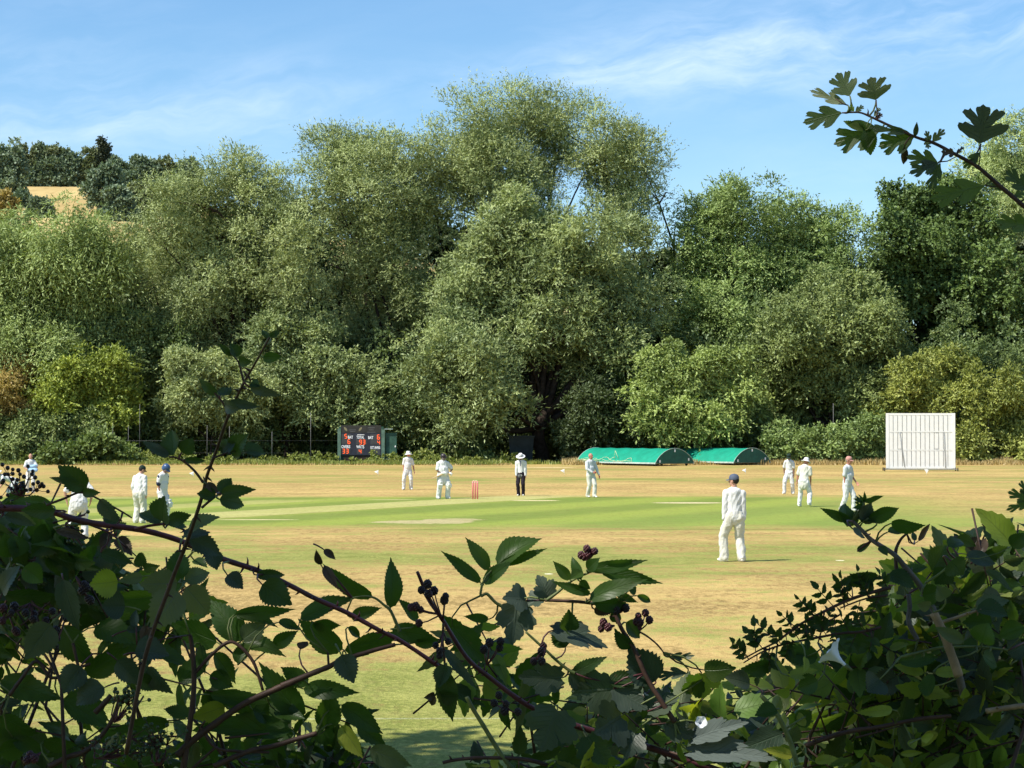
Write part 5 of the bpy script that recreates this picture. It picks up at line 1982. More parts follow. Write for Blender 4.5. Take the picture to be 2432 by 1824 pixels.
def lobed_local(kind, rng):
    """palmate (currant-like) or hawthorn leaf: base at y=0, tip at y=1"""
    if kind == 'haw':
        tips = [(0, 1.0), (0.36, .84), (-0.36, .84), (0.50, .50), (-0.50, .50)]
        notches = [(0.13, .62), (-0.13, .62), (0.20, .40), (-0.20, .40)]
        ordr = [(-.02, 0.0), (-.14, .10), (-.36, .24), (-.46, .32), (-.52, .44), (-.50, .52), (-.41, .50), (-.36, .55), (-.22, .46), (-.17, .45), (-.27, .60), (-.35, .66), (-.44, .78), (-.39, .86), (-.31, .84), (-.27, .90), (-.17, .78),
                (-.10, .68), (-.15, .84), (-.13, .93), (-.06, .94), (0, 1.0)]
    else:
        ordr = [(-.02, 0.02), (-.16, -.07), (-.26, .02), (-.40, .06), (-.46, .16), (-.42, .22), (-.55, .34), (-.58, .46), (-.50, .50), (-.50, .60), (-.38, .60), (-.33, .66), (-.24, .58), (-.28, .74), (-.22, .80), (-.20, .88), (-.11, .88), (-.08, .95), (0, 1.0)]
    left = ordr
    right = [(-x, y) for x, y in reversed(ordr[1:-1])]
    out = left + right
    # irregular teeth between the outline points
    o2 = []
    for k in range(len(out)):
        a, b = out[k], out[(k + 1) % len(out)]
        o2.append(a)
        mx_, my_ = (a[0] + b[0]) / 2, (a[1] + b[1]) / 2
        nx_, ny_ = (b[1] - a[1]), -(b[0] - a[0])
        j = rng.uniform(-.12, .06)
        o2.append((mx_ + nx_ * j, my_ + ny_ * j))
    cx, cy_ = 0.0, 0.36
    vs, uv, fs = [], [], []
    rings = (0.0, 0.35, 0.7, 1.0)
    N = len(o2)
    vs.append((cx, cy_, 0)); uv.append((.5, cy_))
    for r in rings[1:]:
        for (x, y) in o2:
            X, Y_ = cx + (x - cx) * r, cy_ + (y - cy_) * r
            vs.append((X, Y_, abs(X) * 0.7)); uv.append((0.5 + X, Y_))
    for i in range(N):
        fs.append((0, 1 + i, 1 + (i + 1) % N))
    for k in range(2):
        for i in range(N):
            a = 1 + k * N
            fs.append((a + i, a + N + i, a + N + (i + 1) % N, a + (i + 1) % N))
    return np.array(vs, dtype=float), [tuple(f) for f in fs], np.array(uv)


def place_leaf(vs, b, t, width, roll, fold, curl, rng, flipz=False):
    """map unit leaf onto base b / tip t; roll turns it about its own length"""
    b, t = np.array(b), np.array(t)
    d = t - b
    L = np.linalg.norm(d)
    d = d / L
    cam_dir = np.array([0, -1.0, 0.15])
    n = cam_dir - d * d.dot(cam_dir)
    n /= np.linalg.norm(n)
    s = np.cross(d, n)
    cr, sr = math.cos(roll), math.sin(roll)
    s2 = s * cr + n * sr
    n2 = -s * sr + n * cr
    if flipz:
        n2 = -n2
        s2 = -s2
    x, y, z = vs[:, 0], vs[:, 1], vs[:, 2]
    wav = np.sin(y * 9 + rng.uniform(0, 6)) * 0.012 * np.abs(x) * 4
    zz = z * width * fold * 1.0 + (-curl * (y - .5) ** 2 + curl * .25 + wav) * L
    return b + np.outer(y * L, d) + np.outer(x * width, s2) + np.outer(zz, n2)


def mesh_uv(name, vs, fs, uv, tint=0.5, thick=False):
    me = bpy.data.meshes.new(name)
    me.from_pydata([tuple(v) for v in vs], [], fs)
    ul = me.uv_layers.new(name='UVMap')
    li = np.empty(len(me.loops), dtype=np.int32)
    me.loops.foreach_get('vertex_index', li)
    ul.data.foreach_set('uv', np.asarray(uv, dtype=np.float32)[li].ravel())
    a = me.attributes.new('tint', 'FLOAT', 'POINT')
    a.data.foreach_set('value', np.full(len(vs), tint, dtype=np.float32) if np.isscalar(tint) else np.asarray(tint, dtype=np.float32))
    me.polygons.foreach_set('use_smooth', np.ones(len(me.polygons), dtype=bool))
    me.update()
    return me


def zz(ox, oy, sc):
    return lambda x, y: (ox + x / sc, oy + y / sc)


ZA, ZB, ZC, ZD = zz(0, 1200, 2.6586), zz(600, 1200, 2.6586), zz(1200, 1200, 2.6586), zz(1732, 1200, 2.6586)
ZH = zz(1800, 120, 3.4557)
Z5 = zz(300, 700, 2.963)
Z0 = zz(0, 980, 3.638)


STEM_PTS = []
PENDING = []


class Plant:
    def __init__(s, name, label, cat, base, seed=0, group=None):
        s.root = empty(name, base, label, cat, group)
        s.base = Vector(base)
        s.rng = random.Random(seed)
        s.nr = np.random.default_rng(seed)
        s.n = 0

    def stem(s, z, pts, Y, r, mat, thorns=0, name='cane', dy=None, th=1.0):
        """pts in zoom coordinates (x, y); Y single or (Y0, Y1); r in metres (r0,r1)"""
        Ys = Y if isinstance(Y, (tuple, list)) else (Y, Y)
        rs = r if isinstance(r, (tuple, list)) else (r, r)
        w3 = []
        n = len(pts)
        for i, (x, y) in enumerate(pts):
            px, py = z(x, y)
            w3.append(P(px, py, Ys[0] + (Ys[1] - Ys[0]) * i / max(1, n - 1)))
        # smooth with Catmull-Rom
        q = []
        for i in range(n - 1):
            p0, p1, p2, p3 = w3[max(i - 1, 0)], w3[i], w3[i + 1], w3[min(i + 2, n - 1)]
            for k in range(5):
                t = k / 5
                q.append(0.5 * ((2 * p1) + (p2 - p0) * t + (2 * p0 - 5 * p1 + 4 * p2 - p3) * t * t + (3 * p1 - p0 - 3 * p2 + p3) * t ** 3))
        q.append(w3[-1])
        rad = [rs[0] + (rs[1] - rs[0]) * i / (len(q) - 1) for i in range(len(q))]
        rad = [a * (1 + s.rng.uniform(-.07, .07)) for a in rad]
        m = MB()
        m.tube([p - s.base for p in q], rad, 8)
        if thorns:
            L = sum((q[i + 1] - q[i]).length for i in range(len(q) - 1))
            nt_ = int(L * thorns)
            for _ in range(nt_):
                i = s.rng.randrange(1, len(q) - 1)
                d = (q[i + 1] - q[i - 1]).normalized()
                p = q[i] + d * s.rng.uniform(-.5, .5) * (q[i + 1] - q[i]).length
                nrm = Vector([s.rng.gauss(0, 1) for _ in range(3)])
                nrm = (nrm - d * nrm.dot(d)).normalized()
                ln = s.rng.uniform(.005, .009) * th
                m.tube([p - s.base + nrm * rad[i] * .8, p - s.base + nrm * (rad[i] + ln * .6) - d * ln * .15, p - s.base + nrm * (rad[i] + ln) - d * ln * .45],
                       [.0016 * th, .0009 * th, .0001], 5)
        m.build(name, mat, s.root)
        s.last = q
        STEM_PTS.extend(q)
        return q

    def leaf(s, z, bx, by, tx, ty, wz, kind='b', Y=3.0, mat=None, roll=None, curl=None, dt=None, name='leaf', fold=None, flip=False, label=None):
        """leaf traced from base (bx,by) to tip (tx,ty), wz = visible width in the same zoom pixels"""
        rng = s.rng
        b0, t0 = z(bx, by), z(tx, ty)
        sc = 1.0 / (z(1, 0)[0] - z(0, 0)[0])
        dt = rng.uniform(-.02, .025) if dt is None else dt
        b = P(*b0, Y)
        t = P(*t0, Y + dt)
        roll = rng.uniform(-.75, .75) if roll is None else roll
        width = wz / sc / FPX * Y / max(.45, math.cos(roll)) * {'e': 1.12, 'b': 1.18, 's': 1.1, 'haw': .88, 'palm': 1.0}[kind]
        shape = {'b': 'b', 'e': 'e', 's': 's'}.get(kind, None)
        if kind == 'haw' or kind == 'palm':
            vs, fs, uv = lobed_local(kind, rng)
            vs = vs.copy()
            vs[:, 0] *= 0.95
        else:
            vs, fs, uv = leaf_local(kind, rows=22 if kind == 'b' else 26)
        curl = rng.uniform(-.12, .42) if curl is None else curl
        fold = rng.uniform(.15, .5) if fold is None else fold
        w3 = place_leaf(vs, np.array(b) , np.array(t), width, roll, fold, curl, s.nr, flip)
        w3 = w3 - np.array(s.base)
        if mat is None:
            mat = L_BR if kind == 'b' else (L_EL if kind in 'es' else L_HAW)
        PENDING.append((s, name, w3, fs, uv, rng.random(), mat, label, Vector(b), Vector(t), kind))
        s.n += 1

    def stalk(s, a, b, r=.0012, mat=None, name='leaf_stalk'):
        m = MB()
        mid = a.lerp(b, .5) + Vector((0, 0, -.1)) * (b - a).length
        m.tube([a - s.base, mid - s.base, b - s.base], [r * 1.2, r, r * .9], 6)
        m.build(name, mat or cane_green, s.root)

    def berries(s, z, pts, Y=3.0, mat=None, r=.0053, stalk_to=None, name='berry_cluster', druplets=True):
        m = MB()
        w3 = [P(*z(x, y), Y + s.rng.uniform(-.01, .01)) for x, y in pts]
        for p in w3:
            c = p - s.base
            if druplets:
                rr_ = r * s.rng.uniform(.85, 1.15)
                for k in range(26):
                    zf = 1 - 2 * (k + .5) / 26
                    a = k * 2.39996
                    q = math.sqrt(1 - zf * zf)
                    m.ball(c + Vector((q * math.cos(a), q * math.sin(a), zf * 1.15)) * rr_ * .72, rr_ * .36, 7, 5)
                m.ball(c, rr_ * .75, 8, 6)
            else:
                m.ball(c, r * s.rng.uniform(.9, 1.1), 10, 7)
        o = m.build(name, mat or berry_d, s.root)
        if stalk_to is not None:
            st = P(*z(*stalk_to), Y) - s.base
            m = MB()
            cs = [p - s.base for p in w3]
            if len(cs) > 12:
                subs = [cs[i].lerp(st, .35) for i in range(0, len(cs), 5)]
                for q in subs:
                    m.tube([st, st.lerp(q, .5) + Vector((s.rng.uniform(-.004, .004), 0, -.003)), q], [.0014, .0011, .0009], 5)
                for c in cs:
                    q = min(subs, key=lambda a: (a - c).length)
                    m.tube([q, q.lerp(c, .5) + Vector((0, 0, -.001)), c], [.0007, .0005, .0004], 5)
            else:
                for c in cs:
                    m.tube([st, st.lerp(c, .6) + Vector((0, 0, -.002)), c], [.0013, .001, .0008], 5)
            m.build('stalk', cane_red, o)


# ---- 1. arching bramble cane from the left edge
PA = Plant('bramble', 'bramble with a long thorny dark red cane arching down from the left edge', 'bramble', P(-40, 1900, 3.0), 1)
one = zz(0, 0, 1.0)
PA.stem(one, [(-60, 1215), (0, 1207), (109, 1212), (169, 1231), (226, 1243), (320, 1256), (376, 1268), (432, 1286), (489, 1312), (545, 1333), (620, 1358), (700, 1396), (750, 1422), (826, 1456), (901, 1497), (953, 1523), (1032, 1576), (1060, 1600)],
        (2.85, 3.05), (.0046, .0028), cane_red, thorns=55, th=1.2)
A = lambda *a, **k: PA.leaf(ZA, *a, **k)
A(60, 20, 230, 120, 80, 'b', 2.95, L_PALE)
A(30, 60, 220, 130, 60, 'b', 2.9, L_BLUE)
A(700, 175, 570, 250, 75, 'b'); A(700, 170, 650, 310, 70, 'b', mat=L_BRN); A(740, 205, 835, 320, 75, 'b', mat=L_BRN)
A(720, 180, 800, 110, 70, 'b')
PA.stem(ZA, [(560, 120), (640, 150), (700, 178), (740, 210)], 2.95, (.0018, .0012), cane_red, 60)
PA.stem(ZA, [(690, 178), (680, 230), (670, 250)], 2.95, (.0013, .001), cane_red)
A(1010, 115, 880, 50, 90, 'b', 2.88); A(1030, 105, 1040, -60, 130, 'b', 2.86, L_BR); A(1060, 105, 1210, 60, 80, 'b', 2.88); A(1060, 115, 1180, 140, 55, 'b', 2.88)
PA.stem(ZA, [(850, 150), (950, 128), (1060, 120), (1150, 150), (1200, 185)], 2.9, (.002, .0013), cane_red, 50)
A(1190, 175, 1392, 75, 85, 'b', 2.85, L_PALE, label='pale leaf with a ragged edge'); A(1160, 200, 1330, 170, 70, 'b', 2.88, L_BLUE)
A(1190, 205, 1400, 320, 110, 'b', 2.9, L_BLUE); A(1330, 290, 1370, 410, 90, 'b', 2.93, L_BLUE)
A(1225, 345, 1310, 395, 50, 'b'); A(860, 320, 930, 375, 80, 'b'); A(905, 400, 1012, 380, 50, 'b')
A(640, 300, 835, 370, 75, 'b', 2.95); A(760, 380, 740, 290, 70, 'b', mat=L_BLUE)
A(1145, 465, 1120, 280, 125, 'b', 2.8, L_EL, roll=.1); A(1165, 475, 1325, 425, 95, 'b', 2.8, L_PALE, roll=.1)
A(1120, 490, 880, 500, 150, 'b', 2.78, L_PALE, roll=.15, fold=.1); A(1125, 545, 950, 790, 185, 'b', 2.76, L_PALE, roll=.1, fold=.1); A(1175, 520, 1320, 690, 150, 'b', 2.78, L_PALE, roll=.1, fold=.1)
PA.stem(ZA, [(1140, 240), (1130, 330), (1142, 480), (1150, 560)], 2.83, (.0015, .001), cane_red, 40)
A(745, 480, 565, 500, 150, 'b', 2.8, L_YEL_SUN, roll=.2); A(900, 450, 740, 480, 60, 'b', 2.8, L_PALE)
A(790, 640, 640, 640, 150, 'b', 3.0, L_BLUE); A(860, 770, 862, 655, 55, 'b', 3.0, L_BLUE); A(800, 790, 905, 775, 45, 'b', 3.0, L_BLUE)
A(850, 930, 1070, 950, 130, 'b', 2.95, L_BLUE); A(740, 980, 885, 1130, 120, 'b', 2.95, L_BLUE); A(850, 1080, 995, 1165, 85, 'b', 2.97); A(935, 1020, 1095, 1190, 90, 'b', 2.98, L_BLUE)
A(930, 760, 900, 880, 60, 'b', 3.0, L_BRN); A(1000, 850, 880, 870, 45, 'b', 3.0, L_BLUE)
A(320, 750, 155, 975, 150, 'b', 2.85, L_BLUE); A(400, 470, 500, 790, 120, 'b', 2.84, L_BLUE); A(150, 390, 270, 490, 110, 'b', 2.9, L_EL)
A(510, 1015, 395, 1190, 140, 'b', 2.9, L_BLUE); A(660, 1150, 480, 1265, 140, 'b', 2.9, L_BLUE)
A(15, 555, 130, 380, 100, 'b', 2.85, L_BLUE); A(350, 30, 130, 30, 80, 'b', 2.8, L_BR)
B = lambda *a, **k: PA.leaf(ZB, *a, **k)
B(20, 440, 205, 440, 60, 'b', 2.95); B(60, 500, 250, 630, 150, 'b', 2.9, L_BR); B(-160, 440, -60, 530, 90, 'b', 2.9, L_BLUE)
B(560, 945, 640, 1125, 125, 'b', 2.85, L_BLUE, roll=.1); B(1225, 1010, 1175, 1155, 95, 'b', 2.95); B(1180, 1195, 1305, 1200, 75, 'b', 2.95)
B(1215, 1040, 1265, 1370, 130, 'e', 2.95, L_BR); B(1215, 910, 1425, 1170, 55, 'b', 2.95, L_BLUE); B(1150, 1195, 1080, 1215, 40, 'b', 2.95, L_BRN); B(1150, 1200, 1130, 1265, 45, 'b', 2.95, L_BRN)
PA.berries(ZB, [(1105, 498), (1065, 535), (1145, 540), (1110, 560), (1218, 575), (1210, 600)], 2.95, stalk_to=(1200, 735))
PA.berries(ZB, [(1000, 645), (1060, 660), (1050, 745), (1030, 640)], 2.95, mat=berry_r, stalk_to=(1190, 690))
PA.berries(ZB, [(1155, 885), (1180, 920), (1180, 950), (1235, 860)], 2.96, stalk_to=(1205, 800))
PA.berries(ZB, [(1495, 868), (1460, 910), (1560, 900), (1565, 860)], 2.96, stalk_to=(1480, 1010))
PA.berries(ZB, [(1775, 990), (1825, 925), (1825, 985)], 2.96, stalk_to=(1850, 900))
PA.berries(ZB, [(1555, 1200), (1525, 1250), (1600, 1255), (1590, 1300), (1675, 1305)], 2.96, stalk_to=(1620, 1290))
PA.berries(ZA, [(530, 500), (520, 540), (555, 590), (545, 520), (570, 600)], 2.9, stalk_to=(480, 450))
PA.berries(ZA, [(90, 640), (70, 680), (160, 680), (215, 690), (330, 670), (210, 720)], 2.9, stalk_to=(190, 620))
PA.berries(ZA, [(350, 790), (360, 840), (350, 890), (290, 730), (420, 710)], 2.9, stalk_to=(440, 640))
PA.berries(ZA, [(20, 650), (15, 730), (105, 800), (95, 790)], 2.9, stalk_to=(60, 700), mat=berry_r)
PA.berries(ZA, [(190, 1580), (215, 1600), (170, 1610)], 2.85, stalk_to=(260, 1560), mat=berry_r)
PA.stem(ZB, [(1040, 420), (1110, 580), (1210, 740), (1350, 960), (1500, 1090), (1700, 1240), (1861, 1330)], (2.95, 3.05), (.0022, .0042), cane_red, 45)
PA.stem(ZC, [(261, 1330), (300, 1345), (500, 1410), (740, 1480), (960, 1545), (1200, 1630), (1500, 1720)], (3.05, 3.1), (.0042, .0045), cane_red, 45)
PA.stem(ZB, [(1205, 745), (1200, 850), (1210, 960), (1215, 1050)], 2.96, (.0018, .0014), cane_brown)
PA.stem(ZB, [(1215, 1050), (1180, 1130), (1160, 1195)], 2.96, (.0012, .0008), cane_green)

# ---- 2. tall bramble shoot that rises in front of the tree line
PS = Plant('bramble', 'tall upright thorny bramble shoot rising on the left in front of the distant trees', 'bramble', P(420, 1850, 2.4), 2)
PS.stem(one, [(300, 1790), (345, 1560), (400, 1400), (435, 1310), (459, 1245), (482, 1172), (492, 1129), (516, 1064), (536, 1004), (560, 948), (583, 902), (603, 868), (621, 836), (640, 802)],
        (2.7, 2.3), (.0029, .0009), cane_brown, thorns=40)
S_ = lambda *a, **k: PS.leaf(Z5, *a, **k)
S_(660, 1395, 740, 1290, 90, 'b', 2.42); S_(670, 1400, 915, 1370, 80, 'b', 2.40); S_(655, 1440, 830, 1485, 100, 'b', 2.42, roll=.2); S_(630, 1420, 495, 1400, 80, 'b', 2.44); S_(560, 1330, 660, 1400, 50, 'b', 2.44, L_BRN)
PS.stem(Z5, [(530, 1500), (600, 1440), (660, 1400), (700, 1385)], 2.44, (.0016, .001), cane_brown, 30)
PS.stem(Z5, [(540, 1320), (480, 1240), (400, 1170), (330, 1140)], 2.42, (.0016, .001), cane_brown, 40)
S_(300, 1140, 110, 1030, 60, 'b', 2.42, L_BLUE); S_(330, 1130, 320, 950, 130, 'b', 2.42); S_(390, 1110, 470, 1010, 90, 'b', 2.42); S_(400, 1160, 560, 1170, 40, 'b', 2.42)
PS.stem(Z5, [(610, 1150), (660, 1130), (720, 1110)], 2.42, (.0013, .0009), cane_brown)
S_(680, 1130, 780, 1020, 100, 'b', 2.43); S_(740, 1120, 860, 980, 130, 'b', 2.43); S_(830, 1100, 980, 1120, 90, 'b', 2.43); S_(700, 1120, 690, 1030, 60, 'b', 2.43)
PS.stem(Z5, [(715, 830), (680, 760), (620, 690)], 2.38, (.0014, .0009), cane_brown)
S_(640, 700, 510, 590, 55, 'b', 2.38); S_(660, 710, 740, 650, 70, 'b', 2.38); S_(690, 760, 810, 800, 70, 'b', 2.38, L_BLUE); S_(720, 760, 940, 790, 60, 'b', 2.38, L_BLUE)
S_(870, 650, 1090, 710, 60, 'b', 2.36, L_BLUE); S_(880, 620, 940, 650, 60, 'b', 2.36)
PS.stem(Z5, [(825, 610), (800, 510), (780, 460), (720, 400)], 2.36, (.0013, .0008), cane_brown)
S_(740, 430, 640, 340, 40, 'b', 2.36); S_(780, 440, 730, 340, 70, 'b', 2.36); S_(790, 460, 890, 470, 60, 'b', 2.36); S_(960, 440, 1095, 440, 60, 'b', 2.34, L_EL)
S_(1010, 300, 1080, 250, 40, 'b', 2.33); S_(1010, 305, 950, 250, 35, 'b', 2.33)
# leaves beside it over the batter
F = lambda *a, **k: PS.leaf(Z0, *a, **k)
F(750, 650, 500, 455, 175, 'b', 2.7, L_BR, roll=.1, curl=.3); F(640, 570, 425, 560, 45, 'b', 2.7, L_BLUE); F(710, 690, 870, 690, 70, 'b', 2.7); F(860, 750, 1060, 940, 110, 'b', 2.7, L_BLUE); F(1010, 960, 890, 880, 80, 'b', 2.7)
PS.stem(Z0, [(400, 800), (560, 740), (700, 690), (860, 750), (1060, 860), (1140, 910)], 2.7, (.0016, .001), cane_brown, 25)
PS.stem(Z0, [(650, 580), (690, 640), (715, 690)], 2.7, (.0012, .0009), cane_brown)

# ---- 3. elder bush: long pointed leaves through the left and middle
PE = Plant('elder_shrub', 'elder shrub with long pointed toothed leaves spreading over the lower left and centre', 'shrub', P(500, 1950, 3.1), 3)
def maker(plant, z, **dflt):
    def f(bx, by, tx, ty, w_, kind=None, Y=None, **k):
        kk = {**dflt, **k}
        if kind: kk['kind'] = kind
        if Y: kk['Y'] = Y
        return plant.leaf(z, bx, by, tx, ty, w_, **kk)
    return f


EA = maker(PE, ZA, kind='e', Y=3.1)
EB = maker(PE, ZB, kind='e', Y=3.1)
for q in [(380, 150, 190, 330, 190), (300, 280, 530, 385, 120), (330, 280, 560, 200, 80), (450, 380, 660, 410, 60), (20, 560, 405, 560, 90), (300, 330, 440, 490, 90),
          (1000, 575, 630, 605, 120), (1370, 865, 1065, 735, 150), (1530, 855, 1320, 590, 170), (1480, 690, 1870, 655, 85), (1500, 695, 1760, 775, 70),
          (1525, 870, 1810, 960, 95), (400, 755, 610, 1020, 170), (600, 770, 870, 880, 150), (540, 1065, 820, 890, 130), (0, 1110, 410, 1230, 150), (390, 1230, 690, 1410, 180),
          (1070, 1370, 690, 1425, 105), (1840, 1425, 1215, 1385, 150), (1350, 935, 1490, 1130, 95), (1325, 1070, 1475, 1150, 115), (1325, 1195, 1770, 1240, 90),
          (1205, 1320, 1030, 1285, 80), (0, 1330, 250, 1440, 150), (80, 1465, 310, 1575, 95), (275, 1490, 490, 1515, 90), (1265, 880, 1295, 1070, 60), (60, 330, 30, 170, 120), (250, 60, 330, 260, 140),
          (130, 200, 80, 340, 120), (0, 1560, 190, 1500, 120), (540, 1640, 700, 1560, 110), (900, 1640, 1040, 1540, 90), (1560, 1560, 1640, 1440, 90), (1500, 1000, 1560, 860, 90)]:
    EA(*q)
EA(1420, 1270, 1200, 1345, 120, mat=L_YEL_SUN, label='yellowish pale leaf'); EA(1530, 850, 1680, 740, 120, 'b', mat=L_PALE)
for q in [(760, 580, 440, 365, 95), (870, 650, 870, 325, 105), (1440, 490, 1185, 285, 75), (1490, 410, 1340, 200, 85), (1545, 385, 1830, 210, 135), (1455, 490, 1645, 350, 85),
          (1560, 375, 1865, 270, 60), (300, 720, 665, 580, 110), (620, 710, 820, 645, 80), (570, 910, 285, 715, 150), (580, 915, 970, 790, 110), (880, 785, 1165, 840, 115),
          (1040, 730, 915, 585, 65), (315, 1350, 35, 985, 160), (350, 1130, 175, 1020, 110), (320, 1160, 680, 1185, 115), (460, 1410, 500, 1145, 150), (560, 1260, 825, 1445, 130), (420, 1390, 500, 1525, 110),
          (1260, 765, 1495, 1010, 140), (160, 740, 310, 790, 60), (130, 890, 290, 790, 90), (600, 770, 680, 840, 50), (1490, 720, 1330, 700, 55), (1020, 870, 1220, 850, 60),
          (140, 1290, 335, 1350, 100), (0, 1290, 110, 1360, 120), (60, 1500, 220, 1600, 120), (380, 740, 560, 760, 70)]:
    EB(*q)
EB(560, 1390, 700, 1600, 110, mat=L_YEL_SUN); EB(740, 1540, 1010, 1650, 130, mat=L_PALE); EB(450, 385, 545, 540, 60, mat=L_BRN); EB(430, 375, 400, 275, 45, mat=L_BRN); EB(450, 280, 525, 345, 45, mat=L_BRN); EB(300, 910, 350, 860, 60, mat=L_BRN)
for pts, r in [([(1200, 820), (1212, 900), (1225, 1050), (1220, 1200), (1200, 1380), (1180, 1520), (1150, 1700)], (.0030, .0045)),
               ([(1230, 1060), (1330, 950), (1430, 870), (1500, 880), (1600, 990), (1660, 1170)], (.0026, .0022)),
               ([(1120, 1580), (1200, 1500), (1330, 1400), (1530, 1260), (1720, 1170), (1861, 1110)], (.0052, .0042)),
               ([(1350, 1650), (1480, 1590), (1600, 1545), (1730, 1520), (1861, 1480), (2000, 1440)], (.0040, .0034)),
               ([(310, 1650), (430, 1590), (560, 1540), (700, 1370), (760, 1200)], (.0045, .0025)),
               ([(60, 1200), (140, 1090), (230, 985), (330, 1090), (460, 1040), (570, 1000)], (.0028, .0020)),
               ([(460, 870), (490, 1000), (530, 1150)], (.0022, .0022)), ([(600, 1310), (660, 1250), (700, 1200)], (.0040, .0036)),
               ([(1270, 1400), (1360, 1530), (1540, 1555), (1700, 1560)], (.0022, .0018)), ([(1360, 1530), (1260, 1620), (1180, 1700)], (.002, .002)), ([(1420, 1470), (1700, 1440)], (.0018, .0012))]:
    PE.stem(ZA, pts, 3.08, r, cane_brown, name='branch')
PE.stem(ZB, [(180, 1140), (260, 1110), (380, 1060), (480, 1020), (560, 980), (750, 920), (900, 880)], 3.08, (.0045, .0030), cane_brown, name='branch')
PE.stem(ZB, [(480, 1020), (475, 930)], 3.08, (.0018, .0016), cane_brown, name='branch')
PE.stem(ZB, [(630, 585), (700, 575), (770, 585), (830, 630), (870, 665), (905, 740), (930, 800)], 3.08, (.0012, .0026), cane_green, name='branch')
PE.stem(ZB, [(1450, 495), (1440, 570), (1480, 560), (1535, 615), (1600, 650)], 3.08, (.0018, .0024), cane_green, name='branch')
PE.berries(ZA, [(PE.rng.gauss(800, 55), PE.rng.gauss(1215, 35)) for i in range(46)], 3.05, mat=berry_g, r=.0027, druplets=False, stalk_to=(720, 1370))
PE.berries(ZA, [(PE.rng.gauss(990, 60), PE.rng.gauss(1490, 50)) for i in range(60)], 3.05, mat=berry_g, r=.0027, druplets=False, stalk_to=(1000, 1640))
PE.berries(ZA, [(PE.rng.gauss(800, 110), PE.rng.gauss(1520, 45)) for i in range(60)], 3.05, mat=berry_g, r=.0027, druplets=False, stalk_to=(620, 1600))
# dark elderberries over the left fielder
Z1 = zz(0, 1060, 5.267)
PE.berries(Z1, [(30, 230), (60, 350), (100, 350), (95, 270), (160, 290), (160, 345), (230, 300), (350, 250), (160, 410), (215, 420), (250, 350), (300, 380), (200, 480), (260, 540), (300, 500), (410, 310), (400, 350), (440, 390), (475, 450),
                (525, 470), (545, 500), (600, 565), (460, 550), (415, 470), (140, 530), (330, 550), (220, 520), (180, 560), (25, 450), (95, 610), (40, 430), (10, 640), (150, 690), (500, 500), (380, 540), (280, 460), (250, 500)],
           2.95, mat=berry_d, r=.0029, druplets=False, stalk_to=(250, 620))
PE.berries(Z1, [(1100, 820), (945, 985), (890, 1025), (1025, 1060), (855, 1190), (940, 1210), (1030, 1215), (1050, 1270)], 3.0, mat=berry_g, r=.0029, druplets=False, stalk_to=(820, 960))
for q in [((650, 740), (330, 640), 100)]:
    PE.leaf(Z1, *q[0], 130, 690, 190, 'e', 2.9)
PE.leaf(Z1, 700, 1050, 1150, 1165, 110, 'e', 3.0, L_BRN)

# ---- 4. currant-like bush with lobed leaves in the centre
PC = Plant('currant_bush', 'lobed-leaved bush with dark blue-green palmate leaves right of centre at the bottom', 'shrub', P(1400, 1950, 3.0), 4)
CC = maker(PC, ZC, kind='palm', Y=3.0, mat=L_BLUE)
CC(70, 620, 40, 880, 240, roll=.2); CC(270, 590, 200, 440, 150, roll=-.3); CC(130, 600, -20, 590, 170); CC(240, 590, 130, 640, 110)
CC(300, 790, 650, 900, 150, roll=.7); CC(380, 900, 310, 760, 100, kind='b', mat=L_BR); CC(410, 790, 400, 655, 100, kind='b', mat=L_BR)
CC(430, 1055, 645, 955, 70, kind='b', mat=L_BR); CC(360, 1090, 80, 1080, 200, roll=.3); CC(410, 1040, 540, 1120, 130, kind='b')
CC(950, 1110, 775, 895, 190, kind='b', roll=.1); CC(680, 1160, 420, 1180, 260, mat=L_BR, roll=.2); CC(690, 1160, 900, 1290, 200, roll=.3)
CC(330, 1290, 220, 1560, 330, mat=L_BR, roll=.1); CC(730, 1330, 560, 1440, 300, roll=.3); CC(1240, 1060, 1250, 1220, 200, mat=L_YEL_SUN, roll=.2); CC(1240, 1100, 1110, 1170, 150, mat=L_EL)
CC(1255, 1040, 1460, 1025, 115, kind='b', mat=L_BR); CC(1180, 1480, 1540, 1370, 130, roll=.4, mat=L_WEB, label='pale webby grey-blue leaf'); CC(1170, 1560, 1720, 1610, 150, roll=.6, mat=L_WEB); CC(1200, 1380, 1180, 1520, 120, mat=L_WEB)
CC(520, 1460, 640, 1640, 260, mat=L_EL, roll=.2); CC(330, 1610, 480, 1650, 200, mat=L_EL); CC(1020, 1380, 1200, 1460, 150); CC(900, 1300, 1100, 1210, 170, mat=L_BR); CC(820, 1440, 760, 1600, 200)
CC(700, 740, 690, 640, 60, kind='b', mat=L_BR); CC(800, 900, 690, 775, 70, kind='b', mat=L_BR); CC(760, 740, 850, 840, 85, kind='b', mat=L_BR); CC(560, 655, 680, 680, 55, kind='b', mat=L_BRN)
CC(650, 1110, 860, 1090, 90, kind='b', mat=L_BR); CC(1150, 1060, 960, 1090, 90, kind='haw', mat=L_BR); CC(1030, 960, 1200, 950, 60, kind='haw', mat=L_BR)
PC.berries(ZC, [(515, 275), (480, 315), (550, 295), (565, 290), (525, 310), (500, 325)], 2.98, stalk_to=(520, 350), mat=berry_r)
PC.berries(ZC, [(720, 650), (760, 650), (700, 665)], 2.98, stalk_to=(690, 690)); PC.berries(ZC, [(605, 780), (620, 740), (650, 770)], 2.98, stalk_to=(690, 760), mat=berry_r)
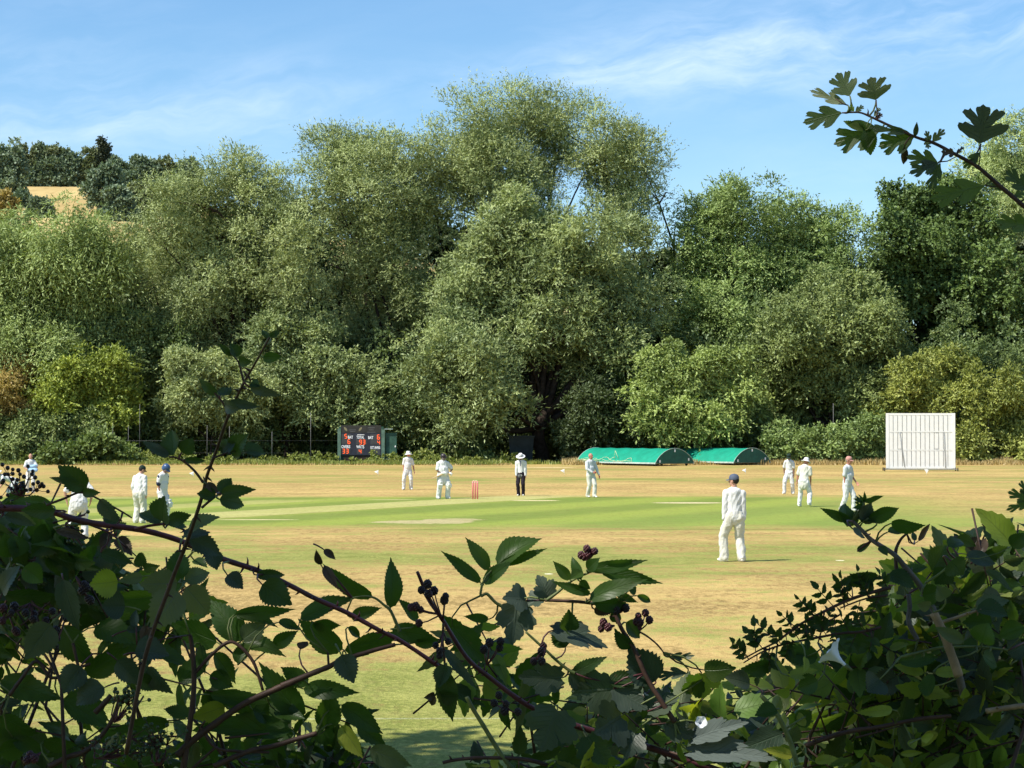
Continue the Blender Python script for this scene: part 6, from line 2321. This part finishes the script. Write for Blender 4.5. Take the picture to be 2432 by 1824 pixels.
PC.berries(ZC, [(840, 700), (885, 680), (910, 725), (850, 740), (830, 735)], 2.98, stalk_to=(850, 790), mat=berry_r); PC.berries(ZC, [(230, 920), (180, 985), (230, 985), (240, 890)], 2.98, stalk_to=(250, 880), mat=berry_r)
for q in [(520, 405, 905, 345, 75), (600, 415, 1000, 495, 85), (530, 595, 905, 465, 105), (560, 620, 785, 625, 95), (540, 560, 290, 480, 60), (410, 470, 300, 350, 65), (480, 470, 420, 320, 60), (520, 410, 600, 330, 75),
          (700, 560, 840, 615, 50), (780, 540, 830, 520, 60), (470, 480, 540, 530, 60), (480, 420, 410, 470, 70), (830, 570, 920, 612, 45)]:
    PC.leaf(ZC, *q, kind='e', Y=2.97, mat=L_EL, roll=PC.rng.uniform(-.4, .4))
PC.stem(ZC, [(260, 600), (330, 550), (400, 490), (470, 450), (530, 425)], 2.98, (.0022, .0014), cane_green)
PC.stem(ZC, [(250, 600), (400, 605), (520, 615), (680, 640), (700, 700), (740, 790), (810, 900), (900, 1100), (1000, 1260), (1070, 1370)], 2.99, (.002, .0036), cane_brown, 25)
PC.stem(ZC, [(130, 800), (250, 910), (330, 985), (400, 1040), (440, 1060)], 2.99, (.0016, .0024), cane_green)
PC.stem(ZC, [(850, 800), (900, 830), (960, 880), (1000, 930)], 2.99, (.0014, .001), cane_brown, 20)
PC.stem(ZB, [(1350, 1210), (1400, 1300), (1450, 1380), (1560, 1560), (1650, 1680)], 3.0, (.0028, .0034), cane_green)
PC.stem(ZB, [(1200, 1625), (1300, 1605), (1450, 1595), (1700, 1602), (1861, 1640)], 3.0, (.0022, .003), cane_brown, 50)

# ---- 5. bramble and rose thicket at the lower right
PD = Plant('bramble', 'dense bramble thicket in the lower right corner topped by a long-leaved shoot', 'bramble', P(2200, 1980, 3.0), 5)
D = maker(PD, ZD, kind='b', Y=2.9)
for q in [(770, 95, 570, 15, 55), (930, 110, 700, 60, 70), (740, 130, 730, -15, 130), (830, 105, 900, -20, 110), (880, 80, 1075, 15, 85), (1020, 115, 1245, 125, 75), (1000, 170, 1140, 160, 55)]:
    D(*q, kind='e', mat=L_EL if q[0] != 830 else L_BLUE)
Z4 = zz(1800, 940, 3.5)
for q in [(870, 900, 790, 855, 30), (870, 890, 810, 830, 26), (875, 880, 830, 815, 24), (880, 885, 885, 790, 30), (885, 880, 860, 840, 34), (885, 890, 930, 845, 30), (890, 880, 1050, 830, 42), (870, 905, 780, 935, 45), (840, 900, 800, 880, 20)]:
    PD.leaf(Z4, *q, kind='e', Y=2.9, mat=L_EL)
for q in [(1195, 225, 1268, 115, 32, L_BRN), (1170, 225, 1160, 165, 30, L_BR), (780, 150, 860, 210, 40, L_BLUE), (810, 290, 900, 230, 35, L_BR), (950, 260, 1000, 320, 50, L_BR), (1280, 420, 1370, 250, 170, L_BR),
          (1380, 260, 1475, 235, 70, L_BR), (1440, 200, 1560, 260, 60, L_BR), (1530, 290, 1575, 195, 110, L_BRN), (1580, 310, 1620, 210, 60, L_BRN), (1780, 260, 1861, 175, 100, L_BR), (1600, 320, 1760, 260, 70, L_BR),
          (940, 440, 680, 490, 85, L_BR), (1100, 435, 1255, 390, 55, L_EL), (1000, 440, 1180, 530, 95, L_BR), (700, 490, 640, 520, 30, L_BR), (1500, 310, 1680, 370, 90, L_BLUE), (1380, 400, 1300, 500, 120, L_BR),
          (1400, 350, 1480, 440, 120, L_BR), (1220, 570, 1330, 540, 110, L_EL), (1270, 640, 1185, 625, 55, L_PALE), (1365, 590, 1310, 505, 90, L_PALE), (1320, 640, 1520, 650, 50, L_EL), (1540, 640, 1400, 560, 70, L_EL),
          (1560, 650, 1770, 600, 90, L_PALE), (1560, 660, 1760, 700, 110, L_BR), (1700, 640, 1861, 660, 90, L_BR), (1660, 740, 1470, 740, 120, L_EL), (1600, 870, 1640, 740, 120, L_EL), (1480, 860, 1300, 770, 80, L_PALE),
          (1560, 900, 1460, 870, 80, L_EL), (1300, 1060, 1520, 1050, 60, L_YEL_SUN), (1070, 990, 1320, 960, 90, L_EL), (1230, 1060, 1040, 1010, 70, L_YEL_SUN), (1560, 1040, 1700, 1080, 100, L_YEL_SUN), (1600, 950, 1690, 1020, 90, L_EL),
          (1030, 1290, 795, 1310, 60, L_YEL_SUN), (1320, 1440, 1215, 1525, 60, L_YEL_SUN), (1160, 1450, 1130, 1400, 50, L_YEL_SUN), (1210, 1470, 1290, 1450, 50, L_YEL_SUN), (1150, 1480, 1170, 1540, 50, L_YEL_SUN), (1080, 1570, 1220, 1560, 40, L_YEL_SUN), (1380, 1160, 1330, 1210, 80, L_YEL_SUN),
          (1440, 1210, 1560, 1230, 70, L_YEL_SUN), (1480, 1220, 1490, 1150, 50, L_YEL_SUN), (1860, 880, 1760, 940, 140, L_BLUE), (1770, 1010, 1600, 1170, 150, L_EL), (1861, 770, 1700, 830, 110, L_EL),
          (560, 960, 300, 930, 110, L_EL), (250, 1010, 70, 1030, 90, L_EL), (480, 960, 380, 990, 70, L_PALE), (480, 960, 470, 1060, 40, L_YEL_SUN), (240, 950, 240, 1060, 60, L_PALE), (380, 1080, 560, 1040, 60, L_YEL_SUN),
          (950, 1100, 870, 1180, 150, L_BLUE), (1060, 1080, 900, 1170, 140, L_BLUE), (1300, 1140, 1190, 1140, 120, L_EL), (560, 1110, 430, 1160, 110, L_EL), (130, 1130, -30, 1090, 110, L_BLUE), (300, 1190, 380, 1150, 70, L_YEL_SUN),
          (420, 1380, 520, 1300, 110, L_EL), (380, 1500, 430, 1390, 90, L_PALE), (300, 1290, 160, 1330, 80, L_EL), (480, 1340, 430, 1380, 70, L_YEL_SUN), (380, 1520, 340, 1590, 70, L_YEL_SUN), (540, 1620, 690, 1600, 50, L_YEL_SUN), (400, 1580, 210, 1540, 60, L_YEL_SUN)]:
    D(*q[:5], mat=q[5], Y=2.9 + PD.rng.uniform(-.08, .12), kind='b' if PD.rng.random() < .7 else 's')
PD.stem(ZD, [(780, 100), (850, 170), (900, 220), (1040, 310), (1110, 390), (1200, 500), (1280, 640), (1340, 780), (1400, 940), (1450, 1080), (1480, 1200)], (2.9, 2.96), (.0026, .0056), cane_grey, 18)
PD.stem(ZD, [(1290, 680), (1345, 790), (1405, 950), (1450, 1080)], 2.86, (.0055, .006), cane_pale, 25)
PD.stem(ZD, [(1340, 740), (1430, 710), (1520, 680), (1620, 650)], 2.88, (.0024, .0016), cane_pale, 50)
PD.stem(ZD, [(1080, 960), (1200, 930), (1300, 905), (1400, 895), (1600, 895), (1760, 915)], 2.88, (.0022, .0016), cane_green, 50)
PD.stem(ZD, [(1130, 560), (1140, 640), (1130, 720), (1150, 780), (1190, 850)], 2.98, (.0032, .0034), cane_grey)
PD.stem(ZD, [(1620, 1300), (1750, 1280), (1861, 1265)], 2.9, (.0036, .0036), cane_pale, 40)
PD.stem(ZD, [(480, 1520), (640, 1460), (800, 1420), (950, 1400), (1200, 1350), (1400, 1330)], 2.96, (.0034, .0026), cane_brown, 30)
PD.stem(ZD, [(200, 1200), (300, 1320), (380, 1480), (430, 1640)], 2.9, (.003, .0034), cane_green)
PD.stem(ZD, [(1060, 440), (1050, 300), (1080, 220), (1120, 180)], 2.93, (.003, .0015), cane_brown)
PD.stem(ZD, [(1240, 490), (1330, 430), (1450, 330)], 2.9, (.0018, .0012), cane_green)

# small-leaved rose sprays that reach out to the left
PR = Plant('wild_rose', 'wild rose with thin sprays of tiny leaflets reaching left from the right thicket', 'shrub', P(2100, 1980, 2.95), 6)
sp = [([(80, 975), (190, 915), (300, 860), (450, 750), (600, 670), (750, 600), (900, 550), (1020, 520)], .0026),
      ([(90, 995), (200, 930), (330, 882), (480, 850), (700, 810), (830, 800), (960, 770)], .0022),
      ([(700, 650), (860, 590), (1000, 570)], .0016), ([(560, 870), (600, 760), (700, 690)], .0013)]
tot = 0
for pts, r in sp:
    q = PR.stem(ZD, pts, 2.9, (.0009, r), cane_brown, 45)
    vs_all, fs_all, uv_all, tn = [], [], [], []
    for i in range(2, len(q) - 1, 2):
        d = (q[i + 1] - q[i - 1]).normalized()
        sg = 1 if (i // 2) % 2 else -1
        nrm = Vector((-d.z, 0, d.x)) * sg
        if PR.rng.random() < .35:
            nrm.z = abs(nrm.z)
        ax = (nrm * .8 + Vector((-.4, PR.rng.uniform(-.4, .4), .1))).normalized()
        L = PR.rng.uniform(.018, .034)
        m_end = q[i] + ax * L
        mm = MB(); mm.tube([q[i] - PR.base, m_end - PR.base], [.0007, .0005], 5); mm.build('leaf_stalk', cane_brown, PR.root)
        for k in range(5):
            t = (0.4, 0.4, .75, .75, 1.0)[k]
            sd_ = (1, -1, 1, -1, 0)[k]
            b = q[i].lerp(m_end, t)
            perp = Vector((-ax.z, ax.y * .2, ax.x)) * sd_
            td = (ax * (.5 if sd_ else 1) + perp * .8 + Vector((0, PR.rng.uniform(-.4, .4), 0))).normalized()
            ll = PR.rng.uniform(.010, .017)
            vs, fs, uv = leaf_local('b', rows=8)
            w3 = place_leaf(vs, np.array(b), np.array(b + td * ll), ll * .58, PR.rng.uniform(-1.1, 1.1), .3, .15, PR.nr)
            if tot < 88:
                link('leaflet', mesh_uv('leaflet', w3 - np.array(PR.base), fs, uv, PR.rng.random()), L_BR, PR.root)
                tot += 1
            else:
                off = sum(len(v) for v in vs_all)
                vs_all.append(w3 - np.array(PR.base)); fs_all += [tuple(x + off for x in f) for f in fs]; uv_all.append(uv)
    if vs_all:
        o = link('leaflets', mesh_uv('leaflets', np.concatenate(vs_all), fs_all, np.concatenate(uv_all), .5), L_BR, PR.root)
        o['kind'] = 'stuff'

# white bindweed flower
def bindweed(px, py, Y, lab, sc, rot):
    p = P(px, py, Y)
    root = empty('bindweed_flower', p, lab, 'flower')
    m = MB()
    rotm = rot.to_matrix() if hasattr(rot, 'to_matrix') else rot
    prof = [(.003, -.045), (.004, -.03), (.008, -.018), (.016, -.006), (.026, .002), (.033, .005)]
    vs, fs = [], []
    n = 30
    for (r, z) in prof:
        for k in range(n):
            a = 2 * math.pi * k / n
            rr_ = r * (1 + .07 * math.cos(5 * a) * (r / .033))
            vs.append(rotm @ (Vector((rr_ * math.cos(a), rr_ * math.sin(a), z + .003 * math.sin(5 * a) * (r / .033))) * sc))
    for j in range(len(prof) - 1):
        for k in range(n):
            fs.append((j * n + k, j * n + (k + 1) % n, (j + 1) * n + (k + 1) % n, (j + 1) * n + k))
    m.add(vs, fs, True)
    m.build('petals', petal, root)
    m = MB()
    m.tube([rotm @ (Vector((0, 0, -.058)) * sc), rotm @ (Vector((0, 0, -.04)) * sc)], [.003 * sc, .005 * sc], 8)
    m.build('calyx', cane_green, root)

bindweed(1972, 1550, 2.84, 'white trumpet-shaped bindweed flower in the right-hand thicket', .62, Matrix.Rotation(R(-50), 3, 'Y') @ Matrix.Rotation(R(-12), 3, 'X'))
bindweed(1665, 1715, 2.9, 'small pale bindweed flower among the leaves below and left of the larger one', .24, Matrix.Rotation(R(20), 3, 'Y') @ Matrix.Rotation(R(70), 3, 'X'))

# ---- hawthorn branch at the upper right
PH = Plant('hawthorn_branch', 'hawthorn branch with lobed leaves hanging in from the upper right against the sky', 'branch', P(2560, 560, 2.8), 7)
PH.stem(ZH, [(690, 512), (770, 508), (850, 512), (960, 560), (1100, 625), (1300, 712), (1450, 762), (1640, 862), (1800, 952), (1950, 1082), (2080, 1190), (2200, 1290), (2400, 1420), (2620, 1540)], 2.8, (.0009, .0036), cane_brown, 12, name='twig')
H = maker(PH, ZH, kind='haw', Y=2.8, mat=L_HAW, roll=.12)
H(690, 510, 365, 595, 215); H(755, 372, 650, 180, 270); H(970, 405, 925, 215, 330, mat=L_PALE); H(740, 450, 420, 325, 110, mat=L_PALE)
H(1010, 640, 620, 770, 300); H(890, 640, 925, 860, 130, kind='s'); H(880, 655, 700, 578, 60, kind='s'); H(1290, 700, 985, 790, 260); H(1240, 680, 900, 630, 90)
H(1480, 920, 1215, 870, 190); H(1480, 925, 1235, 1010, 150, mat=L_BR); H(1495, 920, 1400, 1150, 130, mat=L_BR); H(1200, 790, 1195, 935, 60, kind='s', mat=L_BRN)
H(1828, 765, 1850, 440, 480, mat=L_BLUE, roll=.05); H(1860, 1105, 1400, 1225, 250); H(1820, 835, 1680, 970, 100); H(2220, 1150, 2030, 980, 170, mat=L_BR); H(2240, 1440, 1940, 1400, 180)
H(1430, 750, 1535, 645, 90, mat=L_PALE); H(1410, 750, 1375, 655, 70, mat=L_PALE); H(1380, 740, 1400, 810, 70, mat=L_PALE); H(1290, 700, 1305, 585, 40, kind='s', mat=L_BLUE); H(1620, 850, 1500, 830, 90, mat=L_BRN); H(1620, 860, 1690, 790, 40, mat=L_BRN)
H(800, 500, 870, 455, 60); H(790, 500, 755, 445, 50); H(960, 555, 1025, 520, 60, mat=L_BRN); H(950, 545, 1005, 470, 50, mat=L_PALE); H(2100, 1200, 2200, 1170, 90); H(2050, 1160, 1870, 1080, 50, mat=L_BR)
for a, b in [((755, 372), (775, 450)), ((775, 450), (770, 505)), ((970, 405), (978, 500)), ((978, 500), (985, 570)), ((740, 450), (640, 395)), ((690, 510), (760, 508)), ((1010, 640), (1080, 615)), ((1480, 915), (1630, 870)),
             ((1828, 765), (1815, 950)), ((1860, 1105), (1990, 1110)), ((1290, 700), (1330, 722))]:
    PH.stalk(P(*ZH(*a), 2.8), P(*ZH(*b), 2.8), .0008, cane_brown)
# second piece of hawthorn at the right edge
PH2 = Plant('hawthorn_branch', 'small tip of hawthorn foliage poking in at the right edge halfway down', 'branch', P(2520, 1200, 2.8), 8)
PH2.stem(one, [(2520, 1215), (2470, 1195), (2436, 1180)], 2.8, (.0016, .001), cane_brown, name='twig')
for q in [(2448, 1186, 2392, 1168, 34), (2450, 1192, 2388, 1212, 26), (2440, 1180, 2425, 1140, 26)]:
    PH2.leaf(one, *q, kind='haw', Y=2.8, mat=L_HAW, roll=.2)


def finish_leaves():
    """give every leaf its stalk, running back to the nearest cane or twig"""
    pts = np.array([tuple(p) for p in STEM_PTS])
    rng = random.Random(3)
    for (s, name, w3, fs, uv, tint, mat, label, b, t, kind) in PENDING:
        d2 = pts - np.array(b)
        dist = np.sqrt((d2 * d2 * np.array([1, .5, 1])).sum(1))
        k = int(dist.argmin())
        ax = (t - b).normalized()
        if dist[k] < 0.075:
            e = Vector(pts[k])
        else:
            e = b - ax * rng.uniform(.012, .025) + Vector((0, .01, -.006))
        L = (e - b).length
        m = MB()
        if L > .002:
            c1 = b - ax * L * .35
            r = .0011 if kind != 's' else .0007
            q = [b, (b * .45 + c1 * .4 + e * .15), (c1 * .5 + e * .5), e]
            m.tube([p - s.base for p in q], [r * .8, r, r * 1.1, r * 1.3], 6)
        # midrib on the underside
        n0 = len(w3)
        vs = [tuple(v) for v in w3] + m.v
        ff = list(fs) + [tuple(i + n0 for i in f) for f in m.f]
        uu = np.concatenate([uv, np.zeros((len(m.v), 2))]) if m.v else uv
        me = mesh_uv(name, vs, ff, uu, tint)
        me.materials.append(mat)
        me.materials.append(cane_red if (mat in (L_BR, L_BLUE, L_BRN) and rng.random() < .6) else cane_green)
        mi = np.zeros(len(ff), dtype=np.int32)
        mi[len(fs):] = 1
        me.polygons.foreach_set('material_index', mi)
        o = bpy.data.objects.new(name, me)
        COL.objects.link(o)
        o.parent = s.root
        if label:
            o['label'] = label


finish_leaves()


# ---- masses of leaves behind the traced ones
def fill(name, label, cat, regions, n, seed, mats_w, size=(.035, .075), Yr=(3.05, 4.4), stems=60, kindmix=.7, ratio=.47):
    """leaves on short shoots scattered through a block of hedge; regions are polygons in photo pixels"""
    rng = random.Random(seed)
    nr = np.random.default_rng(seed)

    def inside(p, poly):
        c = False
        j = len(poly) - 1
        for i in range(len(poly)):
            xi, yi = poly[i]; xj, yj = poly[j]
            if (yi > p[1]) != (yj > p[1]) and p[0] < (xj - xi) * (p[1] - yi) / (yj - yi) + xi:
                c = not c
            j = i
        return c
    c0 = P(sum(p[0] for p in regions[0]) / len(regions[0]), 1900, Yr[0])
    root = empty(name, c0, label, cat)
    tmpl = {'b': leaf_local('b', 12), 'e': leaf_local('e', 12)}
    total = {}
    areas = []
    for poly in regions:
        xs = [p[0] for p in poly]; ys = [p[1] for p in poly]
        areas.append((min(xs), max(xs), min(ys), max(ys)))
    count = 0
    guard = 0
    st = MB()
    while count < n and guard < n * 20:
        guard += 1
        k = rng.randrange(len(regions))
        a = areas[k]
        p = (rng.uniform(a[0], a[1]), rng.uniform(a[2], a[3]))
        if not inside(p, regions[k]):
            continue
        Y = rng.uniform(*Yr)
        c = P(p[0], p[1], Y)
        # one shoot with 3..5 leaflets
        ax = Vector((rng.gauss(0, 1), rng.gauss(0, .7), rng.gauss(.3, .7))).normalized()
        nl = rng.choice((3, 3, 5))
        L = rng.uniform(*size)
        kd = 'b' if rng.random() < kindmix else 'e'
        mt = rng.choices([m for m, _ in mats_w], [w_ for _, w_ in mats_w])[0]
        st.tube([c - ax * L * 1.3 - c0, c - ax * .3 * L - c0, c + ax * L * .3 - c0], [.0016, .0012, .0009], 5)
        for j in range(nl):
            if nl == 3:
                off = (0, 1, -1)[j]; pos = (.3, 0, 0)[j]
            else:
                off = (0, 1, -1, 1, -1)[j]; pos = (.4, .1, .1, -.5, -.5)[j]
            side = ax.cross(Vector((nr.normal() * .4, -1, nr.normal() * .4))).normalized()
            d = (ax * (.45 if off else 1) + side * off * .9 + Vector((0, rng.uniform(-.5, .5), -.25))).normalized()
            b = c + ax * pos * L
            ll = L * (1 if off == 0 else .82) * rng.uniform(.85, 1.1)
            vs, fs, uv = tmpl[kd]
            w3 = place_leaf(vs, np.array(b), np.array(b + d * ll), ll * (ratio if kd == 'b' else ratio * .75) * rng.uniform(.9, 1.15), rng.uniform(-1.3, 1.3) + (math.pi if rng.random() < .2 else 0),
                            rng.uniform(.1, .5), rng.uniform(-.05, .3), nr)
            tt = total.setdefault(mt.name, [[], [], rng.random(), mt, 0, []])
            tt[0].append(w3 - np.array(c0)); tt[1].append(uv); tt[5].append(np.full(len(vs), rng.random()))
            count += 1
    allv = 0
    for nm, tt in total.items():
        vs = np.concatenate(tt[0]); uv = np.concatenate(tt[1])
        m_ = len(tmpl['b'][0])
        base_f = np.array(tmpl['b'][1])
        k = len(tt[0])
        fs = (base_f[None, :, :] + (np.arange(k) * m_)[:, None, None]).reshape(-1)
        me = np_mesh('foliage', vs, 4, fs, True)
        ul = me.uv_layers.new(name='UVMap')
        li = np.empty(len(me.loops), dtype=np.int32)
        me.loops.foreach_get('vertex_index', li)
        ul.data.foreach_set('uv', uv.astype(np.float32)[li].ravel())
        at_ = me.attributes.new('tint', 'FLOAT', 'POINT')
        at_.data.foreach_set('value', np.concatenate(tt[5]).astype(np.float32))
        o = link('foliage', me, tt[3], root)
        o['kind'] = 'stuff'
    for _ in range(stems):
        k = rng.randrange(len(regions))
        a = areas[k]
        for _t in range(30):
            p = (rng.uniform(a[0], a[1]), rng.uniform(a[2], a[3]))
            if inside(p, regions[k]):
                break
        Y = rng.uniform(*Yr)
        top = P(p[0], p[1], Y)
        bot = P(p[0] + rng.uniform(-300, 300), 2050, Y + rng.uniform(-.2, .2))
        mid = top.lerp(bot, .5) + Vector((rng.uniform(-.08, .08), rng.uniform(-.1, .1), .04))
        st.tube([top - c0, mid - c0, bot - c0], [.0014, .0026, .0038], 6)
    st.build('stems', cane_brown, root)
    return root


fill('hedge_shrub', 'mass of dark mixed leaves forming the body of the hedge in the lower right', 'hedge',
     [[(1700, 1680), (1800, 1620), (1900, 1600), (1990, 1560), (2060, 1500), (2110, 1420), (2160, 1350), (2240, 1330), (2330, 1330), (2500, 1320), (2500, 1900), (1250, 1900), (1300, 1790), (1480, 1700), (1600, 1650)],
      [(2150, 1400), (2240, 1310), (2500, 1290), (2500, 1900), (2000, 1900), (1950, 1650)]],
     3500, 21, [(L_BR, 2.5), (L_BLUE, 1.4), (L_MID, 5), (L_YEL_SUN, 2.0), (L_PALE, 1.6)], size=(.028, .078), Yr=(2.98, 4.2), stems=70)
fill('hedge_shrub', 'mass of dark leaves and stems at the lower left behind the arching cane', 'hedge',
     [[(-60, 1240), (60, 1225), (110, 1240), (140, 1330), (130, 1430), (60, 1500), (-60, 1560)], [(-60, 1640), (60, 1700), (240, 1760), (420, 1780), (620, 1760), (700, 1830), (720, 1900), (-60, 1900)], [(130, 1300), (230, 1330), (240, 1400), (160, 1420)]],
     1100, 22, [(L_BR, 5), (L_BLUE, 2), (L_EL, 3)], size=(.035, .065), Yr=(3.1, 3.9), stems=16)
fill('hedge_shrub', 'loose layer of long pointed dark leaves behind the elder at the lower left and centre', 'hedge',
     [[(-60, 1400), (120, 1440), (300, 1500), (520, 1560), (760, 1600), (840, 1700), (880, 1900), (-60, 1900)], [(250, 1380), (420, 1400), (520, 1470), (400, 1520), (280, 1480)],
      [(1000, 1500), (1100, 1480), (1250, 1560), (1330, 1620), (1260, 1700), (1120, 1620)]],
     260, 24, [(L_BR, 3), (L_EL, 5), (L_MID, 1.5), (L_PALE, .5)], size=(.045, .085), Yr=(3.12, 3.6), stems=8, kindmix=.35, ratio=.46)
fill('hedge_shrub', 'lower dark foliage along the bottom edge, right of the elder and below the sunlit grass', 'hedge',
     [[(1200, 1900), (1120, 1820), (1260, 1770), (1380, 1660), (1500, 1640), (1620, 1640), (1700, 1900)], [(640, 1900), (700, 1800), (860, 1810), (960, 1900)]],
     520, 23, [(L_BR, 5), (L_BLUE, 3), (L_EL, 2), (L_YEL_SUN, .3)], size=(.035, .07), Yr=(3.05, 3.8), stems=14)


# ---- tall trees beside the viewer whose crowns shade the hedge and the near grass
def shade_tree(cx, cy_, cz, rx, rz, base, leaves, seed, label, lsz=.34):
    rng = np.random.default_rng(seed)
    root = empty('oak_tree', base, label, 'tree')
    b = np.array(base, dtype=float)
    lobes = []
    for k in range(12):
        d = unit(rng.normal(size=3))
        lobes.append(((cx + d[0] * rx * .6, cy_ + d[1] * rx * .6, cz + d[2] * rz * .55), rx * .5, rx * .5, rz * .5))
    v, t = crown_arrays(rng, lobes, leaves, leaf_l=lsz, leaf_w=lsz * .62, back=1.0, sub=8, spray_len=.8)
    link('crown', leaf_mesh('crown', v - b, t), oak, root)
    mb = MB()
    ll = [((l[0][0] - b[0], l[0][1] - b[1], l[0][2] - b[2]), *l[1:]) for l in lobes]
    limbs((0, 0, 0), ll, rng, .32, mb)
    mb.build('trunk', bark, root)


def sunward(x, y, z, t):
    return (x + SUN.x * t, y + SUN.y * t, z + SUN.z * t)


c = sunward(0.0, 3.2, 2.2, 9.0)
shade_tree(*c, 3.6, 2.6, (c[0] - 2.5, c[1] - 1.5, terrain_h(c[0], c[1])), 8000, 51, 'broad leafy tree beside the viewer that shades the hedge')
shade_tree(.5, -4.2, 4.6, 4.2, 3.4, (1.5, -5.5, terrain_h(1, 0.1)), 14000, 53, 'unseen bushy tree added behind the viewer to block sky light')  # added out of view to keep skylight off the hedge
c = sunward(2.3, 16.4, 0.0, 14.5)
shade_tree(*c, 5.0, 2.6, (c[0] - 5.5, c[1] - 1.0, 0), 42000, 52, 'tall leafy tree left of the view that casts its shadow on the near grass')
